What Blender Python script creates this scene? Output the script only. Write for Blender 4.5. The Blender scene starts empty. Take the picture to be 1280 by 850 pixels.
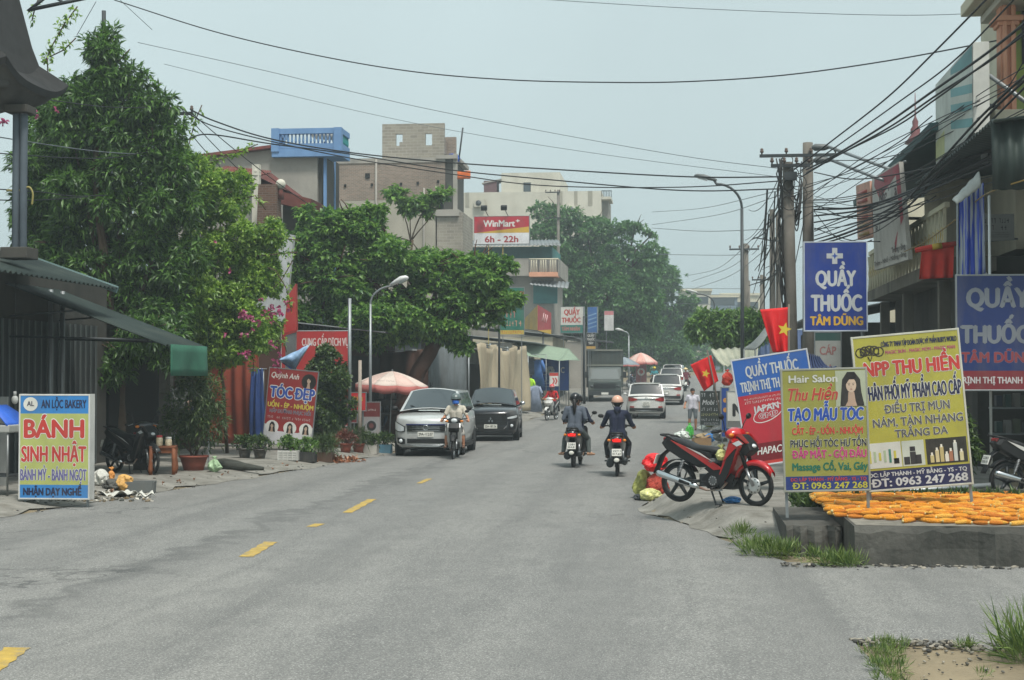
import bpy, bmesh, math, random
import numpy as np
from mathutils import Vector, Matrix, Euler

random.seed(11)
rng = np.random.default_rng(11)
S = bpy.context.scene
COL = S.collection
R = math.radians
PI = math.pi
V = Vector

# ------------------------------------------------------------------ camera, sky, sun, exposure
FPX = 1900.0
CAM = V((0, 0, 2.1))
YAW, PITCH = math.atan(210 / FPX), math.atan(46 / FPX)
cd = bpy.data.cameras.new('camera')
cd.sensor_fit = 'HORIZONTAL'; cd.sensor_width = 36; cd.lens = 36 * FPX / 1280
cd.clip_start = 0.1; cd.clip_end = 6000
cam = bpy.data.objects.new('camera', cd); COL.objects.link(cam)
cam.location = CAM; cam.rotation_euler = (PI / 2 + PITCH, 0, YAW)
S.camera = cam
CR = Euler((PI / 2 + PITCH, 0, YAW)).to_matrix()

W = bpy.data.worlds.new('World'); S.world = W; W.use_nodes = True
SUN_EL, SUN_AZ = R(62), R(150)          # azimuth measured from +Y towards +X
nt = W.node_tree
bg = nt.nodes['Background']
sk = nt.nodes.new('ShaderNodeTexSky'); sk.sky_type = 'NISHITA'; sk.sun_disc = False
sk.sun_elevation = SUN_EL; sk.sun_rotation = SUN_AZ
sk.air_density = 1.0; sk.dust_density = 8.0; sk.ozone_density = 1.0; sk.altitude = 0
hs = nt.nodes.new('ShaderNodeHueSaturation'); hs.inputs['Saturation'].default_value = 0.42
nt.links.new(sk.outputs[0], hs.inputs['Color'])
mx = nt.nodes.new('ShaderNodeMix'); mx.data_type = 'RGBA'; mx.inputs[0].default_value = 0.72   # cloud layer: even pale cover
mx.inputs[7].default_value = (5.1, 6.3, 6.42, 1)
nt.links.new(hs.outputs[0], mx.inputs[6])
ctx = nt.nodes.new('ShaderNodeTexCoord'); cn = nt.nodes.new('ShaderNodeTexNoise'); cn.inputs['Scale'].default_value = 2.2; cn.inputs['Detail'].default_value = 4
nt.links.new(ctx.outputs['Generated'], cn.inputs['Vector']); cm = nt.nodes.new('ShaderNodeMapRange'); cm.inputs[1].default_value = .3; cm.inputs[2].default_value = .7; cm.inputs[3].default_value = .93; cm.inputs[4].default_value = 1.07
nt.links.new(cn.outputs['Fac'], cm.inputs[0]); cs = nt.nodes.new('ShaderNodeVectorMath'); cs.operation = 'SCALE'; nt.links.new(mx.outputs[2], cs.inputs[0]); nt.links.new(cm.outputs[0], cs.inputs['Scale'])
nt.links.new(cs.outputs[0], bg.inputs[0]); bg.inputs[1].default_value = 0.084
sl = bpy.data.lights.new('sun', 'SUN'); sl.energy = 2.1; sl.angle = R(11); sl.color = (1.0, 0.955, 0.88)
so = bpy.data.objects.new('sun', sl); COL.objects.link(so)
sd = V((math.sin(SUN_AZ) * math.cos(SUN_EL), math.cos(SUN_AZ) * math.cos(SUN_EL), math.sin(SUN_EL)))
so.rotation_euler = sd.to_track_quat('Z', 'Y').to_euler(); so.location = (20, -20, 60)
S.view_settings.view_transform = 'Standard'; S.view_settings.look = 'None'
S.view_settings.exposure = 0.8; S.view_settings.gamma = 1.0
S.view_settings.use_curve_mapping = False
S.render.engine = 'CYCLES'
S.cycles.max_bounces = 6; S.cycles.transparent_max_bounces = 6
S.cycles.volume_bounces = 0; S.cycles.volume_step_rate = 5.0
S.cycles.use_denoising = True

# ------------------------------------------------------------------ placing helpers
def ray(px, py):
    return CR @ V(((px - 640) / FPX, -(py - 425) / FPX, -1))
def at(px, py, Y):
    r = ray(px, py); return CAM + r * (Y / r.y)
def gnd(px, py, z=0.0):
    r = ray(px, py); return CAM + r * ((z - CAM.z) / r.z)
def hz(py, Y):                       # height of a pixel row at distance Y
    return CAM.z + (471 - py) / FPX * Y
def hx(px, Y):
    return math.tan(math.atan((px - 640) / FPX) - YAW) * Y
def lin(c):
    return tuple(((x / 255) / 12.92 if x / 255 <= 0.04045 else ((x / 255 + 0.055) / 1.055) ** 2.4) for x in c)

# ------------------------------------------------------------------ materials
_M = {}
def M(name, col, rough=0.75, var=0.18, scale=2.0, metal=0.0, bump=0.0, bscale=None, coat=0.0, dirt=None, dirt_amt=0.5, spec=0.4, dscale=0.7):
    if name in _M: return _M[name]
    m = bpy.data.materials.new(name); m.use_nodes = True; _M[name] = m
    t = m.node_tree; b = t.nodes['Principled BSDF']
    b.inputs['Roughness'].default_value = rough; b.inputs['Metallic'].default_value = metal
    b.inputs['Specular IOR Level'].default_value = spec; b.inputs['Coat Weight'].default_value = coat
    c = lin(col)
    tc = t.nodes.new('ShaderNodeTexCoord')
    n = t.nodes.new('ShaderNodeTexNoise'); n.inputs['Scale'].default_value = scale; n.inputs['Detail'].default_value = 6
    n.inputs['Roughness'].default_value = 0.62
    t.links.new(tc.outputs['Object'], n.inputs['Vector'])
    mr = t.nodes.new('ShaderNodeMapRange'); mr.inputs[1].default_value = 0.3; mr.inputs[2].default_value = 0.7
    mr.inputs[3].default_value = 1 - var; mr.inputs[4].default_value = 1 + var * 0.6
    t.links.new(n.outputs['Fac'], mr.inputs[0])
    mul = t.nodes.new('ShaderNodeVectorMath'); mul.operation = 'SCALE'; mul.inputs[0].default_value = c
    t.links.new(mr.outputs[0], mul.inputs['Scale'])
    out = mul.outputs[0]
    if dirt is not None:
        n2 = t.nodes.new('ShaderNodeTexNoise'); n2.inputs['Scale'].default_value = dscale; n2.inputs['Detail'].default_value = 8
        n2.inputs['Roughness'].default_value = 0.7
        mp = t.nodes.new('ShaderNodeMapping'); mp.inputs['Scale'].default_value = (1, 1, 0.35)
        t.links.new(tc.outputs['Object'], mp.inputs[0]); t.links.new(mp.outputs[0], n2.inputs['Vector'])
        r2 = t.nodes.new('ShaderNodeMapRange'); r2.inputs[1].default_value = 0.48; r2.inputs[2].default_value = 0.68
        r2.inputs[3].default_value = 0; r2.inputs[4].default_value = dirt_amt
        t.links.new(n2.outputs['Fac'], r2.inputs[0])
        mm = t.nodes.new('ShaderNodeMix'); mm.data_type = 'RGBA'; mm.inputs[7].default_value = (*lin(dirt), 1)
        t.links.new(r2.outputs[0], mm.inputs[0]); t.links.new(out, mm.inputs[6]); out = mm.outputs[2]
    t.links.new(out, b.inputs['Base Color'])
    if bump:
        n3 = t.nodes.new('ShaderNodeTexNoise'); n3.inputs['Scale'].default_value = bscale or scale * 8; n3.inputs['Detail'].default_value = 5
        t.links.new(tc.outputs['Object'], n3.inputs['Vector'])
        bp = t.nodes.new('ShaderNodeBump'); bp.inputs['Strength'].default_value = bump; bp.inputs['Distance'].default_value = 0.03
        t.links.new(n3.outputs['Fac'], bp.inputs['Height']); t.links.new(bp.outputs[0], b.inputs['Normal'])
    return m
def glow(name, col, s):
    if name in _M: return _M[name]
    m = bpy.data.materials.new(name); m.use_nodes = True; _M[name] = m
    b = m.node_tree.nodes['Principled BSDF']; b.inputs['Base Color'].default_value = (*lin(col), 1)
    b.inputs['Emission Color'].default_value = (*lin(col), 1); b.inputs['Emission Strength'].default_value = s
    return m
def leafmat(name, c0, c1, trans=0.35):
    if name in _M: return _M[name]
    m = bpy.data.materials.new(name); m.use_nodes = True; _M[name] = m
    t = m.node_tree; t.nodes.remove(t.nodes['Principled BSDF']); o = t.nodes['Material Output']
    g = t.nodes.new('ShaderNodeNewGeometry'); cr = t.nodes.new('ShaderNodeValToRGB')
    cr.color_ramp.elements[0].color = (*lin(c0), 1); cr.color_ramp.elements[1].color = (*lin(c1), 1)
    t.links.new(g.outputs['Random Per Island'], cr.inputs[0])
    d = t.nodes.new('ShaderNodeBsdfDiffuse'); tr = t.nodes.new('ShaderNodeBsdfTranslucent'); gl = t.nodes.new('ShaderNodeBsdfGlossy')
    gl.inputs['Roughness'].default_value = 0.45; gl.inputs['Color'].default_value = (0.6, 0.65, 0.6, 1)
    for x in (d, tr): t.links.new(cr.outputs[0], x.inputs[0])
    a = t.nodes.new('ShaderNodeMixShader'); a.inputs[0].default_value = trans
    t.links.new(d.outputs[0], a.inputs[1]); t.links.new(tr.outputs[0], a.inputs[2])
    a2 = t.nodes.new('ShaderNodeMixShader'); a2.inputs[0].default_value = 0.06
    t.links.new(a.outputs[0], a2.inputs[1]); t.links.new(gl.outputs[0], a2.inputs[2])
    t.links.new(a2.outputs[0], o.inputs[0])
    return m
def brickmat(name, c1, c2, mortar, sc=1.0, bw=0.22, bh=0.075):
    if name in _M: return _M[name]
    m = M(name, c1, 0.9); t = m.node_tree; b = t.nodes['Principled BSDF']
    for l in list(b.inputs['Base Color'].links): t.links.remove(l)
    tc = t.nodes.new('ShaderNodeTexCoord'); sx = t.nodes.new('ShaderNodeSeparateXYZ'); cx = t.nodes.new('ShaderNodeCombineXYZ')
    ad = t.nodes.new('ShaderNodeMath'); ad.operation = 'ADD'
    t.links.new(tc.outputs['Object'], sx.inputs[0]); t.links.new(sx.outputs[0], ad.inputs[0]); t.links.new(sx.outputs[1], ad.inputs[1])
    t.links.new(ad.outputs[0], cx.inputs[0]); t.links.new(sx.outputs[2], cx.inputs[1])
    br = t.nodes.new('ShaderNodeTexBrick'); br.inputs['Color1'].default_value = (*lin(c1), 1); br.inputs['Color2'].default_value = (*lin(c2), 1)
    br.inputs['Mortar'].default_value = (*lin(mortar), 1); br.inputs['Scale'].default_value = sc
    br.inputs['Brick Width'].default_value = bw; br.inputs['Row Height'].default_value = bh; br.inputs['Mortar Size'].default_value = 0.012
    t.links.new(cx.outputs[0], br.inputs['Vector'])
    n = t.nodes.new('ShaderNodeTexNoise'); n.inputs['Scale'].default_value = 0.35; n.inputs['Detail'].default_value = 8
    t.links.new(tc.outputs['Object'], n.inputs['Vector'])
    mr = t.nodes.new('ShaderNodeMapRange'); mr.inputs[1].default_value = .3; mr.inputs[2].default_value = .7; mr.inputs[3].default_value = .72; mr.inputs[4].default_value = 1.2
    t.links.new(n.outputs['Fac'], mr.inputs[0])
    ml = t.nodes.new('ShaderNodeVectorMath'); ml.operation = 'SCALE'; t.links.new(br.outputs[0], ml.inputs[0]); t.links.new(mr.outputs[0], ml.inputs['Scale'])
    t.links.new(ml.outputs[0], b.inputs['Base Color'])
    return m
def glassmat(name, col, rough=0.06):
    m = M(name, col, rough, var=0.1, spec=0.8, coat=0.6); return m

# ------------------------------------------------------------------ mesh builder
def frame_of(d):
    d = d.normalized(); up = V((0, 0, 1)) if abs(d.z) < 0.95 else V((0, 1, 0))
    a = d.cross(up).normalized(); return a, a.cross(d).normalized()
class MB:
    def __init__(s):
        s.v = []; s.f = []; s.m = []; s.sm = []; s.mats = []; s.T = None
    def mi(s, m):
        if m not in s.mats: s.mats.append(m)
        return s.mats.index(m)
    def add(s, vs, fs, m, smooth=False):
        o = len(s.v); k = s.mi(m)
        if s.T is not None: vs = [s.T @ V(p) for p in vs]
        s.v.extend([tuple(p) for p in vs])
        for f in fs: s.f.append(tuple(i + o for i in f)); s.m.append(k); s.sm.append(smooth)
        return s
    def box(s, c, d, m, rot=None, taper=None):
        x, y, z = d[0] / 2, d[1] / 2, d[2] / 2
        vs = [V((sx * x, sy * y, sz * z)) for sz in (-1, 1) for sy in (-1, 1) for sx in (-1, 1)]
        if taper:
            for i in range(4, 8): vs[i].x *= taper[0]; vs[i].y *= taper[1]
        if rot is not None:
            if not isinstance(rot, Matrix): rot = Euler(rot).to_matrix()
            vs = [rot @ p for p in vs]
        c = V(c); vs = [p + c for p in vs]
        return s.add(vs, [(0, 2, 3, 1), (4, 5, 7, 6), (0, 1, 5, 4), (2, 6, 7, 3), (0, 4, 6, 2), (1, 3, 7, 5)], m)
    def tube(s, pts, r, m, n=8, cap=True, smooth=True, flat=None):
        pts = [V(p) for p in pts]; k = len(pts)
        if not hasattr(r, '__len__'): r = [r] * k
        a = None; vs = []
        for i, p in enumerate(pts):
            d = (pts[min(i + 1, k - 1)] - pts[max(i - 1, 0)])
            if d.length < 1e-9: d = V((0, 0, 1))
            d.normalize()
            if a is None: a, b = frame_of(d)
            else:
                a = a - d * a.dot(d)
                if a.length < 1e-6: a, b = frame_of(d)
                a.normalize(); b = a.cross(d).normalized()
            for j in range(n):
                t = 2 * PI * j / n; vs.append(p + (a * math.cos(t) + b * math.sin(t) * (flat or 1)) * r[i])
        fs = [(i * n + j, i * n + (j + 1) % n, (i + 1) * n + (j + 1) % n, (i + 1) * n + j) for i in range(k - 1) for j in range(n)]
        if cap: fs.append(tuple(range(n))[::-1]); fs.append(tuple((k - 1) * n + j for j in range(n)))
        return s.add(vs, fs, m, smooth)
    def lathe(s, prof, m, n=20, mat=None, smooth=True):
        vs = []; k = len(prof)
        for (r, z) in prof:
            for j in range(n):
                t = 2 * PI * j / n; p = V((r * math.cos(t), r * math.sin(t), z)); vs.append(mat @ p if mat is not None else p)
        fs = [(i * n + j, i * n + (j + 1) % n, (i + 1) * n + (j + 1) % n, (i + 1) * n + j) for i in range(k - 1) for j in range(n)]
        if prof[0][0] > 1e-6: fs.append(tuple(range(n))[::-1])
        if prof[-1][0] > 1e-6: fs.append(tuple((k - 1) * n + j for j in range(n)))
        return s.add(vs, fs, m, smooth)
    def prism(s, poly, t0, t1, m, ax='y', mat=None):
        # poly in the two remaining axes, extruded along ax
        def P(a, b, t): return {'x': V((t, a, b)), 'y': V((a, t, b)), 'z': V((a, b, t))}[ax]
        n = len(poly); vs = [P(a, b, t0) for a, b in poly] + [P(a, b, t1) for a, b in poly]
        if mat is not None: vs = [mat @ p for p in vs]
        fs = [tuple(range(n)), tuple(range(n, 2 * n))[::-1]] + [(i, n + i, n + (i + 1) % n, (i + 1) % n) for i in range(n)]
        return s.add(vs, fs, m)
    def loft(s, secs, m, caps=True, smooth=True, closed=True):
        n = len(secs[0]); k = len(secs); vs = [p for q in secs for p in q]; e = n if closed else n - 1
        fs = [(i * n + j, i * n + (j + 1) % n, (i + 1) * n + (j + 1) % n, (i + 1) * n + j) for i in range(k - 1) for j in range(e)]
        if caps and closed: fs.append(tuple(range(n))[::-1]); fs.append(tuple((k - 1) * n + j for j in range(n)))
        return s.add(vs, fs, m, smooth)
    def grid(s, fn, nu, nv, m, smooth=True):
        vs = [fn(i / nu, j / nv) for i in range(nu + 1) for j in range(nv + 1)]
        fs = [(i * (nv + 1) + j, (i + 1) * (nv + 1) + j, (i + 1) * (nv + 1) + j + 1, i * (nv + 1) + j + 1) for i in range(nu) for j in range(nv)]
        return s.add(vs, fs, m, smooth)
    def ell(s, c, r, m, nu=12, nv=8, rot=None, zmin=-1.0, zmax=1.0):
        c = V(c); vs = []
        if not hasattr(r, '__len__'): r = (r, r, r)
        rm = Euler(rot).to_matrix() if rot is not None and not isinstance(rot, Matrix) else rot
        t0, t1 = math.asin(zmin), math.asin(zmax)
        for i in range(nv + 1):
            t = t0 + (t1 - t0) * i / nv
            for j in range(nu):
                a = 2 * PI * j / nu; p = V((r[0] * math.cos(t) * math.cos(a), r[1] * math.cos(t) * math.sin(a), r[2] * math.sin(t)))
                vs.append((rm @ p if rm is not None else p) + c)
        fs = [(i * nu + j, i * nu + (j + 1) % nu, (i + 1) * nu + (j + 1) % nu, (i + 1) * nu + j) for i in range(nv) for j in range(nu)]
        if zmin > -1: fs.append(tuple(range(nu))[::-1])
        if zmax < 1: fs.append(tuple(nv * nu + j for j in range(nu)))
        return s.add(vs, fs, m, True)
    def torus(s, c, R_, r, m, nu=28, nv=8, ax='x', sq=1.0):
        vs = []
        for i in range(nu):
            a = 2 * PI * i / nu
            for j in range(nv):
                b = 2 * PI * j / nv; q = R_ + r * math.cos(b); h = r * sq * math.sin(b)
                p = {'x': V((h, q * math.cos(a), q * math.sin(a))), 'z': V((q * math.cos(a), q * math.sin(a), h)), 'y': V((q * math.cos(a), h, q * math.sin(a)))}[ax]
                vs.append(p + V(c))
        fs = [(i * nv + j, ((i + 1) % nu) * nv + j, ((i + 1) % nu) * nv + (j + 1) % nv, i * nv + (j + 1) % nv) for i in range(nu) for j in range(nv)]
        return s.add(vs, fs, m, True)
    def build(s, name, parent=None, bevel=0.0, seg=2, solid=0.0, loc=None, rot=None):
        me = bpy.data.meshes.new(name); me.from_pydata(s.v, [], s.f)
        for m in s.mats: me.materials.append(m)
        me.polygons.foreach_set('material_index', s.m); me.polygons.foreach_set('use_smooth', s.sm)
        bm = bmesh.new(); bm.from_mesh(me); bmesh.ops.recalc_face_normals(bm, faces=bm.faces); bm.to_mesh(me); bm.free()
        me.update()
        o = bpy.data.objects.new(name, me); COL.objects.link(o)
        if parent is not None: o.parent = parent
        if loc is not None: o.location = loc
        if rot is not None: o.rotation_euler = rot
        if bevel:
            b = o.modifiers.new('b', 'BEVEL'); b.width = bevel; b.segments = seg; b.limit_method = 'ANGLE'; b.angle_limit = R(38)
        if solid:
            b = o.modifiers.new('s', 'SOLIDIFY'); b.thickness = solid; b.offset = 0
        return o
def tag(o, label=None, cat=None, group=None, kind=None):
    for k, v in (('label', label), ('category', cat), ('group', group), ('kind', kind)):
        if v: o[k] = v
    return o
def thing(name, label, cat, loc=(0, 0, 0), rotz=0.0, group=None, rot=None):
    o = bpy.data.objects.new(name, None); COL.objects.link(o); o.empty_display_size = 0.2
    o.location = loc; o.rotation_euler = rot if rot is not None else (0, 0, rotz)
    return tag(o, label, cat, group)
def copy_tree(o, parent=None):
    c = o.copy(); COL.objects.link(c)
    if parent is not None: c.parent = parent
    for ch in list(o.children): copy_tree(ch, c)
    return c
def wob(pts, amp, seed=0):
    r = random.Random(seed); return [V(p) + V((r.uniform(-amp, amp), r.uniform(-amp, amp), r.uniform(-amp, amp))) for p in pts]

# ------------------------------------------------------------------ lettering
_tc = {}
def text_data(s, shear=0.0):
    k = (s, shear)
    if k not in _tc and 'Đ' in s:
        mx = lambda q: max(p[0] for p in text_data(q, shear)[0]); v, fc = text_data(s.replace('Đ', 'D'), shear); v, fc = list(v), list(fc)
        for i, ch in enumerate(s):
            if ch == 'Đ':
                a = mx((s[:i] + 'I').replace('Đ', 'D')) - mx('I'); o = len(v); v += [(a + p, q, -.0004) for p, q in ((-.03, .31), (.34, .31), (.34, .385), (-.03, .385))]; fc.append((o, o + 1, o + 2, o + 3))
        _tc[k] = (v, fc)
    if k not in _tc:
        f = bpy.data.curves.new('t', 'FONT'); f.body = s; f.shear = shear; f.resolution_u = 3; f.offset = 0.0
        o = bpy.data.objects.new('t', f); COL.objects.link(o)
        dg = bpy.context.evaluated_depsgraph_get(); me = bpy.data.meshes.new_from_object(o.evaluated_get(dg))
        v = [(q.co.x, q.co.y, 0.0) for q in me.vertices]; fc = [tuple(p.vertices) for p in me.polygons]
        bpy.data.objects.remove(o); bpy.data.curves.remove(f); bpy.data.meshes.remove(me)
        _tc[k] = (v, fc)
    return _tc[k]
CAPH = max(q[1] for q in text_data('H')[0])
def write(mb, s, x0, x1, z0, z1, m, y=-0.004, bold=0.03, outline=None, ow=0.05, shear=0.0, slope=0.0):
    """Letters on the XZ plane facing -Y; z0..z1 is baseline to cap height; bold and ow are shares of the cap height."""
    v, f = text_data(s, shear)
    if not v: return
    a = min(q[0] for q in v); b = max(q[0] for q in v); h = z1 - z0; sx = (x1 - x0) / (b - a); sz = h / CAPH
    def lay(dx, dz, yy, mm):
        mb.add([V((x0 + (q[0] - a) * sx + dx, yy + q[2], z0 + q[1] * sz + dz + slope * (q[0] - a) * sx)) for q in v], f, mm)
    if outline is not None:
        for i in range(8):
            t = 2 * PI * i / 8; lay(math.cos(t) * (ow + bold) * h, math.sin(t) * (ow + bold) * h, y + 0.0025 - i * 0.0001, outline)
    lay(0, 0, y, m)
    if bold:
        for i, (dx, dz) in enumerate(((1, 0), (-1, 0), (0, .7), (0, -.7))): lay(dx * bold * h, dz * bold * h, y - 0.0001 * (i + 1), m)
def C(r, g, b, rough=0.5):
    n = 'paint_%d_%d_%d' % (r, g, b); k = (r + g + b) / 3; q = lambda v: (v + (k - v) * .14) * .93 + 4
    return M(n, (q(r), q(g), q(b)), rough, var=0.17, scale=1.6, dirt=(104, 100, 90), dirt_amt=0.34, dscale=1.3, bump=.12, bscale=5)
WHITE = C(222, 222, 216); BLACK = C(22, 22, 24); RED = C(196, 28, 34); BLUE = C(22, 58, 158); YEL = C(222, 190, 40)
STEEL = M('grey_steel', (140, 146, 148), 0.45, metal=0.6, dirt=(95, 70, 50), dirt_amt=0.4)
DSTEEL = M('dark_steel', (62, 66, 68), 0.5, metal=0.5)
RUST = M('rusty_steel', (150, 140, 130), 0.7, dirt=(125, 62, 30), dirt_amt=0.9, dscale=2)
def disc(mb, cx, cz, rx, rz, m, y, n=28, a0=0.0):
    mb.add([V((cx, y, cz))] + [V((cx + rx * math.cos(a0 + 2 * PI * i / n), y, cz + rz * math.sin(a0 + 2 * PI * i / n))) for i in range(n)], [(0, i + 1, (i + 1) % n + 1) for i in range(n)], m)
def poly(mb, pts, m, y):
    mb.add([V((a, y, b)) for a, b in pts], [tuple(range(len(pts)))], m)
def board(name, label, cat, loc, rotz, w, h, bands, lines, frame=STEEL, t=0.05, fw=0.025, z0=0.0, legs=None, legm=STEEL, lean=0.0, tilt=0.0, extra=None, group=None, back=None, feet=0.0, back_legs=True):
    """A sign: thing > panel, frame, lettering, legs. bands: (z fraction from, to, material); fractions run from the bottom."""
    T = thing(name, label, cat, loc, group=group, rot=(lean, tilt, rotz))
    p = MB()
    for a, b, m in bands: p.box((0, 0, z0 + (a + b) / 2 * h), (w, t, (b - a) * h), m)
    if back: p.box((0, t * .5 + 0.006, z0 + h / 2), (w, 0.01, h), back)
    p.build('panel', T)
    if frame:
        f = MB()
        for sx in (-1, 1): f.box((sx * (w / 2 + fw / 2 - 0.002), 0, z0 + h / 2), (fw, t + 0.012, h + 2 * fw), frame)
        for zz in (z0 - fw / 2 + .002, z0 + h + fw / 2 - .002): f.box((0, 0, zz), (w - 0.004, t + 0.010, fw), frame)
        f.build('frame', T, bevel=0.004)
    l = MB(); yy = -t / 2 - 0.004
    for ln in lines:
        s, x0, x1, a, b, m = ln[:6]; kw = ln[6] if len(ln) > 6 else {}
        write(l, s, (x0 - .5) * w, (x1 - .5) * w, z0 + a * h, z0 + b * h, m, y=yy, **kw)
    if l.f: l.build('lettering', T)
    if extra: extra(T, w, h, z0, -t / 2)
    if legs:
        for lx in legs:
            g = MB(); g.box((lx * w, t * .5 + 0.014 if back_legs else 0, (z0 + (h * .5 if back_legs else 0) - feet) / 2), (0.035, 0.026, z0 + (h * .5 if back_legs else 0) + feet), legm); g.build('leg', T)
    return T
# ------------------------------------------------------------------ ground, road, haze
EY = [-40, 0, 62, 74, 86, 104, 124, 160, 260, 420, 2000]; EZ = [0, 0, 0, .16, .48, .92, 1.4, 2.2, 3.4, 4.0, 4.0]
LY = [-30, 10, 20, 25, 30, 36, 40, 50, 60, 75, 90, 105, 120, 150, 190, 260, 420]
LX = [-10.8, -10.7, -10.3, -9.7, -9.0, -8.3, -7.95, -7.5, -7.2, -6.8, -6.0, -5.0, -3.6, -.4, 5, 17, 45]
RY = [-30, 10, 12.4, 17.2, 18.4, 20, 21, 22.4, 23.6, 25, 28, 34, 45, 60, 75, 90, 105, 120, 150, 190, 260, 420]
RX = [1.7, 1.5, 1.36, 1.3, .95, .5, .33, -.1, -.6, -.62, -.25, .3, .7, .9, 1.25, 1.9, 2.9, 4.2, 7.5, 13, 26, 54]
def elev(y): return float(np.interp(y, EY, EZ))
def LE(y): return float(np.interp(y, LY, LX))
def RE(y): return float(np.interp(y, RY, RX))
def sm(t): t = max(0, min(1, t)); return t * t * (3 - 2 * t)
def rh(y): return .28 * sm((y - 18.2) / 3.2)
def gz(x, y):
    e = elev(y); l, r = LE(y), RE(y)
    if x > r: return e + rh(y) * sm((x - r) / .55)
    if x < l: return e + .12 * sm((l - x) / 1.0)
    return e
def onground(px, py):
    p = gnd(px, py)
    for _ in range(30):
        q = gnd(px, py, gz(p.x, p.y)); p = p * .5 + q * .5
    p.z = gz(p.x, p.y); return p
def spot(x, y): return V((x, y, gz(x, y)))

def ystations(a, b):
    ys = [a]
    while ys[-1] < b: ys.append(min(b, ys[-1] + max(.5, .018 * ys[-1])))
    return ys
def nodes_mat(name):
    m = bpy.data.materials.new(name); m.use_nodes = True; _M[name] = m
    t = m.node_tree; return m, t, t.nodes['Principled BSDF']
def N(t, typ, **kw):
    n = t.nodes.new(typ)
    for k, v in kw.items():
        if isinstance(k, str) and k.startswith('i_'): n.inputs[k[2:].replace('_', ' ')].default_value = v
        else: setattr(n, k, v)
    return n
def asphalt(name, base, dark, pale):
    m, t, b = nodes_mat(name); b.inputs['Roughness'].default_value = .82; b.inputs['Specular IOR Level'].default_value = .3
    g = N(t, 'ShaderNodeNewGeometry'); pos = g.outputs['Position']
    def noise(scale, sv=(1, 1, 1), det=6, lo=.35, hi=.65, rough=.6):
        mp = N(t, 'ShaderNodeMapping'); mp.inputs['Scale'].default_value = sv; t.links.new(pos, mp.inputs[0])
        n = N(t, 'ShaderNodeTexNoise'); n.inputs['Scale'].default_value = scale; n.inputs['Detail'].default_value = det; n.inputs['Roughness'].default_value = rough
        t.links.new(mp.outputs[0], n.inputs['Vector'])
        r = N(t, 'ShaderNodeMapRange'); r.inputs[1].default_value = lo; r.inputs[2].default_value = hi; t.links.new(n.outputs['Fac'], r.inputs[0]); return r.outputs[0], n
    def mix(fac, a, bcol, amt):
        k = N(t, 'ShaderNodeMath', operation='MULTIPLY'); t.links.new(fac, k.inputs[0]); k.inputs[1].default_value = amt
        x = N(t, 'ShaderNodeMix', data_type='RGBA'); t.links.new(k.outputs[0], x.inputs[0])
        if isinstance(a, tuple): x.inputs[6].default_value = (*a, 1)
        else: t.links.new(a, x.inputs[6])
        x.inputs[7].default_value = (*bcol, 1); return x.outputs[2]
    f1, _ = noise(.22, (1, .25, 1)); f2, _ = noise(42, det=3, lo=.46, hi=.58); f3, _ = noise(1.1, (1.6, .09, 1), lo=.5, hi=.72)
    f4, _ = noise(.6, (1, .5, 1), 9, .56, .68, .75); f5, n5 = noise(70, det=2, lo=.55, hi=.64)
    f6, _ = noise(9, (1, .35, 1), 4, .44, .62)
    c = mix(f1, lin(base), lin(pale), .95); c = mix(f3, c, lin(dark), .5); c = mix(f2, c, lin(dark), .5); c = mix(f6, c, lin(dark), .2); c = mix(f4, c, lin(dark), .45); c = mix(f5, c, lin((196, 196, 190)), .5)
    vo = N(t, 'ShaderNodeTexVoronoi', feature='DISTANCE_TO_EDGE'); vo.inputs['Scale'].default_value = .35
    wn = N(t, 'ShaderNodeTexNoise'); wn.inputs['Scale'].default_value = 1.2; wn.inputs['Detail'].default_value = 7; t.links.new(pos, wn.inputs['Vector'])
    wv = N(t, 'ShaderNodeVectorMath', operation='MULTIPLY_ADD'); t.links.new(wn.outputs['Color'], wv.inputs[0]); wv.inputs[1].default_value = (2.2, 2.2, 0); t.links.new(pos, wv.inputs[2])
    t.links.new(wv.outputs[0], vo.inputs['Vector'])
    cr = N(t, 'ShaderNodeMapRange'); cr.inputs[1].default_value = .004; cr.inputs[2].default_value = .016; cr.inputs[3].default_value = 1; cr.inputs[4].default_value = 0
    t.links.new(vo.outputs['Distance'], cr.inputs[0])
    gm, _ = noise(.16, det=3, lo=.54, hi=.64)
    cm = N(t, 'ShaderNodeMath', operation='MULTIPLY'); t.links.new(cr.outputs[0], cm.inputs[0]); t.links.new(gm, cm.inputs[1])
    c = mix(cm.outputs[0], c, lin((50, 52, 52)), .75)
    sx = N(t, 'ShaderNodeSeparateXYZ'); t.links.new(wv.outputs[0], sx.inputs[0])
    def mth(op, a, v2): k = N(t, 'ShaderNodeMath', operation=op); t.links.new(a, k.inputs[0]); k.inputs[1].default_value = v2; return k.outputs[0]
    seam = mth('SUBTRACT', sx.outputs[0], 0); sr = N(t, 'ShaderNodeMapRange'); sr.inputs[1].default_value = .05; sr.inputs[2].default_value = .22; sr.inputs[3].default_value = 1; sr.inputs[4].default_value = 0
    t.links.new(mth('ABSOLUTE', mth('ADD', seam, 4.75), 0), sr.inputs[0]); c = mix(sr.outputs[0], c, lin((58, 60, 60)), .32)
    tr_ = mth('ADD', mth('MULTIPLY', mth('SINE', mth('MULTIPLY', seam, 3.9), 0), .5), .5); c = mix(tr_, c, lin(dark), .22)
    t.links.new(c, b.inputs['Base Color'])
    bp = N(t, 'ShaderNodeBump'); bp.inputs['Strength'].default_value = .5; bp.inputs['Distance'].default_value = .01; t.links.new(n5.outputs['Fac'], bp.inputs['Height']); t.links.new(bp.outputs[0], b.inputs['Normal'])
    return m
ASPH = asphalt('worn_asphalt', (116, 116, 114), (80, 81, 81), (132, 131, 127))
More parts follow.
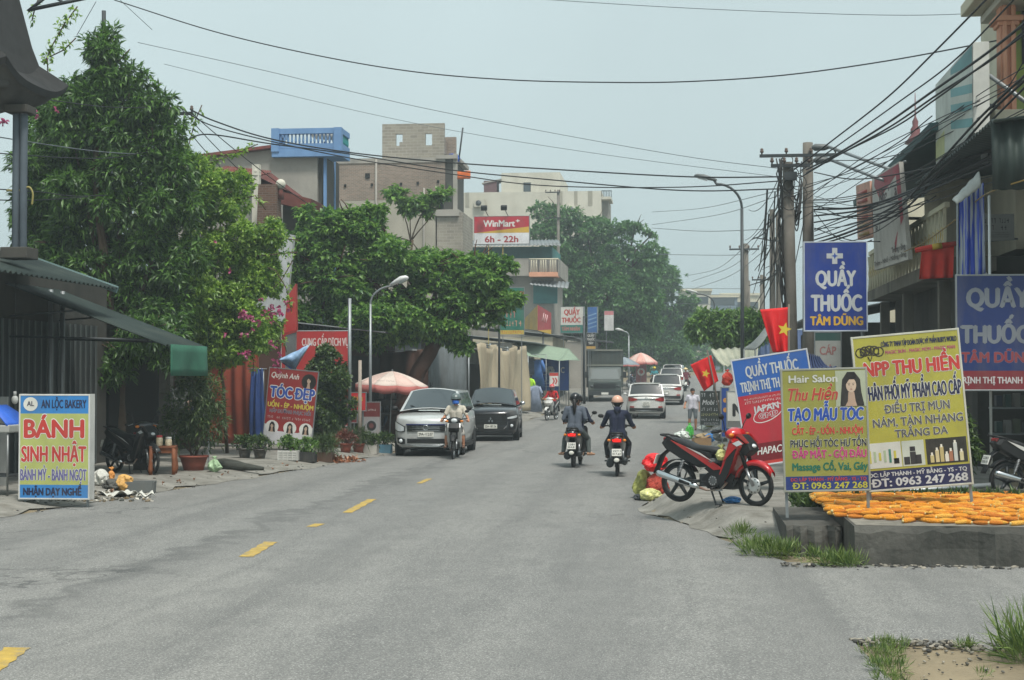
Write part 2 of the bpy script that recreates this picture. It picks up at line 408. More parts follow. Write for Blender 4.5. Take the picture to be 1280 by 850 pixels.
CONC = M('street_concrete', (132, 130, 123), .9, .3, 2.2, bump=.5, bscale=22, dirt=(90, 87, 78), dirt_amt=.85, dscale=1.6)
CONCD = M('stained_concrete', (80, 79, 74), .92, .35, 1.5, bump=.6, bscale=14, dirt=(46, 48, 44), dirt_amt=.85, dscale=1.3)
DIRT = M('earth', (128, 116, 94), .95, .3, 1.3, bump=.5, bscale=20, dirt=(92, 86, 70), dirt_amt=.7)

ys = ystations(-30, 900)
g = MB()
secs = []
for y in ys:
    l, r = LE(y), RE(y); e = elev(y)
    xs = [-450, -120, -40, l - 6, l - 1.0, l - .5, l, (l + r) / 2, r, r + .28, r + .55, r + 6, 40 + max(0, r), 140, 450]
    secs.append([V((x, y, gz(x, y) - .03)) for x in xs])
g.loft(secs, DIRT, caps=False, smooth=True, closed=False)
tag(g.build('ground'), kind='structure')
g = MB(); secs = []
for y in ystations(-25, 420):
    l, r = LE(y), RE(y); secs.append([V((l + (r - l) * k / 8, y, elev(y) + .025 * (1 - (2 * k / 8 - 1) ** 2))) for k in range(9)])
g.loft(secs, ASPH, caps=False, closed=False)
tag(g.build('road'), kind='structure')
rj = random.Random(3)
g = MB(); secs = []
for k in range(60):
    x = .75 + k * .27 if k < 30 else 8.75 + (k - 30) * 1.4; q = sm((x - .8) / 1.2)
    yn = 12.42 + (.12 * math.sin(k * 1.7) + rj.uniform(-.1, .1)) * (1 if k < 34 else 0) - (0.25 if k < 2 else 0)
    secs.append([V((x, yn - .06, -.05)), V((x, yn, .03 * q - .018)), V((x, yn + .5, .045 * q - .018)), V((x, 14.8, .053 * q - .018)), V((x, 17.25 + .5 * (1 - q), .04 * q - .02))])
g.loft(secs, ASPH, caps=False, closed=False)
tag(g.build('side_road'), kind='structure')
g = MB(); secs = []                                            # left roadside apron
for y in ystations(12, 130):
    l = LE(y) + .12 * math.sin(y * 1.3) + .1 * math.sin(y * 3.7 + 1) + .06 * math.sin(y * 8.9); secs.append([V((x, y, gz(x, y) + .006)) for x in (l - 7, l - 3, l - 1.0, l - .6, l - .3, l)])
g.loft(secs, CONC, caps=False, closed=False)
tag(g.build('roadside_pavement'), kind='structure')
g = MB(); secs = []                                            # right roadside apron
for y in ystations(18.3, 140):
    r = RE(y) + .07 * math.sin(y * 2.3) + .05 * math.sin(y * 6.1); secs.append([V((x, y, gz(x, y) + .006)) for x in (r, r + .15, r + .3, r + .45, r + .6, r + 2, r + 6)])
g.loft(secs, CONC, caps=False, closed=False)
tag(g.build('sidewalk'), kind='structure')
YP = M('worn_yellow_paint', (178, 150, 72), .85, .25, 8, dirt=(116, 116, 112), dirt_amt=.85, dscale=6)
g = MB()
for a_, e_, w_ in (((-20, 846), (22, 814), .2), ((307, 699), (339, 680), .17), ((389, 661), (400, 657), .15), ((434, 643), (465, 626), .15), ((524, 606), (537, 600), .12)):
    n = 8; A_, B_ = gnd(*a_), gnd(*e_); y0 = A_.y
    g.grid(lambda u, v: V((A_.x + (B_.x - A_.x) * u + w_ * (v - .5) + .012 * math.sin(u * 23 + v * 9), A_.y + (B_.y - A_.y) * u, elev(y0) + .0296)), n, 1, YP, False)
tag(g.build('road_marking'), kind='structure')
# haze over the whole street
hm = bpy.data.materials.new('haze_air'); hm.use_nodes = True; t = hm.node_tree
t.nodes.remove(t.nodes['Principled BSDF']); pv = t.nodes.new('ShaderNodeVolumePrincipled')
pv.inputs['Color'].default_value = (.80, .91, .95, 1); pv.inputs['Density'].default_value = 0.0015; pv.inputs['Anisotropy'].default_value = 0.2
t.links.new(pv.outputs[0], t.nodes['Material Output'].inputs['Volume'])
g = MB(); g.box((0, 440, 13.5), (940, 960, 29.0), hm)
tag(g.build('haze'), kind='stuff')

# ------------------------------------------------------------------ concrete slab at the corner, broken pavement
g = MB()
def chunk(x0, x1, y0, y1, z, m, name, seed, nx=26):
    b = MB(); r = random.Random(seed)
    def fx(u): return x0 + (x1 - x0) * u
    front = [(fx(i / nx), y0 + r.uniform(-.07, .06)) for i in range(nx + 1)]
    secs = [[V((x, y - .05, -.06)), V((x, y - .02 + r.uniform(-.03, .03), z * .45)), V((x, y, z - .05 + r.uniform(-.03, .02))), V((x, y + .05, z)), V((x, y0 + 1.2, z + r.uniform(-.006, .006))), V((x, y1, z)), V((x, y1, -.06))] for x, y in front]
    b.loft(secs, m, caps=True, smooth=False, closed=True); return b
CT = M('slab_concrete', (138, 134, 124), .92, .3, 1.0, bump=.5, bscale=16, dirt=(58, 58, 52), dirt_amt=.85, dscale=1.1)
o = chunk(1.92, 12, 17.25, 21.6, .44, CONCD, 'x', 4, 60).build('concrete_platform', bevel=0)
tag(o, 'raised stained concrete platform at the street corner with corn drying on top', 'platform')
b = MB(); b.add([V((1.95, 17.33, .444)), V((12, 17.33, .444)), V((12, 21.55, .444)), V((1.95, 21.55, .444))], [(0, 1, 2, 3)], CT); b.build('top_surface', o)
b = MB(); b.box((2.6, 21.2, .465), (1.5, .3, .05), CONCD, rot=(0, 0, .05)); b.build('slab', o, bevel=.01)
o = chunk(1.25, 1.9, 18.35, 21.0, .33, CONCD, 'x', 8, 8).build('concrete_ledge'); tag(o, 'short stained concrete ledge recessed beside the corner platform, grass at its foot', 'ledge')
g = MB()
rr = random.Random(5); n = 22
for (x0, y0, x1, y1, zz) in ((1.55, 6, 3.4, 12.15, -.012), (2.25, 6.5, 6.5, 11.3, .008)):
    pts = []
    for i in range(n):
        a = 2 * PI * i / n; ca, sa = math.cos(a), math.sin(a)
        k = 1 / max(abs(ca), abs(sa)) ** .8
        pts.append(V(((x0 + x1) / 2 + (x1 - x0) / 2 * max(-1, min(1, ca * k)) + rr.uniform(-.06, .06), (y0 + y1) / 2 + (y1 - y0) / 2 * max(-1, min(1, sa * k)) + rr.uniform(-.08, .08), zz)))
    g.add(pts, [tuple(range(n))], DIRT if zz < 0 else CONC)
tag(g.build('broken_pavement'), kind='structure')
g = MB(); GR = [M('stone_a', (120, 116, 106), .9), M('stone_b', (88, 86, 80), .9), M('stone_c', (146, 140, 128), .9), M('stone_d', (52, 52, 50), .9), M('stone_e', (66, 64, 60), .9)]
rr = random.Random(9)
def pebble(x, y, s, z=None):
    z = (gz(x, y) if z is None else z); g.ell((x, y, z + s * .2), (s * rr.uniform(.7, 1.3), s * rr.uniform(.7, 1.3), s * .5), rr.choice(GR), 6, 4, rot=(rr.uniform(-.4, .4), rr.uniform(-.4, .4), rr.uniform(0, 3)))
for i in range(1000):
    x = rr.uniform(1.35, 5.5); pebble(x, 12.42 - abs(rr.gauss(0, .2)) * (.5 + .7 * math.sin(x * 2.1) ** 2), rr.uniform(.008, .03), 0)
for i in range(260): pebble(rr.uniform(1.5, 5), rr.uniform(9.6, 12), rr.uniform(.006, .02), 0)
for i in range(260): pebble(rr.uniform(1.1, 5.5), 17.2 - abs(rr.gauss(0, .14)), rr.uniform(.008, .035), 0.02)
for i in range(240):
    y = rr.uniform(17.4, 60); pebble(RE(y) + abs(rr.gauss(0, .25)), y, rr.uniform(.008, .03))
for i in range(240):
    y = rr.uniform(18, 46); pebble(LE(y) - abs(rr.gauss(0, .5)) + .1, y, rr.uniform(.01, .035))
tag(g.build('gravel'), kind='stuff')
# ------------------------------------------------------------------ buildings
PLAS_G = M('grey_render', (150, 146, 138), .92, .22, .6, dirt=(98, 98, 94), dirt_amt=.75, dscale=.35, bump=.2)
PLAS_W = M('white_render', (190, 187, 174), .9, .1, .6, dirt=(150, 145, 130), dirt_amt=.55, dscale=.25)
PLAS_C = M('cream_render', (196, 190, 168), .9, .12, .5, dirt=(140, 134, 118), dirt_amt=.5, dscale=.3)
BRICK = brickmat('grey_brown_brick', (140, 120, 106), (114, 98, 87), (140, 134, 124))
BRICKG = brickmat('grey_block', (146, 140, 128), (128, 122, 112), (156, 152, 142), bw=.4, bh=.16)
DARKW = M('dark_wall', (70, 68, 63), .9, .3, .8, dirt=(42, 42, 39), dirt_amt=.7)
DBROWN = M('dark_brown_board', (72, 48, 38), .85, .3, 1)
BLUEP = M('blue_render', (104, 140, 182), .8, .12, 1, dirt=(60, 92, 140), dirt_amt=.4)
TEALP = M('teal_trim', (40, 130, 130), .7)
TEALW = M('teal_shutter', (62, 122, 122), .7, .2)
GLASS = glassmat('window_glass', (34, 44, 48)); GLASSD = glassmat('dark_glass', (14, 18, 20))
PINKP = M('peach_render', (206, 150, 122), .85, .12)
GREENC = M('green_sheet_metal', (42, 54, 51), .6, .25, 1.2, metal=.2, dirt=(70, 78, 70), dirt_amt=.6)
TINW = M('grey_tin', (122, 128, 130), .55, .3, 1.1, metal=.3, dirt=(90, 82, 74), dirt_amt=.7)
REDT = M('red_roof_tile', (112, 58, 52), .85, .35, 4, dirt=(80, 60, 54), dirt_amt=.6)
WOODB = M('brown_wood', (122, 72, 44), .7, .25, 6)
def window(par, c, w, h, face, mf=None, mp=None, name='window', d=.07, bars=0):
    """c = centre on the wall; face = outward direction '+x', '-x', '-y'."""
    b = MB(); mf = mf or PLAS_W; s = {'+x': (1, 0), '-x': (-1, 0), '-y': (0, -1)}[face]; along = (0, 1, 0) if s[0] else (1, 0, 0)
    def bx(bb, u, z, uw, zh, out, th, m):
        if s[0]: bb.box((c[0] + s[0] * out, c[1] + u, c[2] + z), (th, uw, zh), m)
        else: bb.box((c[0] + u, c[1] + s[1] * out, c[2] + z), (uw, th, zh), m)
    fr = .06
    bx(b, 0, h / 2 + fr / 2, w + 2 * fr, fr, d / 2, d, mf); bx(b, 0, -h / 2 - fr / 2, w + 2 * fr + .06, fr, d * .7, d * 1.4, mf)
    for k in (-1, 1): bx(b, k * (w / 2 + fr / 2), 0, fr, h, d / 2, d - .004, mf)
    for k in range(bars): bx(b, -w / 2 + w * (k + 1) / (bars + 1), 0, .03, h, d / 2, d * .6, mf)
    o = b.build(name, par); p = MB(); bx(p, 0, 0, w, h, .012, .02, mp or GLASS); p.build('pane', o); return o
def corr(mb, p0, p1, p2, p3, m, n=24, amp=.03):
    """corrugated sheet: p0-p1 across the waves, p0-p3 along them."""
    p0, p1, p2, p3 = map(V, (p0, p1, p2, p3)); nn = (p1 - p0).cross(p3 - p0).normalized()
    def fn(u, v):
        a = p0.lerp(p1, u); b = p3.lerp(p2, u); return a.lerp(b, v) + nn * amp * math.sin(u * n * PI * 2)
    mb.grid(fn, n * 6, 1, m, True)
# --- left: dark shophouse with awnings -----------------------------------------------------------------
H1 = thing('shophouse', 'dark old shophouse at the left edge with ornate curved eave and twin column', 'house', (-13.2, 30, .1))
def L(x, y, z): return V((x + 13.2, y - 30, z - .1))
b = MB(); b.box(L(-18.2, 28.5, 2.15), (9.96, 11, 4.1), DARKW); b.box(L(-20.8, 27.8, 6.4), (8, 9, 4.35), DARKW); b.build('wall', H1)
b = MB()
for y in np.linspace(24.5, 33.2, 30): b.box(L(-13.15, y, 1.7), (.03, .06, 3.1), M('shutter_grey', (92, 98, 98), .5, metal=.4))
b.box(L(-13.19, 28.8, 1.7), (.03, 8.9, 3.1), M('shutter_dark', (44, 47, 47), .5)); b.build('folding_shutter', H1)
for y in (30.1, 30.7): 
    b = MB(); b.tube([L(-12.9, y, .1), L(-12.9, y, 3.9)], .05, STEEL, 10); b.build('post', H1)
b = MB(); c = at(25, 200, 26)
for dx in (-.07, .07):
    b.tube([L(c.x + dx, 26, hz(305, 26)), L(c.x + dx, 26, 6.92)], .066, M('pale_blue_column', (80, 90, 98), .8), 14)
b.box(L(c.x, 26, 6.88), (.42, .42, .14), DARKW); b.box(L(c.x, 26, hz(310, 26)), (.5, .5, .2), DARKW); b.build('column', H1, bevel=.015)
b = MB(); EV = M('weathered_eave', (82, 82, 80), .9, .3, 2, dirt=(50, 50, 48), dirt_amt=.8); TL = M('dark_roof_tile', (42, 42, 42), .85, .3, 5)
def eave(k, z, m, hgt):
    cx, cy = c.x - 2.0, 26.15; S_ = []
    for i in range(41):
        a = i / 40 * 4; s_ = int(a) % 4; u = (a - int(a)) * 2 - 1
        lift = .28 * abs(u) ** 3
        hx_, hy_ = 2.02 + k, 1.1 + k * .9
        q = [(u * hx_, -hy_), (hx_, u * hy_), (-u * hx_, hy_), (-hx_, -u * hy_)][s_]
        S_.append((cx + q[0], cy + q[1], z + lift))
    return S_
rings = []
for k, z in ((-.9, 6.9), (-.25, 6.93), (.0, 7.04), (.12, 7.18), (.22, 7.2), (.26, 7.32), (.1, 7.44), (-.16, 7.62), (-.26, 7.95), (-.5, 9.1), (-.7, 9.9)):
    rings.append([L(*q) for q in eave(k, z, None, 0)])
b.loft(rings[:5], EV, caps=False); b.loft(rings[4:], TL, caps=False, smooth=False); b.build('roof', H1)
b = MB(); b.ell(L(c.x - .05, 25.3, 7.24), (.16, .16, .12), EV); b.build('eave_ornament', H1)
b = MB(); A0 = at(0, 313, 27); A1 = at(128, 360, 29)
for i in range(1):
    corr(b, L(-13.2, 24, 4.55), L(-13.2, 29.5, 4.55), L(-11.25, 29.5, 3.87), L(-11.25, 24, 3.87), GREENC, 26, .025)
b.box(L(-12.25, 29.52, 4.2), (2.1, .05, .13), M('pale_teal_edge', (120, 146, 144), .6), rot=(0, math.atan(.68 / 1.95), 0))
b.build('upper_awning', H1, solid=.01)
b = MB(); corr(b, L(-13.2, 28.6, 3.95), L(-13.2, 31.2, 3.95), L(-9.95, 31.2, 2.72), L(-9.95, 28.6, 2.72), GREENC, 12, .02)
b.box(L(-11.6, 31.24, 3.30), (3.5, .04, .07), M('pale_teal_edge', (120, 146, 144)), rot=(0, math.atan(1.23 / 3.25), 0))
b.build('lower_awning', H1, solid=.01)
b = MB()
b.grid(lambda u, v: L(-9.93 + .05 * math.sin(u * 9) * v, 28.9 + 2.3 * u, 2.74 - .62 * v), 24, 4, M('green_canvas', (48, 100, 80), .85, .25)); b.build('awning_valance', H1, solid=.01)
for y in (28.7, 31.1):
    b = MB(); b.tube([L(-13.15, y, 2.9), L(-10.3, y, 2.82)], .025, DSTEEL, 6); b.tube([L(-13.15, y, 3.3), L(-11.8, y, 3.4)], .02, DSTEEL, 6); b.build('awning_bracket', H1)
b = MB(); p0 = at(38, 12, 26); p1 = at(110, -3, 26)
b.tube([L(*p0), L(*p1)], .035, DSTEEL, 6); b.tube([L(*at(35, 14, 26)), L(*at(60, -6, 26))], .03, DSTEEL, 6); b.tube([L(*at(66, -4, 26)), L(*at(82, 4, 26))], .025, DSTEEL, 6); b.build('roof_bar', H1)
# second low dark shop behind the trees
H2 = thing('low_shop', 'low dark shop with a deep shaded front behind the flowering bougainvillea', 'shop', (-13.4, 38, .1))
def L2(x, y, z): return V((x + 13.4, y - 38, z - .1))
b = MB(); b.box(L2(-18, 38.6, 1.9), (9, 8.6, 3.6), DARKW); b.build('wall', H2)
b = MB(); corr(b, L2(-22.6, 34, 4.4), L2(-22.6, 43.2, 4.4), L2(-12.6, 43.2, 3.5), L2(-12.6, 34, 3.5), TINW, 40, .02); b.build('roof', H2, solid=.01)
b = MB(); b.box(L2(-13.46, 36.5, 1.5), (.06, 3.6, 2.6), M('painted_dim_doorway', (24, 24, 23), .9)); b.build('doorway', H2)  # flat slab, doorway shade painted in as near black
b = MB(); b.box(L2(-13.44, 40.2, 1.5), (.08, 2.6, 2.5), DBROWN); b.build('door', H2)
# grey houses above the trees
H3 = thing('townhouse', 'tall grey rendered townhouse with bright blue balustrade roof terrace', 'house', (-17, 62, 0))
def L3(x, y, z): return V((x + 17, y - 62, z))
Y3 = 60
b = MB(); xa, xb = hx(248, Y3), hx(396, Y3); zt = hz(176, Y3)
b.prism([(xa + 17, 0), (xb + 17, 0), (xb + 17, hz(172, Y3)), (hx(342, Y3) + 17, hz(172, Y3)), (hx(342, Y3) + 17, hz(179, Y3)), (xa + 17, hz(190, Y3))], -2, 1.2, PLAS_G); b.build('wall', H3)
b = MB(); b.box(L3((xa + hx(342, Y3)) / 2, 60 + 1.5, hz(184, Y3) + .07), (hx(342, Y3) - xa + .1, 3.6, .12), REDT, rot=(0, -math.atan((hz(179, Y3) - hz(190, Y3)) / (hx(342, Y3) - xa)), 0)); b.build('roof', H3)
b = MB(); b.box(L3(xb + .16, 61.4, hz(248, 61) ), (.3, 2.4, 3.6), DARKW); b.build('loggia', H3)  # solid block, shade of the recess put into its dark colour
for yy in (60.1, 61.7):
    b = MB(); b.box(L3(xb + .3, yy, 7.0), (.1, .18, 9.2), BLUEP); b.build('column', H3)
b = MB(); ba, bb = hx(341, Y3), hx(428, Y3); z0, z1 = hz(187, Y3), hz(154, Y3)
b.box(L3((ba + bb) / 2, 60.5, z0 + .06), (bb - ba, 1.6, .32), BLUEP); b.build('terrace_slab', H3)
b = MB()
for (za, zb) in ((z0 + .23, z0 + .42), (z1 - .22, z1)):
    b.box(L3((ba + bb) / 2, 59.82, (za + zb) / 2), (bb - ba, .22, zb - za), BLUEP); b.box(L3(bb - .12, 60.6, (za + zb) / 2 + .003), (.24, 1.34, zb - za), BLUEP); b.box(L3(ba + .12, 60.6, (za + zb) / 2 + .003), (.24, 1.34, zb - za), BLUEP)
for i in range(15):
    x = ba + .35 + (bb - ba - .7) * i / 14
    b.tube([L3(x, 59.8, z0 + .42), L3(x, 59.8, z0 + .55), L3(x, 59.8, z0 + .75), L3(x, 59.8, z1 - .22)], [.03, .05, .032, .04], BLUEP, 8)
for i in range(5):
    y = 60.05 + 1.1 * i / 4
    for x in (bb - .1, ba + .1): b.tube([L3(x, y, z0 + .42), L3(x, y, z0 + .55), L3(x, y, z1 - .22)], [.055, .085, .07], TEALP if x > ba + 1 else BLUEP, 8)
for x in (ba + .15, bb - .15): b.box(L3(x, 59.8, (z0 + z1) / 2 + .06), (.32, .3, z1 - z0 - .1), BLUEP)
b.build('balustrade', H3)
b = MB(); q = L3((ba + ba + 2.4) / 2 + .8, 61, z1 - .1)
for i in range(3): b.ell(q + V((-.4 + i * .3, .2 * i, .05)), (.3, .25, .22), M('pale_pot', (190, 190, 184)), 8, 5)
b.build('flower_pot', H3)
H4 = thing('tiled_house', 'small house with a red tiled hip roof and round lamps on brick pillars', 'house', (-15.5, 52, 0))
def L4(x, y, z): return V((x + 15.5, y - 52, z))
Y4 = 50; b = MB(); xa, xb = hx(215, Y4), hx(322, Y4)
b.box(L4((xa + xb) / 2, 53, hz(222, Y4) / 2), (xb - xa, 6, hz(222, Y4)), PLAS_G); b.build('wall', H4)
b = MB(); e = hz(216, Y4); rt = hz(199, Y4)
v = [L4(xa - .4, 49.6, e), L4(xb + .1, 49.6, e), L4(xb + .1, 56.4, e), L4(xa - .4, 56.4, e), L4(xa + 1.2, 52, rt + .2), L4(xb - .1, 52, rt)]
def tilegrid(p0, p1, p2, p3, n):
    p0, p1, p2, p3 = map(V, (p0, p1, p2, p3)); nn = (p1 - p0).cross(p3 - p0).normalized()
    def fn(u, w): return p0.lerp(p1, u).lerp(p3.lerp(p2, u), w) + nn * (.045 * abs(math.sin(u * n * PI)) + .05 * (1 - (w * 6) % 1))
    b.grid(fn, n * 6, 24, REDT, False)
tilegrid(v[0], v[1], v[5], v[4], 20); b.add(v, [(1, 2, 5), (2, 3, 4, 5), (3, 0, 4)], REDT)
b.build('roof', H4)
b = MB(); b.box(L4(xb + .05, 49.6, hz(250, Y4)), (.24, .24, 2.6), PLAS_W); b.tube([L4(xb + .05, 49.6, hz(215, Y4)), L4(xb + .05, 49.6, hz(212, Y4))], [.16, .1], PLAS_W); b.build('pillar', H4)
b = MB(); b.ell(L4(xb + .05, 49.6, hz(209, Y4)), .14, PLAS_W); b.build('globe_lamp', H4)
b = MB(); b.box(L4(hx(336, 49), 49, hz(262, 49)), (.72, .6, 1.9), brickmat('red_brown_brick', (100, 70, 56), (78, 56, 47), (104, 92, 82)), taper=(.85, .9)); b.build('brick_pillar', H4)
b = MB(); p = L4(hx(350, 49), 49, hz(224, 49)); b.ell(p, .17, PLAS_W); b.tube([p - V((0, 0, .5)), p - V((0, 0, .1))], [.12, .07], REDT); b.build('globe_lamp', H4)
b = MB(); b.box(L4(hx(370, 50), 50.6, hz(247, 50)), (1.1, 1.8, .4), REDT, rot=(0, .25, 0)); b.box(L4(hx(370, 50), 50.8, hz(266, 50)), (1.0, 1.4, .8), DARKW); b.build('porch', H4)
# brick building
H5 = thing('brick_building', 'unfinished brown brick building with a grey stair tower that has two openings', 'building', (-15.5, 82, 0))
def L5(x, y, z): return V((x + 15.5, y - 82, z))
Y5 = 80; xa, xb = hx(398, Y5), hx(556, Y5); zt = hz(193, Y5); zb_ = hz(246, Y5)
b = MB(); b.box(L5((xa + xb) / 2, 82.5, (zb_ + zt) / 2), (xb - xa, 5, zt - zb_), BRICK); b.box(L5((xa + hx(544, Y5)) / 2, 82.5, zb_ / 2 - .003), (hx(544, Y5) - xa, 4.98, zb_), M('pale_grey_render', (158, 153, 140), .92, .2, .5, dirt=(120, 116, 106), dirt_amt=.7, dscale=.3))
b.box(L5((xa + xb) / 2, 79.99, zt - .12), (xb - xa, .08, .26), PLAS_G); b.build('wall', H5)
b = MB(); ta, tb = hx(477, Y5), hx(555, Y5); tz = hz(149, Y5); oz0, oz1 = hz(177, Y5), hz(162, Y5)
def seg(x0, x1, z0, z1): b.box(L5((x0 + x1) / 2, 80.15, (z0 + z1) / 2), (x1 - x0, .22, z1 - z0), BRICKG)
o1, o2, o3, o4 = hx(494, Y5), hx(502.5, Y5), hx(531, Y5), hx(539.5, Y5)
seg(ta, tb, zt, oz0); seg(ta, tb, oz1, tz); seg(ta, o1, oz0, oz1); seg(o2, o3, oz0, oz1); seg(o4, tb, oz0, oz1); seg((o1 + o2) / 2 + .02, o2, oz0, oz0 + .2)
b.box(L5(ta + .1, 80.9, (zt + tz) / 2), (.2, 1.2, tz - zt), BRICKG); b.box(L5(tb - .1, 81.3, (zt + tz) / 2 - .4), (.2, 2.0, tz - zt - .8), BRICK)
b.build('stair_tower', H5)
b = MB(); b.box(L5(hx(561, 81), 81.3, hz(184, 81)), (.7, .24, 1.5), BRICK); b.build('parapet', H5)
b = MB()
for (px, py, w) in ((459, 215, .24), (464.5, 226.5, .12), (490.5, 228.5, .12), (501, 226, .12), (522, 225, .12), (547.5, 223.5, .12), (417, 219, .3), (431, 227, .12)):
    b.box(L5(hx(px, Y5), 79.99, hz(py, Y5)), (w, .1, w * 1.15), M('black_hole', (16, 16, 16), .9))
b.build('wall_opening', H5)
b = MB(); b.box(L5(hx(563, 81), 82.2, hz(232, 81)), (.5, 4.2, 3.4), DARKW); b.build('loggia', H5)  # recess shade painted as a solid dark block
for yy in (80.2, 84.3):
    b = MB(); b.box(L5(hx(569, yy), yy, hz(232, 80)), (.22, .22, 3.7), PLAS_G); b.build('column', H5)
b = MB(); b.box(L5(hx(562, 81), 82.2, hz(266, 81)), (1.3, 4.6, .35), PLAS_G); b.box(L5(hx(562, 81), 82.2, hz(196, 81)), (1.1, 4.7, .2), PLAS_G); b.build('balcony_slab', H5)
b = MB(); b.box(L5(hx(562, 80), 82, hz(360, 80) ), (1.4, 3.9, 8.2), BRICKG); b.build('annex', H5)
b = MB(); b.ell(L5(hx(564, 80), 80.5, hz(193, 80)), (.42, .4, .28), M('blue_tarp', (48, 92, 190), .6), 10, 6); b.build('tarp_bundle', H5)
b = MB(); b.tube([L5(hx(572, 80), 80.4, hz(195, 80)), L5(hx(577, 80), 80.4, hz(154, 80))], .045, DSTEEL, 6); b.build('mast', H5)
b = MB(); b.tube([L5(hx(470, Y5), 79.93, zt), L5(hx(470, Y5), 79.93, zt - 6)], .06, PLAS_G, 6); b.tube([L5(hx(530, Y5), 79.93, zb_ + .6), L5(hx(530, Y5), 79.93, zb_ - 6)], .05, PLAS_G, 6); b.build('drain_pipe', H5)
b = MB(); fx, fz = hx(579, 80), hz(215, 80); b.grid(lambda u, v: L5(fx - .36 + .72 * u, 80.2 + .04 * math.sin(u * 6), fz - .22 + .44 * v), 10, 3, M('orange_banner', (206, 100, 34), .8)); b.build('banner', H5, solid=.012)
# cream building far behind
H6 = thing('apartment_building', 'long cream apartment building standing behind the trees with a stair block on its roof', 'building', (-13, 146, 2))
def L6(x, y, z): return V((x + 13, y - 146, z - 2))
Y6 = 140; xa, xb = hx(572, Y6), hx(752, Y6); zt = hz(238, Y6)
b = MB(); b.box(L6((xa + xb) / 2, 146, zt / 2), (xb - xa, 12, zt), PLAS_W); b.build('wall', H6)
b = MB(); b.box(L6((hx(625, Y6) + hx(699, Y6)) / 2, 146, (zt + hz(212, Y6)) / 2), (hx(699, Y6) - hx(625, Y6), 10, hz(212, Y6) - zt), PLAS_W); b.build('stair_block', H6)
window(H6, L6(hx(659, 141), 141, hz(232, Y6)), .7, 1.1, '-y', PLAS_W)
b = MB(); b.box(L6(hx(611, Y6), 142, hz(230, Y6)), (1.2, 2, 1.25), M('maroon_tank', (92, 62, 64), .8)); b.box(L6(hx(613, Y6), 142, hz(222.5, Y6)), (1.9, 2.2, .1), PLAS_G, rot=(0, -.2, 0)); b.build('roof_shed', H6)
b = MB(); b.box(L6(hx(758, Y6), 142, hz(247, Y6)), (.9, 4, .25), PLAS_W); b.box(L6(hx(756, Y6), 144, hz(262, Y6)), (.6, 5, 2.2), PLAS_G)
for k in range(7): b.tube([L6(hx(752.5 + k * 2, Y6), 140.1, hz(246, Y6)), L6(hx(752.5 + k * 2, Y6), 140.1, hz(238, Y6))], .03, DSTEEL, 5)
b.tube([L6(hx(752, Y6), 140.1, hz(238, Y6)), L6(hx(765, Y6), 140.1, hz(238, Y6))], .04, DSTEEL, 5); b.build('balcony', H6)
b = MB()
for (a, w) in ((584, 6), (700, 8), (720, 5), (738, 7)): b.box(L6(hx(a, Y6), 139.99, zt - .7), (w * .06, .03, 1.4), M('water_stain', (150, 146, 132), .9))
b.build('rain_stain', H6)
for k, (px, py) in enumerate(((600, 252), (684, 258), (716, 262))):
    b = MB(); b.box(L6(hx(px, Y6), 139.8, hz(py, Y6)), (1.0, .4, .7), PLAS_W); b.lathe([(.26, 0), (.26, .02), (0, .03)], DSTEEL, 14, Matrix.Translation(L6(hx(px, Y6) - .1, 139.59, hz(py, Y6))) @ Matrix.Rotation(PI / 2, 4, 'X')); b.build('air_conditioner', H6)
# teal house
H7 = thing('balcony_house', 'grey house with teal shutters, tin roof and railed corner balcony beside the tall tree', 'house', (-9.5, 106, 1))
def L7(x, y, z): return V((x + 9.5, y - 106, z - 1))
Y7 = 102; xa, xb = hx(578, Y7), hx(692, Y7)
b = MB(); b.box(L7((xa + xb) / 2, 106, hz(345, Y7) / 2), (xb - xa, 8, hz(345, Y7)), PLAS_G); b.build('wall', H7)
b = MB(); b.box(L7((xa + xb) / 2, 106.4, (hz(322, Y7) + hz(306, Y7)) / 2), (xb - xa - .3, 7.2, hz(306, Y7) - hz(322, Y7)), TEALW); b.build('shutter', H7)
b = MB(); z = hz(322, Y7); b.box(L7((xa + xb) / 2 + .15, 105.6, hz(334, Y7)), (xb - xa + .5, 8.8, hz(323, Y7) - hz(345, Y7)), PLAS_G); b.build('parapet', H7)
b = MB(); ra, rb = hx(664, Y7), hx(699, Y7)
b.box(L7((ra + rb) / 2, 101.4, hz(344, Y7)), (rb - ra, 1.6, .3), PINKP); b.tube([L7(ra, 100.65, hz(325, Y7)), L7(rb, 100.65, hz(325, Y7)), L7(rb, 102.2, hz(325, Y7))], .05, PLAS_C, 6)
for i in range(13): b.tube([L7(ra + (rb - ra) * i / 12, 100.65, hz(342, Y7)), L7(ra + (rb - ra) * i / 12, 100.65, hz(325, Y7))], .03, PLAS_C if i % 4 else DSTEEL, 5)
b.build('balcony', H7)
b = MB(); zr = hz(307, Y7); corr(b, L7(xa, 100.8, zr - .05), L7(xb + .6, 100.8, zr - .05), L7(xb + .1, 105, hz(294, Y7)), L7(xa, 105, hz(294, Y7)), TINW, 26, .03); b.build('roof', H7, solid=.02)
b = MB(); b.box(L7(hx(682, Y7), 101.9, hz(367, Y7)), (hx(697, Y7) - hx(667, Y7), .14, 1.3), TEALW); b.build('window_shutter', H7)
b = MB(); corr(b, L7(hx(665, Y7), 100.3, hz(357, Y7)), L7(hx(712, Y7), 100.3, hz(362, Y7)), L7(hx(712, Y7), 102, hz(352, Y7)), L7(hx(665, Y7), 102, hz(350, Y7)), TINW, 10, .03); b.build('canopy', H7, solid=.02)
b = MB(); b.box(L7(hx(640, Y7), 101.95, hz(378, Y7)), (1.0, .12, .9), GLASSD); b.build('window', H7)
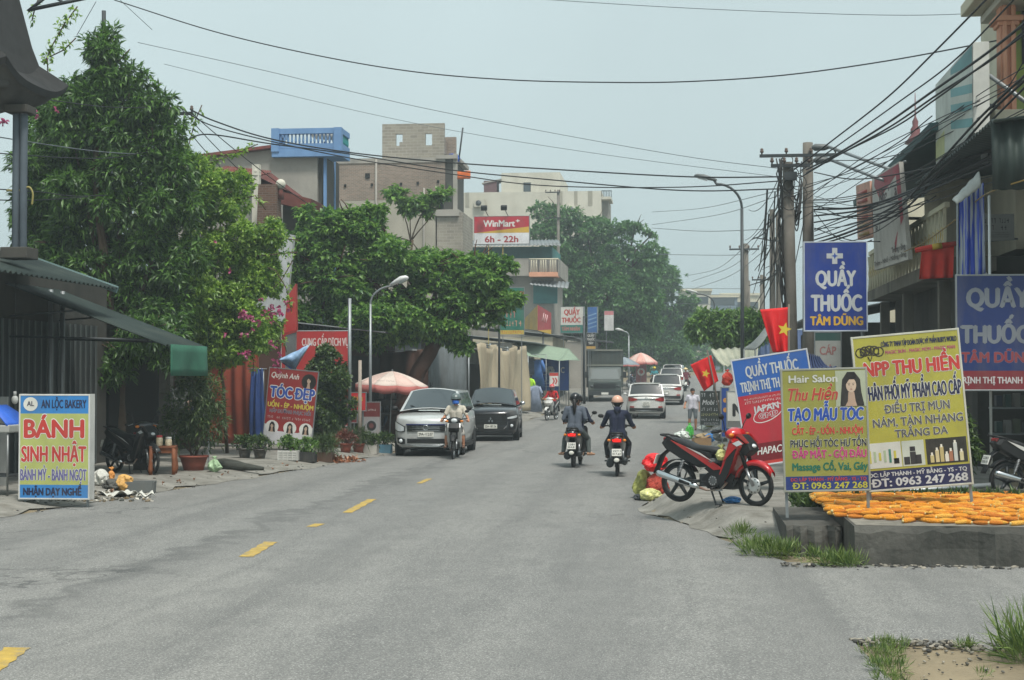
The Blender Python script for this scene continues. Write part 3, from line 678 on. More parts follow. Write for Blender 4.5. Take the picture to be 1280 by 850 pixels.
# low shops along the left side (dark fronts)
def lowshop(label, x1, y0, y1, z, m, fm, name='low_shop', depth=7):
    T = thing(name, label, 'shop', (x1, (y0 + y1) / 2, elev(y0)))
    b = MB(); b.box((-depth / 2, 0, z / 2), (depth, y1 - y0, z), m); b.build('wall', T)
    b = MB(); b.box((.03, 0, z * .42), (.08, (y1 - y0) * .82, z * .74), fm); b.build('dark_front_panel', T)
    b = MB(); corr(b, (-depth - .2, -(y1 - y0) / 2 - .2, z + .9), (-depth - .2, (y1 - y0) / 2 + .2, z + .9), (1.3, (y1 - y0) / 2 + .2, z - .02), (1.3, -(y1 - y0) / 2 - .2, z - .02), TINW, int((y1 - y0) * 3), .025); b.build('roof', T, solid=.012)
    return T
DIM = M('painted_dim_interior', (48, 46, 43), .9, .4, 2)  # interior shade put into the colour of the solid front panels
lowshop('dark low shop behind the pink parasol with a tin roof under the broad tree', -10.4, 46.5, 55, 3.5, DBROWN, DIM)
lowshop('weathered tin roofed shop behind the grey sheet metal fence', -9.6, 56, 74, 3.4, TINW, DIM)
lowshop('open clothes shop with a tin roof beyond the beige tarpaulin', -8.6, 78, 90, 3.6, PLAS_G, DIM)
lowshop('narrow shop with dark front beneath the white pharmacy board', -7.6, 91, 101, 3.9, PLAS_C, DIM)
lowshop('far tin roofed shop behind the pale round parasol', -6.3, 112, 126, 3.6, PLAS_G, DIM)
b = MB(); corr(b, (-8.1, 48.6, .12), (-8.0, 56.4, .12), (-8.0, 56.4, 3.3), (-8.1, 48.6, 3.3), M('grey_fence_sheet', (104, 110, 112), .6, .3, 1.2, metal=.3, dirt=(70, 66, 62), dirt_amt=.7), 30, .035)
o = b.build('sheet_metal_fence', solid=.01); tag(o, 'tall grey corrugated sheet metal fence between the trunk and the beige tarpaulin', 'fence')
b = MB(); b.box((-8.0, 56.5, 1.75), (.08, .08, 3.4), STEEL); b.build('post', o)
# right side ------------------------------------------------------------------------------------------
R1 = thing('pharmacy_shophouse', 'pharmacy shophouse at the right edge with green corrugated awning and dim interior', 'house', (4.9, 26.5, .28))
def Q1(x, y, z): return V((x - 4.9, y - 26.5, z - .28))
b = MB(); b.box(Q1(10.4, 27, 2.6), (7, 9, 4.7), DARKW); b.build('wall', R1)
b = MB(); corr(b, Q1(4.75, 23.8, 4.95), Q1(8.2, 23.8, 4.95), Q1(8.2, 23.9, 6.0), Q1(4.75, 23.9, 6.05), GREENC, 16, .03); b.build('awning_skirt', R1, solid=.012)
b = MB(); corr(b, Q1(4.75, 23.7, 6.0), Q1(4.75, 31.5, 6.0), Q1(9.5, 31.5, 6.6), Q1(9.5, 23.7, 6.6), GREENC, 34, .025); b.build('awning', R1, solid=.02)
b = MB()
for i in range(5):
    b.box(Q1(6.8, 30.2 - .0 * i, 1.0 + i * .5), (1.7, .35, .03), STEEL)
    for j in range(9): b.box(Q1(6.1 + j * .17, 30.2, 1.0 + i * .5 + .14), (.11, .2, .2 + .05 * (j % 3)), [C(40, 70, 66), C(120, 120, 116), C(70, 84, 60), C(30, 42, 60)][(i * 3 + j) % 4])
b.build('shelf', R1)
b = MB(); b.tube([(Q1(hx(1238, 25), 25, .3)), Q1(hx(1238, 25), 25, hz(250, 25))], .022, M('white_pipe', (200, 204, 204), .5), 8); b.build('post', R1)
R2 = thing('balcony_shophouse', 'dark two storey shophouse with lattice balcony railing and open shaded shopfront', 'house', (5.3, 37, .28))
def Q2(x, y, z): return V((x - 5.3, y - 37, z - .28))
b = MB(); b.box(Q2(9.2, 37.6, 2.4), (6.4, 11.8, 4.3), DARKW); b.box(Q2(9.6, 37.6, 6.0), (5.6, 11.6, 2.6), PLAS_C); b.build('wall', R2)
b = MB(); b.box(Q2(5.75, 37.3, 4.35), (1.0, 12.6, .28), M('stained_slab', (112, 108, 98), .9, .3, 1, dirt=(60, 58, 52), dirt_amt=.8)); b.build('balcony_slab', R2)
b = MB(); LT = M('lattice_white', (206, 202, 176), .8)
b.box(Q2(5.32, 37.3, 5.55), (.1, 12.4, .1), LT)
for i in range(24):
    y = 31.4 + i * .52; b.box(Q2(5.32, y, 5.0), (.06, .05, 1.0), LT)
    for k in (-1, 1): b.box(Q2(5.32, y + .26, 5.0), (.045, .05, 1.08), LT, rot=(k * .45, 0, 0))
    b.torus(Q2(5.32, y + .26, 5.0), .14, .025, M('lattice_ochre', (196, 168, 84), .8), 12, 5)
b.build('balcony_railing', R2)
b = MB(); b.box(Q2(7.6, 37.3, 7.35), (5.4, 13.4, .16), M('teal_roof', (54, 84, 86), .7, .2), rot=(0, -.12, 0)); b.build('roof', R2)
for y, x in ((33.2, 5.6), (38.4, 5.6), (42.6, 5.6)):
    b = MB(); b.box(Q2(x, y, 2.2), (.24, .24, 3.9), M('pillar_paint', (104, 100, 90), .85, .25, 1.5)); b.build('pillar', R2, bevel=.01)
for y in (35.0, 36.5, 40.6):
    b = MB(); b.box(Q2(5.93, y, 1.75), (.1, 1.2, 2.9), M('dark_green_door', (30, 48, 44), .7)); 
    for k in (-.3, .3): b.box(Q2(5.86, y + k, 1.75), (.04, .04, 2.9), DSTEEL)
    b.build('door', R2)
R3 = thing('painted_townhouse', 'peach and cream townhouse rising above the right edge with moulded pilasters', 'house', (6.2, 29, 6.6))
def Q3(x, y, z): return V((x - 6.2, y - 29, z - 6.6))
b = MB(); b.box(Q3(10.2, 31.2, 8.8), (7.4, 5, 4.4), PLAS_C); b.build('wall', R3)
b = MB(); xx = hx(1267, 28)
b.box(Q3(xx, 28.4, 8.2), (.28, .34, 3.3), PINKP); b.box(Q3(xx - .07, 28.2, 8.2), (.07, .1, 3.2), PINKP); b.box(Q3(xx + .07, 28.2, 8.2), (.07, .1, 3.2), PINKP); b.build('pilaster', R3, bevel=.01)
b = MB(); b.box(Q3(xx, 28.4, hz(31, 28)), (.5, .6, .1), PINKP); b.box(Q3(xx, 28.4, hz(36, 28)), (.38, .46, .1), PINKP); b.build('capital', R3, bevel=.02); b = MB(); b.box(Q3(xx, 28.4, hz(150, 28)), (.55, .6, .18), PLAS_C); b.box(Q3(xx, 28.4, hz(160, 28)), (.45, .5, .14), PINKP); b.build('plinth', R3, bevel=.02)
b = MB(); b.box(Q3(hx(1270, 28) + 2.9, 28.2, hz(2, 28) + .1), (7.0, 3.2, .22), PLAS_C); b.box(Q3(hx(1280, 28) + 2.9, 28.2, hz(10, 28)), (6.6, 2.9, .14), PLAS_W); b.build('cornice', R3, bevel=.02)
b = MB(); b.box(Q3(hx(1290, 28.8), 28.72, 8.3), (.7, .08, 2.6), C(150, 176, 60)); b.box(Q3(hx(1289, 28.8), 28.66, 8.35), (.3, .04, 1.0), DARKW); b.build('wall_panel', R3)
R4 = thing('corner_shop', 'small right hand shop with grey tin roof beyond the two concrete poles', 'shop', (4.6, 52, .28))
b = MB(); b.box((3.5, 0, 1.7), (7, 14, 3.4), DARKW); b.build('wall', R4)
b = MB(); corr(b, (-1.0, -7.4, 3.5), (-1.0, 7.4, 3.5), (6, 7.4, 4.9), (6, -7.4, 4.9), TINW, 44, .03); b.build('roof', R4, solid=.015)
b = MB(); b.box((-.03, 0, 1.5), (.08, 12, 2.4), DIM); b.build('dark_front_panel', R4)
R5 = thing('blue_sheet_shed', 'shed clad in blue corrugated sheet behind the green bush on the right', 'shed', (3.9, 72, .4))
b = MB(); corr(b, (-.9, -3, .0), (3.5, -3, .0), (3.5, -3, 3.8), (-.9, -3, 3.8), M('blue_sheet', (58, 78, 112), .6, .2, 1, metal=.2), 16, .04); b.build('front_sheet', R5, solid=.012)
b = MB(); b.box((1.3, 1.2, 1.85), (4.2, 8, 3.7), DARKW); b.build('wall', R5)
for (name, label, x, y, w, d, h, m) in (('office_block', 'distant blue grey office block at the far end of the street', hx(898, 220), 228, 5.6, 12, hz(371, 220), M('blue_grey_cladding', (104, 120, 136), .7)),
                                        ('office_block', 'distant pale block with stacked floors left of the blue grey one', hx(870, 214), 224, 4.2, 12, hz(362, 214), PLAS_W),
                                        ('office_block', 'distant pale block half hidden behind the poles at the far end', hx(928, 230), 240, 6, 12, hz(368, 230), PLAS_C)):
    T = thing(name, label, 'building', (x, y, 2.6)); h -= 2.6
    b = MB(); b.box((0, 0, h / 2), (w, d, h), m); b.build('wall', T)
    b = MB(); b.box((0, 0, h + .1), (w + .5, d + .5, .35), PLAS_C); b.build('roof', T)
    for k in range(5):
        bb = MB(); bb.box((0, -d / 2 - .02, 1.6 + k * 2.2), (w * .86, .1, 1.0), GLASS); bb.build('window_band', T)
T = thing('temple_turret', 'small pointed roof turret with a red finial seen over the shop roofs', 'tower', (hx(1146, 70), 70, hz(215, 70)))
b = MB(); b.box((0, 0, .6), (.55, .55, 1.2), PLAS_C); b.build('wall', T)
b = MB(); b.lathe([(.5, 1.1), (.3, 1.35), (.2, 1.5), (.22, 1.75), (.12, 1.9), (.14, 2.1), (.04, 2.3), (.015, 3.4)], M('maroon_finial', (104, 60, 62), .8), 10); b.box((.9, 0, .9), (1.4, .5, .7), TINW); b.build('roof', T)
T_base = hz(215, 70)
b = MB(); b.box((0, 1.2, -T_base / 2 + .1), (2.4, 2.2, T_base - .2), PLAS_C); b.build('tower_base', T)
# ------------------------------------------------------------------ trees and plants
def lumps(blobs, seed):
    r = random.Random(seed); out = []
    for c, q in blobs:
        q = q if hasattr(q, '__len__') else (q,) * 3; c = V(c); out.append((c, tuple(v * .62 for v in q)))
        for k in range(7):
            d = V((r.gauss(0, 1), r.gauss(0, 1), r.gauss(0, 1))).normalized(); s = r.uniform(.24, .5); out.append((c + V((d.x * q[0], d.y * q[1], d.z * q[2])) * r.uniform(.6, .98), tuple(v * s for v in q)))
    return out
def leaf_mesh(name, blobs, n, per, L, Wd, mat, parent, droop=.25, spread=.8, shell=.62, up=.15, seed=1, curl=.18, flat=0.0):
    """blobs: (centre, (rx, ry, rz)); n sprays of `per` leaves spread through the blobs' outer volume."""
    r = np.random.default_rng(seed)
    c = np.array([tuple(b[0]) for b in blobs], float); rad = np.array([b[1] if hasattr(b[1], '__len__') else (b[1],) * 3 for b in blobs], float)
    w = (rad.prod(1)) ** (2 / 3); w /= w.sum()
    k = r.choice(len(blobs), n, p=w)
    d = r.normal(size=(n, 3)); d[:, 2] += up; d /= np.linalg.norm(d, axis=1)[:, None]
    q = shell + (1 - shell) * r.random(n) ** .6; q = np.where(r.random(n) < .26, q + r.random(n) * .34, q)
    p = c[k] + d * rad[k] * q[:, None]
    out = d * (1 / rad[k]); out /= np.linalg.norm(out, axis=1)[:, None]
    P = np.repeat(p, per, 0); O = np.repeat(out, per, 0); m = n * per
    dirn = O * .75 + r.normal(size=(m, 3)) * spread; dirn[:, 2] -= droop; 
    if flat: dirn[:, 2] *= (1 - flat)
    dirn /= np.linalg.norm(dirn, axis=1)[:, None]
    side = np.cross(dirn, np.array([0, 0, 1.0]) + r.normal(size=(m, 3)) * (.55 if not flat else .25)); side /= np.linalg.norm(side, axis=1)[:, None] + 1e-9
    nrm = np.cross(side, dirn)
    l = L * (.65 + .7 * r.random(m))[:, None]; wv = Wd * (.7 + .6 * r.random(m))[:, None]
    base = P + r.normal(size=(m, 3)) * L * .12
    mid = base + dirn * l * .5 + nrm * l * curl * .5; tip = base + dirn * l - nrm * l * curl * .6
    lift = nrm * wv * .22
    v = np.stack([base, mid + side * wv * .5 + lift, tip, mid - side * wv * .5 + lift, mid], 1).reshape(-1, 3)
    i0 = np.arange(m) * 5
    f = np.stack([i0, i0 + 1, i0 + 4, i0 + 1, i0 + 2, i0 + 4, i0 + 2, i0 + 3, i0 + 4, i0 + 3, i0, i0 + 4], 1).reshape(-1)
    me = bpy.data.meshes.new(name); nf = m * 4
    me.vertices.add(len(v)); me.vertices.foreach_set('co', v.reshape(-1).astype(np.float32))
    me.loops.add(nf * 3); me.loops.foreach_set('vertex_index', f.astype(np.int32))
    me.polygons.add(nf); me.polygons.foreach_set('loop_start', (np.arange(nf) * 3).astype(np.int32)); me.polygons.foreach_set('loop_total', np.full(nf, 3, np.int32))
    me.materials.append(mat); me.update(calc_edges=True); me.validate()
    o = bpy.data.objects.new(name, me); COL.objects.link(o); o.parent = parent
    return o
BARK = M('bark', (86, 72, 58), .95, .35, 4, bump=.8, bscale=18)
BARKR = M('red_brown_bark', (74, 50, 40), .95, .3, 3, bump=.7, bscale=14)
L_MANGO = leafmat('dark_glossy_leaf', (26, 56, 26), (104, 146, 62), .45)
L_BOUG = leafmat('fresh_green_leaf', (58, 104, 34), (170, 204, 88), .5)
L_TERM = leafmat('broad_green_leaf', (46, 94, 38), (140, 180, 84), .48)
L_FAR = leafmat('deep_green_leaf', (42, 90, 48), (108, 150, 84), .45)
L_BUSH = leafmat('bush_leaf', (36, 62, 30), (90, 114, 52))
L_BRIGHT = leafmat('bright_leaf', (60, 100, 40), (126, 160, 76))
L_DRY = leafmat('dry_leaf', (120, 80, 48), (150, 100, 70), .1)
L_BAMB = leafmat('bamboo_leaf', (40, 62, 34), (92, 112, 58))
PINK = leafmat('pink_bract', (150, 48, 92), (190, 88, 136), .4)
def limb(b, p0, p1, r0, r1, m, seed=0, bow=.08, n=6):
    p0, p1 = V(p0), V(p1); rr = random.Random(seed); ln = (p1 - p0).length; o = V((rr.uniform(-1, 1), rr.uniform(-1, 1), rr.uniform(.1, .8))) * bow * ln
    b.tube([p0.lerp(p1, i / n) + o * math.sin(PI * i / n) + V((rr.uniform(-1, 1), rr.uniform(-1, 1), 0)) * .012 * ln for i in range(n + 1)], [r0 + (r1 - r0) * i / n for i in range(n + 1)], m, 7)
def tree(name, label, base, fork, blobs, leaf, n, per, L_, Wd, r0=.2, bark=BARK, group=None, seed=1, crown='crown', cat='tree', **kw):
    base = V(base); T = thing(name, label, cat, base, group=group)
    bl = [(V(c) - base, r) for c, r in blobs]; fk = V(fork) - base
    t = MB(); limb(t, (0, 0, -.1), fk, r0, r0 * .7, bark, seed, .03)
    for i, (c, r) in enumerate(bl):
        rz = r[2] if hasattr(r, '__len__') else r
        limb(t, fk - V((0, 0, .05)), c - V((0, 0, rz * .1)), r0 * .45, r0 * .1, bark, seed + i)
        rr = random.Random(seed * 31 + i); rx = r[0] if hasattr(r, '__len__') else r
        for k in range(4):
            d = V((rr.uniform(-1, 1), rr.uniform(-1, 1), rr.uniform(-.3, 1))).normalized(); limb(t, c - V((0, 0, rz * .1)), c + d * rx * .85, r0 * .12, .012, bark, seed + i * 7 + k, .1, 4)
    t.build('trunk', T)
    leaf_mesh(crown, lumps(bl, seed), n, per, L_, Wd, leaf, T, seed=seed, **kw)
    return T
def W_(px, py, Y, dy=0): p = at(px, py, Y); return V((p.x, Y + dy, p.z))
def blob(px, py, Y, rpx, rpy=None, ry=None, dy=0):
    k = Y / FPX; rx = rpx * k; rz = (rpy or rpx) * k
    return (W_(px, py, Y, dy), (rx, ry if ry else (rx + rz) / 2, rz))
# conical dark tree at the left
Yt = 35.5
tree('mango_tree', 'tall conical dark green tree on the left with long drooping leaves', spot(hx(150, Yt), Yt), W_(150, 430, Yt),
     [blob(132, 52, Yt, 20, 30), blob(140, 84, Yt, 40, 34), blob(188, 128, Yt, 34, 30), blob(104, 128, Yt, 36, 40), blob(125, 110, Yt, 45, 42), blob(160, 135, Yt, 42, 45), blob(92, 165, Yt, 45, 50), blob(140, 195, Yt, 60, 55, dy=.2), blob(185, 190, Yt, 42, 55), blob(95, 240, Yt, 62, 60, dy=.3),
      blob(165, 265, Yt, 62, 55), blob(60, 215, Yt, 40, 60, dy=.5), blob(205, 250, Yt, 40, 55), blob(120, 320, Yt, 70, 50, dy=.4), blob(190, 330, Yt, 55, 55), blob(70, 300, Yt, 50, 45, dy=.6), blob(150, 390, Yt, 70, 45, dy=.3), blob(205, 400, Yt, 40, 50), blob(28, 250, Yt, 40, 60, dy=1.5), blob(20, 300, Yt, 40, 45, dy=1.6), blob(8, 185, Yt, 40, 60, dy=1.8), blob(0, 250, Yt, 40, 60, dy=1.8), blob(45, 160, Yt, 36, 40, dy=1), blob(150, 440, 34, 36, 26), blob(215, 425, 34, 26, 36), blob(185, 415, 33, 30, 24), blob(125, 470, 34, 20, 30)],
     L_MANGO, 10500, 7, .22, .052, r0=.2, seed=3, droop=.42, spread=.6, shell=.5)
Yb = 37.0
T = tree('bougainvillea', 'sprawling bougainvillea with pink blossoms hanging over the red brown tarp', spot(hx(262, Yb), Yb + 1.4), W_(270, 400, Yb),
     [blob(250, 215, Yb, 26, 34), blob(272, 255, Yb, 42, 40), blob(235, 290, Yb, 46, 48), blob(300, 300, Yb, 42, 42), blob(262, 345, Yb, 58, 50), blob(318, 352, Yb, 34, 40), blob(225, 370, Yb, 40, 50), blob(290, 400, Yb, 50, 46), blob(318, 405, Yb, 28, 40), blob(250, 420, Yb, 44, 40), blob(300, 432, Yb, 34, 26), blob(215, 325, Yb, 34, 40)],
     L_BOUG, 11500, 6, .125, .056, r0=.05, seed=5, droop=.2, spread=.9, shell=.45, cat='plant')
base = T.location
def shoots(par, name, paths, Y, leaf, L_, n, seed, amp=.05):
    b = MB(); r = random.Random(seed); bl = []
    for pts in paths:
        P = [W_(x, y, Y) - base for x, y in pts]; b.tube(wob(P, .02, seed), [.014] * len(P), BARK, 5)
        for i in range(len(P) - 1):
            m_ = max(2, int((P[i + 1] - P[i]).length / .14))
            for k in range(m_): bl.append((P[i].lerp(P[i + 1], k / m_), (amp * r.uniform(.8, 1.8),) * 3))
    b.build('shoot', par); leaf_mesh(name, bl, len(bl) * n, 4, L_, L_ * .45, leaf, par, seed=seed, spread=1.0)
shoots(T, 'foliage', [[(228, 230), (236, 185), (244, 150), (252, 132)], [(252, 225), (262, 205), (285, 195), (322, 181)], [(300, 275), (330, 296), (374, 300)], [(318, 320), (348, 318), (372, 315)], [(330, 370), (352, 352), (366, 325)], [(296, 250), (320, 245), (332, 262)], [(320, 330), (345, 338), (358, 360), (364, 390)], [(335, 395), (352, 410), (358, 440)], [(240, 420), (236, 450), (244, 470)], [(275, 430), (280, 455), (276, 478)], [(310, 430), (318, 452), (316, 470)], [(212, 200), (226, 176), (232, 158)]], Yb, L_BOUG, .12, 3, 6)
shoots(T, 'foliage', [[(55, 80), (66, 55), (80, 30), (97, 8)], [(62, 70), (80, 62), (94, 48)], [(40, 25), (44, 8), (50, -8)], [(58, 120), (60, 95), (58, 70)]], 30, L_BOUG, .11, 3, 8)
r = random.Random(2); fl = []
for px, py, rr in ((343, 388, 9), (352, 392, 7), (336, 395, 8), (357, 385, 7), (315, 400, 8), (322, 407, 6), (300, 419, 7), (310, 414, 7), (284, 421, 5), (297, 443, 5), (309, 443, 5), (345, 448, 8), (346, 460, 6), (268, 305, 5), (306, 395, 6), (325, 375, 5), (66, 137, 5), (44, 140, 4), (58, 194, 4), (4, 152, 5), (262, 345, 4), (288, 338, 4), (341, 430, 5)):
    q = W_(px, py, Yb - 1.15) if px > 100 else W_(px, py, 33.2); fl.append((q - base, (rr * .018,) * 3))
leaf_mesh('blossom', fl, 75, 4, .085, .075, PINK, T, seed=9, spread=1.2, shell=.2)
# broad almond tree over the left side
Ya = 48.0
tree('almond_tree', 'broad spreading tree with a leaning red brown trunk and large leaves above the parked cars', spot(hx(486, Ya), Ya), W_(548, 420, Ya),
     [blob(400, 300, Ya, 46, 42), blob(440, 280, Ya, 44, 30), blob(372, 330, Ya, 40, 48), blob(420, 350, Ya, 60, 44, dy=-.3), blob(480, 330, Ya, 52, 34), blob(540, 335, Ya, 46, 20), blob(592, 333, Ya, 40, 14), blob(480, 385, Ya, 62, 36, dy=-.3), blob(540, 372, Ya, 56, 34), blob(598, 360, Ya, 44, 26), blob(625, 378, Ya, 30, 18), blob(630, 336, Ya, 14, 9), blob(455, 420, Ya, 48, 18), blob(400, 395, Ya, 44, 30), blob(560, 405, Ya, 40, 22), blob(592, 392, Ya, 40, 26), blob(520, 400, Ya, 46, 24), blob(572, 430, Ya, 16, 16), blob(468, 268, Ya, 16, 12)],
     L_TERM, 8600, 7, .2, .11, r0=.31, bark=BARKR, seed=7, droop=.05, spread=.75, shell=.45, flat=.35)
Yc = 63.0
tree('almond_tree', 'slim pole like young tree rising above the broad crown before the brick building', spot(hx(500, Yc), Yc), W_(514, 300, Yc),
     [blob(497, 245, Yc, 14, 9), blob(515, 256, Yc, 22, 11), blob(540, 250, Yc, 20, 9), blob(556, 244, Yc, 12, 7), blob(528, 264, Yc, 16, 8), blob(440, 292, Yc, 16, 10), blob(530, 318, Yc, 16, 8)],
     L_TERM, 420, 7, .26, .13, r0=.07, seed=12, droop=.05, spread=.8, shell=.2, flat=.4)
# far tall trees along the left
Yf = 118.0
tree('street_tree', 'tall dark spreading tree over the street beyond the balcony house', spot(hx(735, Yf), Yf), W_(738, 440, Yf),
     [blob(700, 275, Yf, 40, 16), blob(690, 292, Yf, 34, 18), blob(735, 295, Yf, 46, 26), blob(690, 330, Yf, 44, 34), blob(745, 330, Yf, 54, 38), blob(790, 330, Yf, 40, 34), blob(795, 285, Yf, 22, 6), blob(812, 294, Yf, 14, 4), blob(770, 365, Yf, 60, 40), blob(715, 375, Yf, 50, 42), blob(690, 365, Yf, 30, 30), blob(740, 405, Yf, 56, 32), blob(705, 405, Yf, 30, 24), blob(800, 385, Yf, 40, 40), blob(698, 265, Yf, 12, 6)],
     L_FAR, 6500, 6, .36, .2, r0=.5, seed=21, droop=.1, spread=.85, shell=.5, flat=.2)
Yg = 150.0
tree('street_tree', 'farthest dark tree whose crown reaches over the end of the street', spot(hx(792, Yg), Yg), W_(808, 440, Yg),
     [blob(800, 335, Yg, 34, 24), blob(832, 345, Yg, 26, 22), blob(812, 375, Yg, 48, 32), blob(840, 385, Yg, 28, 36), blob(800, 415, Yg, 52, 34), blob(838, 425, Yg, 28, 28), blob(775, 430, Yg, 40, 28), blob(822, 445, Yg, 38, 20)],
     L_FAR, 4500, 6, .42, .24, r0=.5, seed=23, droop=.1, spread=.85, shell=.5, flat=.2)
b0 = [(spot(x, 196)+ V((0, 0, z)), (r_, r_, r_ * 1.1)) for x, z, r_ in ((-14, 3, 5), (-7, 3, 4.5), (-2, 2.5, 4), (3, 2.4, 3.4), (-18, 6, 6), (-10, 6, 5))]
o = leaf_mesh('distant_woods', b0, 2600, 6, .7, .45, L_FAR, None, seed=29); tag(o, 'distant mass of dark trees closing the end of the street', 'woods', kind='stuff')
# bush beside the beauty sign, green bush on the right
tree('round_bush', 'rounded dark bush between the tilted red sign and the red shop board', spot(hx(412, 42), 42), W_(412, 520, 42), [blob(408, 470, 42, 26, 28), blob(398, 500, 42, 24, 30), blob(420, 495, 42, 20, 30), blob(405, 445, 42, 14, 14), blob(415, 525, 42, 18, 22), blob(390, 530, 42, 14, 18)],
     L_BUSH, 3400, 6, .1, .062, r0=.06, seed=31, cat='shrub')
Yh = 66
tree('leafy_bush', 'bright green broad leaved bush above the blue sheet shed on the right', spot(hx(912, Yh) + .8, Yh), W_(915, 440, Yh), [blob(885, 412, Yh, 20, 14), blob(905, 402, Yh, 24, 16), blob(930, 400, Yh, 26, 14), blob(948, 406, Yh, 16, 14), blob(908, 422, Yh, 24, 16), blob(940, 420, Yh, 24, 12), blob(880, 400, Yh, 10, 8)],
     L_BRIGHT, 1300, 6, .30, .11, r0=.1, seed=33, cat='shrub', droop=.15)
# pot plants
POT = M('terracotta', (142, 72, 56), .8, .2, 5, dirt=(98, 70, 58), dirt_amt=.5)
def potplant(name, label, loc, pr, ph, pm, blobs, leaf, n, per, L_, Wd, square=None, stems=6, seed=1, kind='pot', **kw):
    T = thing(name, label, 'plant', loc); b = MB()
    if square:
        w, d = square; t_ = .02
        for sx in (-1, 1): b.box((sx * (w / 2 - t_ / 2), 0, ph / 2), (t_, d, ph), pm); b.box((0, sx * (d / 2 - t_ / 2), ph / 2), (w - 2 * t_, t_, ph), pm)
        b.box((0, 0, ph * .4), (w - 2 * t_, d - 2 * t_, ph * .78), M('potting_soil', (60, 48, 36), .95))
        if kind == 'slatted':
            for i in range(4): b.box((0, -d / 2 - .006, ph * (.15 + .23 * i)), (w, .014, ph * .12), pm)
            for i in range(5): b.box((-w / 2 + w * i / 4, -d / 2 - .008, ph / 2), (.025, .02, ph), pm)
        b.build('planter', T, bevel=.004)
    else:
        b.lathe([(pr * .68, 0), (pr * .8, ph * .4), (pr * .95, ph * .85), (pr * 1.05, ph * .87), (pr * 1.05, ph), (pr * .92, ph), (pr * .88, ph * .85), (.0, ph * .85)], pm, 20); b.build('pot', T)
    s = MB(); rr = random.Random(seed)
    for i in range(stems):
        c, r_ = blobs[i % len(blobs)]; limb(s, (rr.uniform(-.3, .3) * (pr if not square else square[0]), rr.uniform(-.3, .3) * (pr if not square else square[1]), ph * .8), V(c) + V((rr.uniform(-.5, .5) * r_[0], rr.uniform(-.3, .3) * r_[1], 0)), .012, .006, BARK, seed + i, .05, 4)
    s.build('stem', T); leaf_mesh('foliage', blobs, n, per, L_, Wd, leaf, T, seed=seed, **kw); return T
p = onground(242, 588)
potplant('potted_bamboo', 'tall bushy potted plant in a wide terracotta bowl beside the small wooden table', p, .3, .32, POT, [((-.1, 0, 1.3), (.5, .4, .6)), ((.2, .1, 1.0), (.45, .4, .5)), ((.0, 0, 1.9), (.35, .3, .3)), ((-.35, 0, .9), (.3, .3, .4)), ((.35, 0, 1.5), (.25, .25, .4))], L_BAMB, 900, 5, .16, .028, stems=10, seed=41, droop=.3)
for i, (px, py, lab, sz, pm, lf, sq, kd) in enumerate(((359, 576, 'white slatted crate planter with low seedlings near the tilted beauty sign', (.46, .34), C(206, 206, 200), L_BRIGHT, 1, 'slatted'),
        (380, 578, 'black crate planter with bright lettuce green seedlings', (.46, .36), C(36, 38, 40), L_BRIGHT, 1, 'plain'), (404, 578, 'brown box planter with long grassy onion leaves', (.4, .34), C(98, 66, 50), L_BAMB, 1, 'plain'),
        (322, 574, 'dark clay pot with a dusty low shrub left of the tilted sign', None, C(62, 58, 52), L_BUSH, 0, ''), (303, 573, 'small pot with a yellow flowering plant beside the red brown tarp', None, C(80, 76, 70), L_BUSH, 0, ''),
        (430, 566, 'low pot of reddish leaves at the foot of the steel pole', None, POT, leafmat('red_leaf', (92, 50, 44), (140, 84, 70)), 0, ''), (446, 566, 'pot of tall thin grass blades behind the rusty white post', None, POT, L_BAMB, 0, ''),
        (462, 568, 'white planter box of small herbs near the silver car', (.36, .3), C(190, 186, 176), L_BUSH, 1, 'plain'), (480, 567, 'blue tub with small seedlings beside the silver car', (.34, .3), C(74, 132, 160), L_BUSH, 1, 'plain'),
        (415, 560, 'pot of spiky green leaves behind the brown box planter', None, POT, L_BAMB, 0, ''))):
    p = onground(px, py); p.y = p.y + .2
    potplant('pot_plant', lab, p, .17, .24, pm, [((-.1, 0, .36), (.16, .14, .14)), ((.1, 0, .36), (.16, .14, .13)), ((0, 0, .44), (.12, .1, .1))], lf, 110 if i != 2 else 160, 5, .10 if lf is not L_BAMB else .26, .035 if lf is not L_BAMB else .014, square=sz, seed=50 + i, kind=kd, droop=.05, up=.6)
# weeds and grass tufts
def tufts(name, pts, leaf, L_, Wd, n, seed, label=None):
    r = np.random.default_rng(seed); bl = [(V((x, y, z + .02)), (s, s * .7, s * .35)) for x, y, z, s in pts]
    return leaf_mesh(name, bl, n, 5, L_, Wd, leaf, None, seed=seed, droop=-.9, spread=.55, shell=.1, up=.2, curl=.1)
L_GR = leafmat('grass_blade', (60, 92, 36), (128, 146, 76))
g1 = [(1.0, 18.1, 0.02, .28), (1.2, 18.0, 0.02, .22), (.85, 18.4, 0.02, .2), (1.75, 17.2, 0, .22), (1.85, 17.05, 0, .18), (1.5, 17.5, .02, .15), (1.65, 17.1, 0, .16), (.75, 19.2, .1, .18)]
o = tufts('grass', g1, L_GR, .15, .010, 420, 61); tag(o, kind='stuff')
g2 = [(1.5, 11.6, 0, .16), (1.45, 11.1, 0, .14), (1.42, 10.7, 0, .12), (1.6, 12.0, 0, .14), (1.5, 10.2, 0, .14), (2.6, 12.0, 0, .15), (2.9, 12.05, 0, .12), (3.15, 12.0, 0, .16), (2.2, 12.1, 0, .08), (1.4, 9.8, 0, .14), (2.6, 11.0, 0, .07), (3.05, 10.8, 0, .06), (2.1, 10.9, 0, .06)]
o = tufts('grass', g2, L_GR, .07, .006, 620, 62); tag(o, kind='stuff')
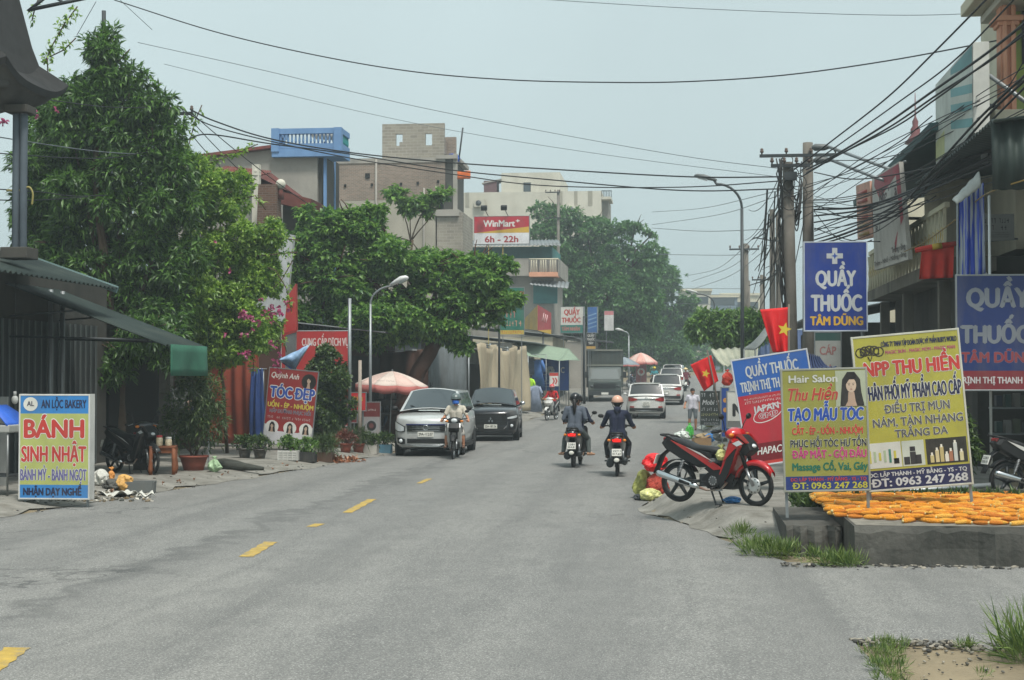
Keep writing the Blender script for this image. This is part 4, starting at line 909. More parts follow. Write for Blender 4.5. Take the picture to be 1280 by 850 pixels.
o = tufts('grass', [(hx(1278, 11.6), 11.6, 0, .13), (hx(1272, 11.9), 11.9, 0, .1)], L_GR, .36, .012, 60, 63); tag(o, kind='stuff')
g3 = [(x, 21.35 + .12 * math.sin(x * 5), .32, .28) for x in np.linspace(1.75, 4.5, 12)] + [(x, 21.9, .3, .3) for x in np.linspace(1.9, 4.2, 8)]
o = tufts('weeds', g3, leafmat('weed_leaf', (40, 66, 32), (96, 120, 60)), .16, .035, 1100, 64); tag(o, kind='stuff')
g4 = [(LE(y) - .2 - .5 * random.random(), y, gz(LE(y) - .4, y), .1) for y in np.linspace(26, 42, 26)]
o = tufts('weeds', g4, L_DRY, .05, .03, 34, 65); tag(o, kind='stuff')
o = leaf_mesh('fallen_leaves', [(onground(425, 577), (.55, .3, .05)), (onground(412, 577), (.3, .2, .06))], 90, 4, .13, .08, leafmat('brown_leaf', (112, 66, 46), (164, 108, 74), .1), None, seed=66); tag(o, kind='stuff')
# ------------------------------------------------------------------ poles, lamps, cables
CPOLE = M('concrete_pole', (110, 106, 99), .9, .3, 2, dirt=(92, 86, 76), dirt_amt=.8, dscale=1.4)
INS = M('insulator', (94, 78, 70), .5)
def pole(label, x, Y, top, r0, r1, arms=(), n=4, name='utility_pole', box=True, tilt=0, mat=None, sq=False):
    base = spot(x, Y); T = thing(name, label, 'utility pole', base); h = top - base.z
    b = MB(); mat = mat or CPOLE
    if sq: b.box((0, 0, h / 2 - .1), (r0 * 2, r0 * 1.7, h + .2), mat, taper=(r1 / r0, r1 / r0))
    else: b.tube([(0, 0, -.2), (tilt * .5, 0, h * .5), (tilt, 0, h)], [r0, (r0 + r1) / 2, r1], mat, 14)
    b.build('shaft', T)
    for z, w, off in arms:
        a = MB(); zz = h - z; a.box((off + tilt, -r1 - .04, zz), (w, .07, .08), DSTEEL); a.build('crossarm', T)
        for k in range(n):
            i = MB(); xx = off + tilt + w * (k / (n - 1) - .5) * .94; i.lathe([(.02, zz + .04), (.02, zz + .08), (.045, zz + .09), (.05, zz + .13), (.03, zz + .15), (.045, zz + .17), (.02, zz + .2)], INS, 8, Matrix.Translation((xx, -r1 - .04, 0))); i.build('insulator', T)
    return T
P1 = (hx(1011, 40), 40); P2 = (hx(991, 38), 38)
pole('tall concrete utility pole with steel crossarm just behind the blue pharmacy lightbox', *P1, hz(182, 40), .175, .13, ((.35, 2.0, -.25),))
t2 = pole('shorter concrete utility pole wrapped in black cable bundles, left of the tall one', *P2, hz(206, 38), .17, .13, ((.1, .95, .05),), tilt=-.1)
b = MB(); rr = random.Random(4)
for k in range(7):
    zs = np.linspace(2.2, 7.2, 14); b.tube([V((-.18 + rr.uniform(-.09, .05) - .01 * i, -.16 + rr.uniform(-.05, .05), z)) for i, z in enumerate(zs)], .017, BLACK, 5)
for k in range(9):
    z = rr.uniform(5.6, 7.2); b.torus((-.06 + rr.uniform(-.1, .25), -.2, z), rr.uniform(.12, .24), .012, BLACK, 18, 5, 'y')
b.box((-.05, -.24, 6.75), (.3, .16, .2), DSTEEL); b.build('cable_coil', t2)
pole('far thin utility pole with a four pin crossarm behind the dark street lamp', hx(933, 78), 78, hz(306, 78), .17, .12, ((.3, 1.5, -.1),))
pole('slim square utility pole standing between the street lamp and the paired concrete poles', hx(966, 62), 62, hz(264, 62), .13, .1, (), sq=True)
pole('slim square utility pole close beside its twin behind the paired concrete poles', hx(963, 64.5) + .35, 64.5, hz(268, 64.5), .13, .1, (), sq=True)
pole('far small utility pole with one crossarm above the red flag', hx(953, 90), 90, hz(345, 90), .16, .12, ((.3, 1.2, 0),))
pole('short far utility pole half hidden by cable coils left of the red flag', hx(935, 84), 84, hz(352, 84), .16, .13, ())
pole('left utility pole swallowed by the dark conical tree, its crossarm poking out', hx(208, 37.6), 37.6, hz(122, 37.6), .15, .13, ((.2, 1.25, .1),), sq=True)
pole('far utility pole with stacked crossarms rising in front of the cream apartment building', hx(698, 112), 112, hz(236, 112), .14, .1, ((.2, 1.1, -.4), (2.1, 1.2, -.4)))
tp = pole('slender steel mast at the top left with many wires fanning from its head', hx(127, 42), 42, hz(-6, 42), .1, .06, (), mat=DSTEEL)
tp.name = 'steel_mast'
pole('grey steel pole standing before the red shop board', hx(437, 42), 42, hz(371, 42), .055, .05, (), mat=STEEL).name = 'steel_pole'
pole('white post with rusty orange top beside the pink parasol', hx(450, 40), 40, hz(450, 40), .06, .045, (), mat=RUST).name = 'rusty_post'
pole('thin dark steel pole standing in front of the beige tarpaulin', hx(624, 60), 60, hz(345, 60), .05, .04, (), mat=DSTEEL).name = 'steel_pole'
pole('dark steel pole between the white pharmacy board and the truck', hx(730, 88), 88, hz(395, 88), .09, .07, (), mat=DSTEEL).name = 'steel_pole'
def street_lamp(label, x, Y, top, arm, rise, mat, headm, r=.08, lit=None, hl=.75):
    base = spot(x, Y); T = thing('street_lamp', label, 'street lamp', base); h = top - base.z
    b = MB(); b.tube([(0, 0, -.1), (0, 0, h * .4), (0, 0, h - rise)], [r, r * .9, r * .72], mat, 12); b.tube([(0, 0, 0), (0, 0, .5)], [r * 1.3, r * 1.2], mat, 12)
    b.build('pole', T)
    a = MB(); pts = [V((0, 0, h - rise - .1))] + [V((arm * (1 - math.cos(t)) * .9, 0, h - rise + rise * .85 * math.sin(t))) for t in np.linspace(0, PI / 2, 9)] + [V((arm, 0, h - .02))]
    a.tube(pts, [r * .7] + [r * .6] * 9 + [r * .5], mat, 8); a.build('arm', T)
    s = 1 if arm > 0 else -1; hd = MB(); sl = math.atan2(.12, .4) * s if lit is None else .5 * s
    m4 = Matrix.Translation((arm, 0, h)) @ Matrix.Rotation(-sl, 4, 'Y')
    hd.T = m4; hd.loft([[V((s * x_, w * math.cos(t), zc + hh * math.sin(t))) for t in np.linspace(0, 2 * PI, 13)[:-1]] for x_, w, hh, zc in ((-.12, .05, .05, 0), (.05, .1, .07, .01), (hl * .55, .16, .1, 0), (hl * .9, .13, .07, -.03), (hl, .04, .03, -.05))], headm)
    hd.build('lamp_head', T); gl = MB(); gl.T = m4; gl.box((s * hl * .55, 0, -.085), (hl * .5, .2, .05), M('lamp_lens', (150, 156, 156), .3)); gl.build('lens', T)
    return T
street_lamp('dark curved street lamp standing alone on the right side of the street', hx(928, 58), 58, hz(226, 58), -hx(850 + 35, 58), 1.1, DSTEEL, M('lamp_grey', (90, 94, 94), .5))
street_lamp('small silver street lamp with bright white head above the pink parasol', hx(463, 44.5), 44.5, hz(352, 44.5), .72, .62, STEEL, C(220, 222, 220), r=.05, lit=1, hl=.45)
street_lamp('far street lamp with an arched arm before the blue grey office block', hx(893, 110), 110, hz(366, 110), -1.3, .9, DSTEEL, C(190, 194, 190))
street_lamp('small far lamp with white head between the pharmacy boards and the far trees', hx(786, 112), 112, hz(413, 112), -.5, .4, STEEL, C(210, 212, 208), r=.07, hl=.5)
# floodlight arms over the signboard on the right
for (a, b_, lab) in (((1034, 183), (1108, 210), 'upper floodlight on a long slanting arm above the dentist signboard'), ((1036, 199), (1094, 222), 'lower floodlight on a slanting arm beside the dentist signboard')):
    q0, q1 = at(*b_, 36), at(*a, 38); T = thing('floodlight', lab, 'floodlight', q0)
    b = MB(); b.tube([V((.6, 0, -.2)), V((0, 0, 0)), q1 - q0], .04, STEEL, 7); b.build('arm', T)
    b = MB(); b.loft([[(q1 - q0) + V((-x_, w * math.cos(t), -.02 + hh * math.sin(t))) for t in np.linspace(0, 2 * PI, 11)[:-1]] for x_, w, hh in ((-.05, .04, .04), (.06, .1, .08), (.3, .12, .09), (.38, .04, .03))], M('lamp_grey', (90, 94, 94), .5)); b.build('lamp_head', T)
CB = M('cable_sheath', (30, 32, 34), .6, var=.1); CBL = M('cable_grey', (96, 104, 108), .6, var=.1)
def cable(pts, r=.012, m=None, label=None, group=None, sag=0.0, n=None):
    """pts: (px, py, Y) through which the cable runs; smoothed by Catmull-Rom."""
    P = [at(*q) for q in pts]; 
    if len(P) == 2:
        k = 20; Q = [P[0].lerp(P[1], i / k) - V((0, 0, 4 * sag * (i / k) * (1 - i / k))) for i in range(k + 1)]
    else:
        Q = []; E = [P[0] * 2 - P[1]] + P + [P[-1] * 2 - P[-2]]
        for i in range(1, len(E) - 2):
            for j in range(10):
                t = j / 10; a, b, c, d = E[i - 1], E[i], E[i + 1], E[i + 2]
                Q.append(.5 * ((2 * b) + (c - a) * t + (2 * a - 5 * b + 4 * c - d) * t * t + (3 * b - a - 3 * c + d) * t ** 3))
        Q.append(P[-1])
    o = Q[0].copy(); b = MB(); b.tube([q - o for q in Q], r, m or CB, 5); ob = b.build('cable', loc=o)
    return tag(ob, label, 'cable', group)
cable([(143, 0, 42), (270, 40, 41), (400, 70, 40), (520, 90, 39), (640, 100, 38), (760, 103, 37), (860, 102, 36), (980, 94, 35), (1110, 76, 33), (1250, 50, 31)], .016, label='single dark cable sagging across the whole sky from the left mast to the right roof')
cable([(150, 0, 42), (190, 37, 40)], .008, label='short wire slanting down right from the mast head at the top left')
cable([(120, 2, 42), (96, 44, 40)], .01, label='short wire slanting down left from the mast head at the top left')
cable([(600, -6, 44), (820, 8, 43), (1000, 16, 42), (1140, 19, 41), (1262, 15, 40)], .01, CBL, 'thin cable along the very top of the sky on the right')
cable([(172, 53, 44), (330, 88, 46), (520, 133, 48), (700, 168, 50), (860, 196, 45), (985, 212, 40)], .010, CBL, 'upper thin grey cable slanting over the rooftops towards the paired poles')
cable([(205, 80, 44), (400, 128, 46), (560, 162, 46), (760, 194, 44), (980, 222, 40)], .008, CBL, 'lower thin grey cable slanting over the rooftops towards the paired poles')
GL = 'three dark cables crossing the grey houses to the paired poles'
cable([(238, 137, 36), (270, 152, 37), (340, 174, 39), (440, 191, 42), (560, 203, 42), (680, 211, 42), (860, 221, 40), (985, 221, 39)], .02, label='uppermost dark cable from the left crossarm past the blue terrace', group=GL)
cable([(232, 175, 36), (262, 168, 37), (340, 180, 39), (440, 193, 42), (560, 212, 42), (680, 224, 42), (850, 238, 40), (980, 236, 39)], .018, label='middle dark cable from the left trees past the brick building', group=GL)
cable([(222, 132, 36), (262, 156, 37), (340, 177, 39), (440, 198, 42), (560, 217, 42), (680, 232, 42), (850, 234, 40), (980, 226, 39)], .016, label='lowest dark cable sweeping in front of the brick building', group=GL)
for i, (a, b_) in enumerate((((238, 140, 36), (390, 258, 44)), ((226, 135, 36), (322, 232, 46)), ((218, 140, 36), (290, 222, 44)))):
    cable([a, b_], .012, sag=.1, label='thin wire dropping from the left crossarm down to the tiled house', group='wires dropping from the left crossarm')
GN = 'wires strung along the left shopfronts'
for pts in ([(-10, 114, 26), (70, 126, 29), (140, 134, 33), (215, 134, 36)], [(-10, 170, 26), (60, 181, 29), (120, 189, 32), (170, 192, 35), (215, 188, 37)], [(-10, 191, 26), (80, 197, 30), (140, 197, 33), (205, 186, 36)], [(-10, 236, 26), (50, 240, 28), (90, 245, 30), (134, 244, 33)], [(-10, 250, 26), (50, 250, 28), (110, 246, 32)]):
    cable(pts, .011, CBL if len(pts) > 4 else CB, 'thin wire sagging across the dark conical tree along the left shopfronts', GN)
cable([(8, 238, 26), (24, 238, 26), (36, 234, 26), (41, 242, 26), (40, 256, 26)], .02, C(150, 140, 70), 'loose yellow wire end hanging from the twin column')
GS = 'faint far wires in the sky between the far trees and the right poles'
for pts in ([(815, 265, 80), (880, 260, 70), (975, 238, 42)], [(815, 281, 80), (900, 268, 66), (978, 243, 42)], [(820, 318, 100), (900, 319, 80), (930, 318, 78)], [(815, 285, 100), (880, 289, 78), (970, 286, 62)], [(858, 345, 120), (900, 334, 100), (972, 268, 50)], [(864, 352, 120), (920, 330, 90), (985, 240, 40)], [(864, 362, 120), (912, 345, 90), (960, 310, 62)], [(812, 360, 140), (930, 361, 100)], [(812, 367, 140), (935, 369, 100)], [(815, 378, 140), (930, 382, 100)]):
    cable(pts, .016 if pts[0][2] > 90 else .012, CBL, 'faint far wire crossing the pale sky left of the paired poles', GS)
GR_ = 'black cables running from the paired poles to the right edge'
for pts, r in (([(990, 214, 38), (1040, 176, 35), (1110, 121, 31), (1170, 63, 28), (1232, 0, 25), (1262, -30, 24)], .018), ([(1000, 214, 39), (1040, 187, 36), (1120, 130, 32), (1190, 78, 28), (1261, 6, 25), (1290, -28, 24)], .016),
                ([(1008, 212, 39), (1040, 196, 36), (1100, 160, 32), (1166, 114, 28), (1230, 69, 25), (1290, 22, 23)], .024), ([(1008, 216, 39), (1044, 196, 36), (1110, 160, 32), (1175, 116, 28), (1240, 74, 25), (1290, 30, 23)], .02), ([(1000, 222, 39), (1050, 193, 36), (1120, 158, 32), (1168, 125, 28), (1230, 80, 25), (1290, 36, 23)], .018),
                ([(1018, 304, 40), (1060, 291, 36), (1120, 262, 32), (1180, 196, 28), (1230, 142, 25), (1290, 86, 23)], .022), ([(1018, 308, 40), (1070, 291, 36), (1130, 262, 32), (1190, 196, 28), (1236, 143, 25), (1290, 92, 23)], .022), ([(1018, 300, 40), (1060, 286, 36), (1120, 256, 32), (1185, 204, 28), (1240, 150, 25), (1290, 100, 23)], .018),
                ([(1018, 270, 40), (1080, 262, 35), (1140, 240, 31), (1200, 215, 28), (1290, 168, 24)], .022), ([(1018, 262, 40), (1080, 258, 35), (1150, 234, 31), (1210, 208, 28), (1290, 176, 24)], .026), ([(1018, 278, 40), (1075, 268, 35), (1135, 248, 31), (1200, 222, 28), (1290, 182, 24)], .02),
                ([(1005, 236, 40), (1060, 214, 36), (1120, 180, 32), (1165, 145, 29)], .012), ([(1005, 246, 40), (1070, 208, 35), (1160, 163, 30), (1240, 122, 26), (1290, 94, 24)], .009), ([(1005, 252, 40), (1080, 196, 35), (1170, 150, 30), (1225, 126, 26)], .01), ([(1005, 232, 40), (1100, 205, 34), (1175, 172, 30), (1240, 134, 26), (1290, 60, 24)], .01),
                ([(1010, 200, 40), (1080, 200, 36), (1130, 192, 34)], .011), ([(1018, 285, 40), (1062, 300, 36), (1100, 302, 33)], .012), ([(1018, 295, 40), (1070, 278, 36), (1130, 268, 32), (1170, 245, 30)], .013), ([(1018, 312, 40), (1050, 316, 37), (1090, 300, 34)], .012), ([(1018, 255, 40), (1060, 272, 36), (1110, 268, 33), (1160, 250, 31)], .012),
                ([(1018, 265, 40), (1050, 300, 37), (1090, 292, 34), (1125, 270, 32)], .010), ([(1016, 250, 40), (1060, 246, 37), (1120, 232, 33), (1200, 200, 28)], .012)):
    cable(pts, r, CB, 'black cable rising from the paired concrete poles towards the right edge', GR_)
rq = random.Random(44)
for i in range(14):
    y0 = rq.uniform(214, 312); e_ = rq.uniform(60, 215); k = rq.uniform(4, 26)
    cable([(rq.choice((1000, 1018)), y0, 40), (1070, y0 * .75 + e_ * .25 + k, 35.5), (1150, y0 * .45 + e_ * .55 + k, 31), (1222, y0 * .2 + e_ * .8 + k * .5, 27), (1292, e_, 24)], rq.uniform(.007, .015), CB, 'thin black cable in the loose bundle over the right shopfronts', 'thin cables in the loose bundle over the right shopfronts')
cable([(1130, 315, 33), (1160, 300, 31), (1200, 270, 28), (1232, 243, 25), (1290, 222, 23)], .012, C(150, 118, 40), 'yellowish rope running from the dentist signboard to the right edge')
GT = 'black cables hanging in a tangle between the right poles'
rt = random.Random(8)
for i in range(26):
    x0 = rt.uniform(958, 1006); y0 = rt.uniform(215, 300); x1 = rt.uniform(935, 985); y1 = rt.uniform(290, 400)
    cable([(x0, y0, 39), ((x0 + x1) / 2 + rt.uniform(-8, 8), (y0 + y1) / 2 + rt.uniform(5, 34), 52), (x1, y1, rt.uniform(60, 84))], rt.uniform(.012, .026), CB, 'black cable hanging in the tangle behind the paired concrete poles', GT)
for i in range(10):
    y0 = rt.uniform(200, 250)
    cable([(1002, y0, 40), (996, y0 + rt.uniform(15, 50), 39), (986, y0 + rt.uniform(0, 30), 38)], .016, CB, 'black cable looping between the two paired concrete poles', 'short cable loops between the paired poles')
for a, b_ in (((985, 212, 38), (931, 300, 78)), ((985, 215, 38), (940, 318, 78)), ((978, 212, 38), (936, 262, 58))):
    cable([a, b_], .012, sag=.4, label='slack wire from the shorter concrete pole down to the far crossarm', group='slack wires behind the dark street lamp')
# ------------------------------------------------------------------ vehicles
TYRE = M('tyre_rubber', (30, 30, 31), .85, .25, 6); RIM = M('alloy', (150, 153, 155), .35, metal=.8); PLASTIC = M('black_plastic', (24, 25, 26), .55, .2, 4)
CHROME = M('chrome', (200, 204, 206), .18, .05, metal=1.0); LENS = M('clear_lens', (205, 212, 214), .12, .15, 6, spec=.8, coat=.8); REDLENS = M('red_lens', (150, 16, 20), .2, .15, spec=.7, coat=.6)
PLATE = M('number_plate', (214, 214, 206), .5, .05); INK = M('plate_ink', (24, 26, 30), .6, .05); BRAKE = glow('brake_lamp', (230, 22, 16), .55)
def paint(n, c, r=.28): return M(n, c, r, .06, 2, coat=.7, dirt=(120, 112, 98), dirt_amt=.34, dscale=1.2)
P_SILVER = paint('silver_paint', (192, 195, 194)); P_SILVER.node_tree.nodes['Principled BSDF'].inputs['Metallic'].default_value = .3
P_BLACK = paint('black_paint', (34, 39, 47)); P_WHITE = paint('white_paint', (204, 205, 202)); P_RED = paint('red_paint', (176, 16, 24)); P_GREEN = paint('dull_green_paint', (56, 66, 62), .5)
def wheel(T, x, y, r, w, rimm=RIM, spokes=5, name='wheel'):
    o = bpy.data.objects.new(name, None); COL.objects.link(o); o.parent = T; o.location = (x, y, r)
    b = MB(); b.lathe([(r * .62, -w / 2), (r * .9, -w / 2), (r * .985, -w * .36), (r, -w * .2), (r, w * .2), (r * .985, w * .36), (r * .9, w / 2), (r * .62, w / 2)], TYRE, 28, Matrix.Rotation(PI / 2, 4, 'Y')); b.build('tyre', o)
    b = MB(); s = 1 if x > 0 else -1
    b.lathe([(r * .64, -w * .48), (r * .64, w * .48), (r * .6, w * .48), (r * .58, 0), (.0, 0)], rimm, 24, Matrix.Rotation(PI / 2 * s, 4, 'Y'))
    for k in range(spokes): 
        a = 2 * PI * k / spokes; b.box((s * w * .3, math.sin(a) * r * .33, math.cos(a) * r * .33), (w * .2, r * .16, r * .6), rimm, rot=(-a, 0, 0))
    b.ell((s * w * .36, 0, 0), (w * .12, r * .16, r * .16), rimm, 10, 6)
    b.build('rim', o); return o
def car(name, label, loc, rotz, Lc, Wc, Hc, pm, cls='suv', group=None, hood=1.02, belt=1.0, clear=.22, look='front', plate=('', ''), rails=False, two=None, tr=.34):
    T = thing(name, label, 'car', loc, rotz, group); w = Wc / 2; hl = Lc / 2; n = 2.6; D = .62
    def fw(d): return (max(0, 1 - (1 - min(d / D, 1)) ** n)) ** (1 / n)
    def yfun(x, z, sgn=1):
        u = min(abs(x) / w, .995); base = hl - D * (1 - (1 - u ** n) ** (1 / n)); return sgn * base
    secs = []; st = []
    for d in (.003, .03, .08, .18, .34, .62): st.append((hl - d, fw(d), d))
    ym = hl - 1.15
    for y in (hl - .95, ym, 0.2, -hl + 1.1): st.append((y, 1.0, 9))
    for d in (.62, .34, .18, .08, .03, .003): st.append((-hl + d, fw(d), d))
    for y, f, d in st:
        ww = w * max(f, .2); front = y > 0
        t = (hl - y) if front else (y + hl)
        ztop = np.interp(t, [0, .05, .2, .5, 1.0, 1.3], [hood - .26, hood - .17, hood - .1, hood - .05, hood, belt]) if front else np.interp(t, [0, .05, .2, .6], [belt - .1, belt - .04, belt, belt])
        zb = np.interp(t, [0, .1, .4, .8], [clear + .1, clear + .04, clear, clear])
        ring = [(0, zb), (.8, zb), (.95, zb + .1), (1.0, zb + (ztop - zb) * .45), (.985, zb + (ztop - zb) * .72), (.955, ztop - .04), (.88, ztop), (.5, ztop + .03), (0, ztop + .045)]
        pts = [V((a * ww, y, z)) for a, z in ring] + [V((-a * ww, y, z)) for a, z in ring[-2:0:-1]]
        secs.append(pts)
    b = MB(); b.loft(secs, pm)
    # greenhouse
    yb_f, yb_r = hl - (1.05 if cls != 'mpv' else .78), -hl + .12; yt_f, yt_r = yb_f - (.95 if cls != 'mpv' else 1.0), -hl + (.42 if cls != 'mpv' else .38)
    wb, wt = w * (.93 if cls == 'suv' else .9), w * (.81 if cls == 'suv' else .72); zb, zt = belt + .015, Hc - .03
    c = {(s, e): (V((s * wb, yb_f if e else yb_r, zb)), V((s * wt, yt_f if e else yt_r, zt))) for s in (-1, 1) for e in (0, 1)}
    def patch(A, B, C_, D_, m, ins, bul, off, nu=8, nv=5):
        """A-B bottom, D-C top"""
        nn = (B - A).cross(D_ - A).normalized(); ctr = (A + B + C_ + D_) / 4
        if nn.dot(ctr - V((0, ctr.y * .5, .6))) < 0: nn = -nn
        l, r_, bo, to = ins
        def fn(u, v):
            uu = l + (1 - l - r_) * u; vv = bo + (1 - bo - to) * v
            return A.lerp(B, uu).lerp(D_.lerp(C_, uu), vv) + nn * (off + bul * (1 - (2 * uu - 1) ** 2))
        return fn
    def addp(bb, q, m, ins, bul, off): bb.grid(patch(*q, m, ins, bul, off), 8, 5, m)
    F_ = (c[-1, 1][0], c[1, 1][0], c[1, 1][1], c[-1, 1][1]); Rr = (c[1, 0][0], c[-1, 0][0], c[-1, 0][1], c[1, 0][1])
    SR = (c[1, 1][0], c[1, 0][0], c[1, 0][1], c[1, 1][1]); SL = (c[-1, 0][0], c[-1, 1][0], c[-1, 1][1], c[-1, 0][1])
    z4 = (0, 0, 0, 0)
    addp(b, F_, pm, z4, .10, 0); addp(b, Rr, pm, z4, .07, 0); addp(b, SR, pm, z4, .0, 0); addp(b, SL, pm, z4, .0, 0)
    b.grid(lambda u, v: V(((-1 + 2 * u) * wt, yt_r + (yt_f - yt_r) * v + (.1 * (1 - (2 * u - 1) ** 2)) * (1 if v > .9 else -.7 if v < .1 else 0), zt + .05 * (1 - (2 * u - 1) ** 2) * (1 - (2 * v - 1) ** 4 * .6))), 10, 8, two or pm)
    b.build('body', T)
    g = MB(); addp(g, F_, GLASS, (.05, .05, .04, .05), .10, .006); g.build('windscreen', T)
    g = MB(); addp(g, Rr, GLASSD, (.04, .04, .16, .07), .07, .006); g.build('rear_window', T)
    for q, s in ((SR, 1), (SL, -1)):
        for i, (l, r_) in enumerate(((.12, .60), (.42, .34), (.68, .08))):
            if s < 0: l, r_ = r_, l
            g = MB(); addp(g, q, GLASSD, (l, r_, .06, .1), 0, .006); g.build('side_window', T)
    # wheels and arches
    wb2 = Lc * .29
    a = MB()
    for y in (wb2 + .05, -wb2):
        for s in (-1, 1):
            a.lathe([(tr * 1.16, -.012), (tr * 1.16, .012), (0, .012)], PLASTIC, 24, Matrix.Translation((s * (w - .012), y, tr)) @ Matrix.Rotation(PI / 2 * s, 4, 'Y'))
    for s in (-1, 1): a.box((s * (w - .02), 0, clear + .06), (.06, Lc * .42, .12), PLASTIC)
    a.box((0, 0, clear + .02), (Wc * .8, Lc * .86, .1), PLASTIC)
    a.build('wheel_arch', T)
    for y in (wb2 + .05, -wb2):
        for s in (-1, 1): wheel(T, s * (w - .09), y, tr, .21)
    def strip(mb, cols, m, proud, sgn, mirror=False):
        for mm in ((1, -1) if mirror else (1,)):
            A_ = []
            for x, z0, z1 in cols:
                y = yfun(x, 0, 1); A_.append((V((mm * x, sgn * (y + proud), z0)), V((mm * x, sgn * (y + proud), z1)), V((mm * x, sgn * (y - .05), z1)), V((mm * x, sgn * (y - .05), z0))))
            mb.loft([list(q) for q in A_], m, caps=True, smooth=False)
    def cols(x0, x1, f0, f1, k=6): return [(x0 + (x1 - x0) * i / k, f0(i / k), f1(i / k)) for i in range(k + 1)]
    K = lambda v: (lambda u: v)
    Ln = lambda a_, b_: (lambda u: a_ + (b_ - a_) * u)
    def platebox(z, sgn, txt, wd=.42, ht=.13):
        p = MB(); p.box((0, sgn * (hl + .025), z), (wd, .02, ht), PLATE); o = p.build('number_plate', T)
        l = MB()
        if txt[1]:
            write(l, txt[0], -wd * .4, wd * .4, z + .012, z + ht * .42, INK, y=0); write(l, txt[1], -wd * .42, wd * .42, z - ht * .4, z - .012, INK, y=0)
        elif txt[0]: write(l, txt[0], -wd * .44, wd * .44, z - ht * .28, z + ht * .28, INK, y=0)
        if l.f:
            for i, q in enumerate(l.v): l.v[i] = (-q[0] * sgn, sgn * (hl + .0375 - q[1] * .5), q[2])
            l.build('lettering', o)
    if look == 'front':
        dark = cls == 'dark'
        b = MB(); 
        if dark:
            strip(b, cols(-.5, .5, K(.56), K(hood - .2), 8), PLASTIC, .02, 1)
            for i in range(5): strip(b, cols(-.48, .48, K(.6 + i * .05), K(.612 + i * .05), 8), DSTEEL, .03, 1)
        else:
            strip(b, cols(-.5, .5, lambda u: .67 - .07 * abs(2 * u - 1) * 0 , lambda u: .83, 8), PLASTIC, .02, 1)
            for i in range(3): strip(b, cols(-.48, .48, K(.69 + i * .045), K(.702 + i * .045), 8), CHROME, .03, 1)
            strip(b, cols(-.53, .53, K(.835), K(.865), 8), M('blue_chrome', (40, 52, 110), .3, metal=.5), .03, 1)
        b.build('grille', T)
        b = MB(); strip(b, cols(-.5, .5, K(.36), K(.48), 8), PLASTIC, .02, 1); strip(b, cols(-.72, .72, K(.27), K(.30), 8), CHROME if not dark else PLASTIC, .015, 1)
        b.build('lower_grille', T)
        for mm in (1, -1):
            b = MB(); strip(b, [(mm * x, a_, b_) for x, a_, b_ in ((.56, .665, .80), (.68, .645, .85), (.78, .65, .90), (.87, .70, .935))] if not dark else [(mm * x, a_, b_) for x, a_, b_ in ((.52, .72, .81), (.66, .72, .84), (.86, .74, .88))], PLASTIC, .012, 1); b.build('headlight_surround', T)
            b = MB()
            if dark: hc = [(.54, .74, .79), (.64, .745, .81), (.76, .76, .84), (.84, .79, .86)]
            else: hc = [(.585, .685, .78), (.68, .667, .83), (.78, .672, .88), (.85, .72, .915)]
            strip(b, [(mm * x, a_, b_) for x, a_, b_ in (hc if mm > 0 else hc)], LENS, .02, 1); b.build('headlight', T)
            b = MB(); fc = [(.56, .34, .46), (.66, .33, .5), (.78, .36, .5)] if not dark else [(.6, .4, .62), (.7, .38, .66), (.8, .42, .66)]
            strip(b, [(mm * x, a_, b_) for x, a_, b_ in fc], PLASTIC, .018, 1); o = b.build('fog_lamp_bezel', T)
            q = MB(); q.ell((mm * .67, yfun(.67, 0) + .02, .42 if not dark else .52), (.06, .03, .05), LENS, 10, 6); q.build('fog_lamp', o)
            if dark:
                q = MB(); strip(q, [(mm * x, a_, b_) for x, a_, b_ in ((.42, .40, .44), (.52, .48, .53), (.56, .62, .70))], CHROME, .035, 1); q.build('chrome_trim', T)
        b = MB()
        if dark:
            for a_ in (90, 210, 330):
                ca, sa = math.cos(R(a_)) * .055, math.sin(R(a_)) * .055; b.add([V((ca + dx, hl + .045, .70 + sa + dz)) for dx, dz in ((0, .05), (-.03, 0), (0, -.05), (.03, 0))], [(0, 1, 2, 3)], CHROME)
        else: b.torus((0, hl + .04, .77), .065, .012, CHROME, 18, 6, 'y', .6)
        b.build('badge', T)
        platebox(.60 if not dark else .50, 1, plate)
        b = MB()
        for s in (-1, 1): b.tube([V((s * .12 - .1, yb_f + .02, zb + .03)), V((s * .12 + .42, yb_f - .12, zb + .16))], .012, PLASTIC, 5)
        b.build('wiper', T)
        b = MB(); b.grid(lambda u, v: V((-.3 + .6 * u, yb_f - .02 + .006 + .104 * (1 - (2 * u - 1) ** 2 * .1) - .95 * (.03 + .05 * v), zb + (zt - zb) * (.03 + .05 * v) + .01)), 4, 2, M('paper_sticker', (190, 200, 200))) ; b.build('permit_sticker', T)
    else:
        for mm in (1, -1):
            b = MB(); strip(b, [(mm * x, a_, b_) for x, a_, b_ in ((.42, belt - .16, belt - .1), (.58, belt - .2, belt - .06), (.72, belt - .22, belt - .03), (.83, belt - .2, belt - .0))], REDLENS, .022, -1); b.build('tail_light', T)
            b = MB(); strip(b, [(mm * x, .52, .58) for x in (.56, .66, .76)], REDLENS, .02, -1); b.build('reflector', T)
        b = MB(); strip(b, cols(-.78, .78, K(clear + .12), K(.50), 10), PLASTIC, .02, -1); strip(b, cols(-.5, .5, K(.36), K(.40), 8), CHROME, .03, -1); b.build('rear_bumper', T)
        b = MB(); strip(b, cols(-.42, .42, K(belt - .13), K(belt - .10), 8), CHROME, .02, -1); b.torus((0, -hl - .03, belt - .06), .045, .01, CHROME, 14, 5, 'y', .6); b.build('trunk_trim', T)
        platebox(.70, -1, plate, .34, .17)
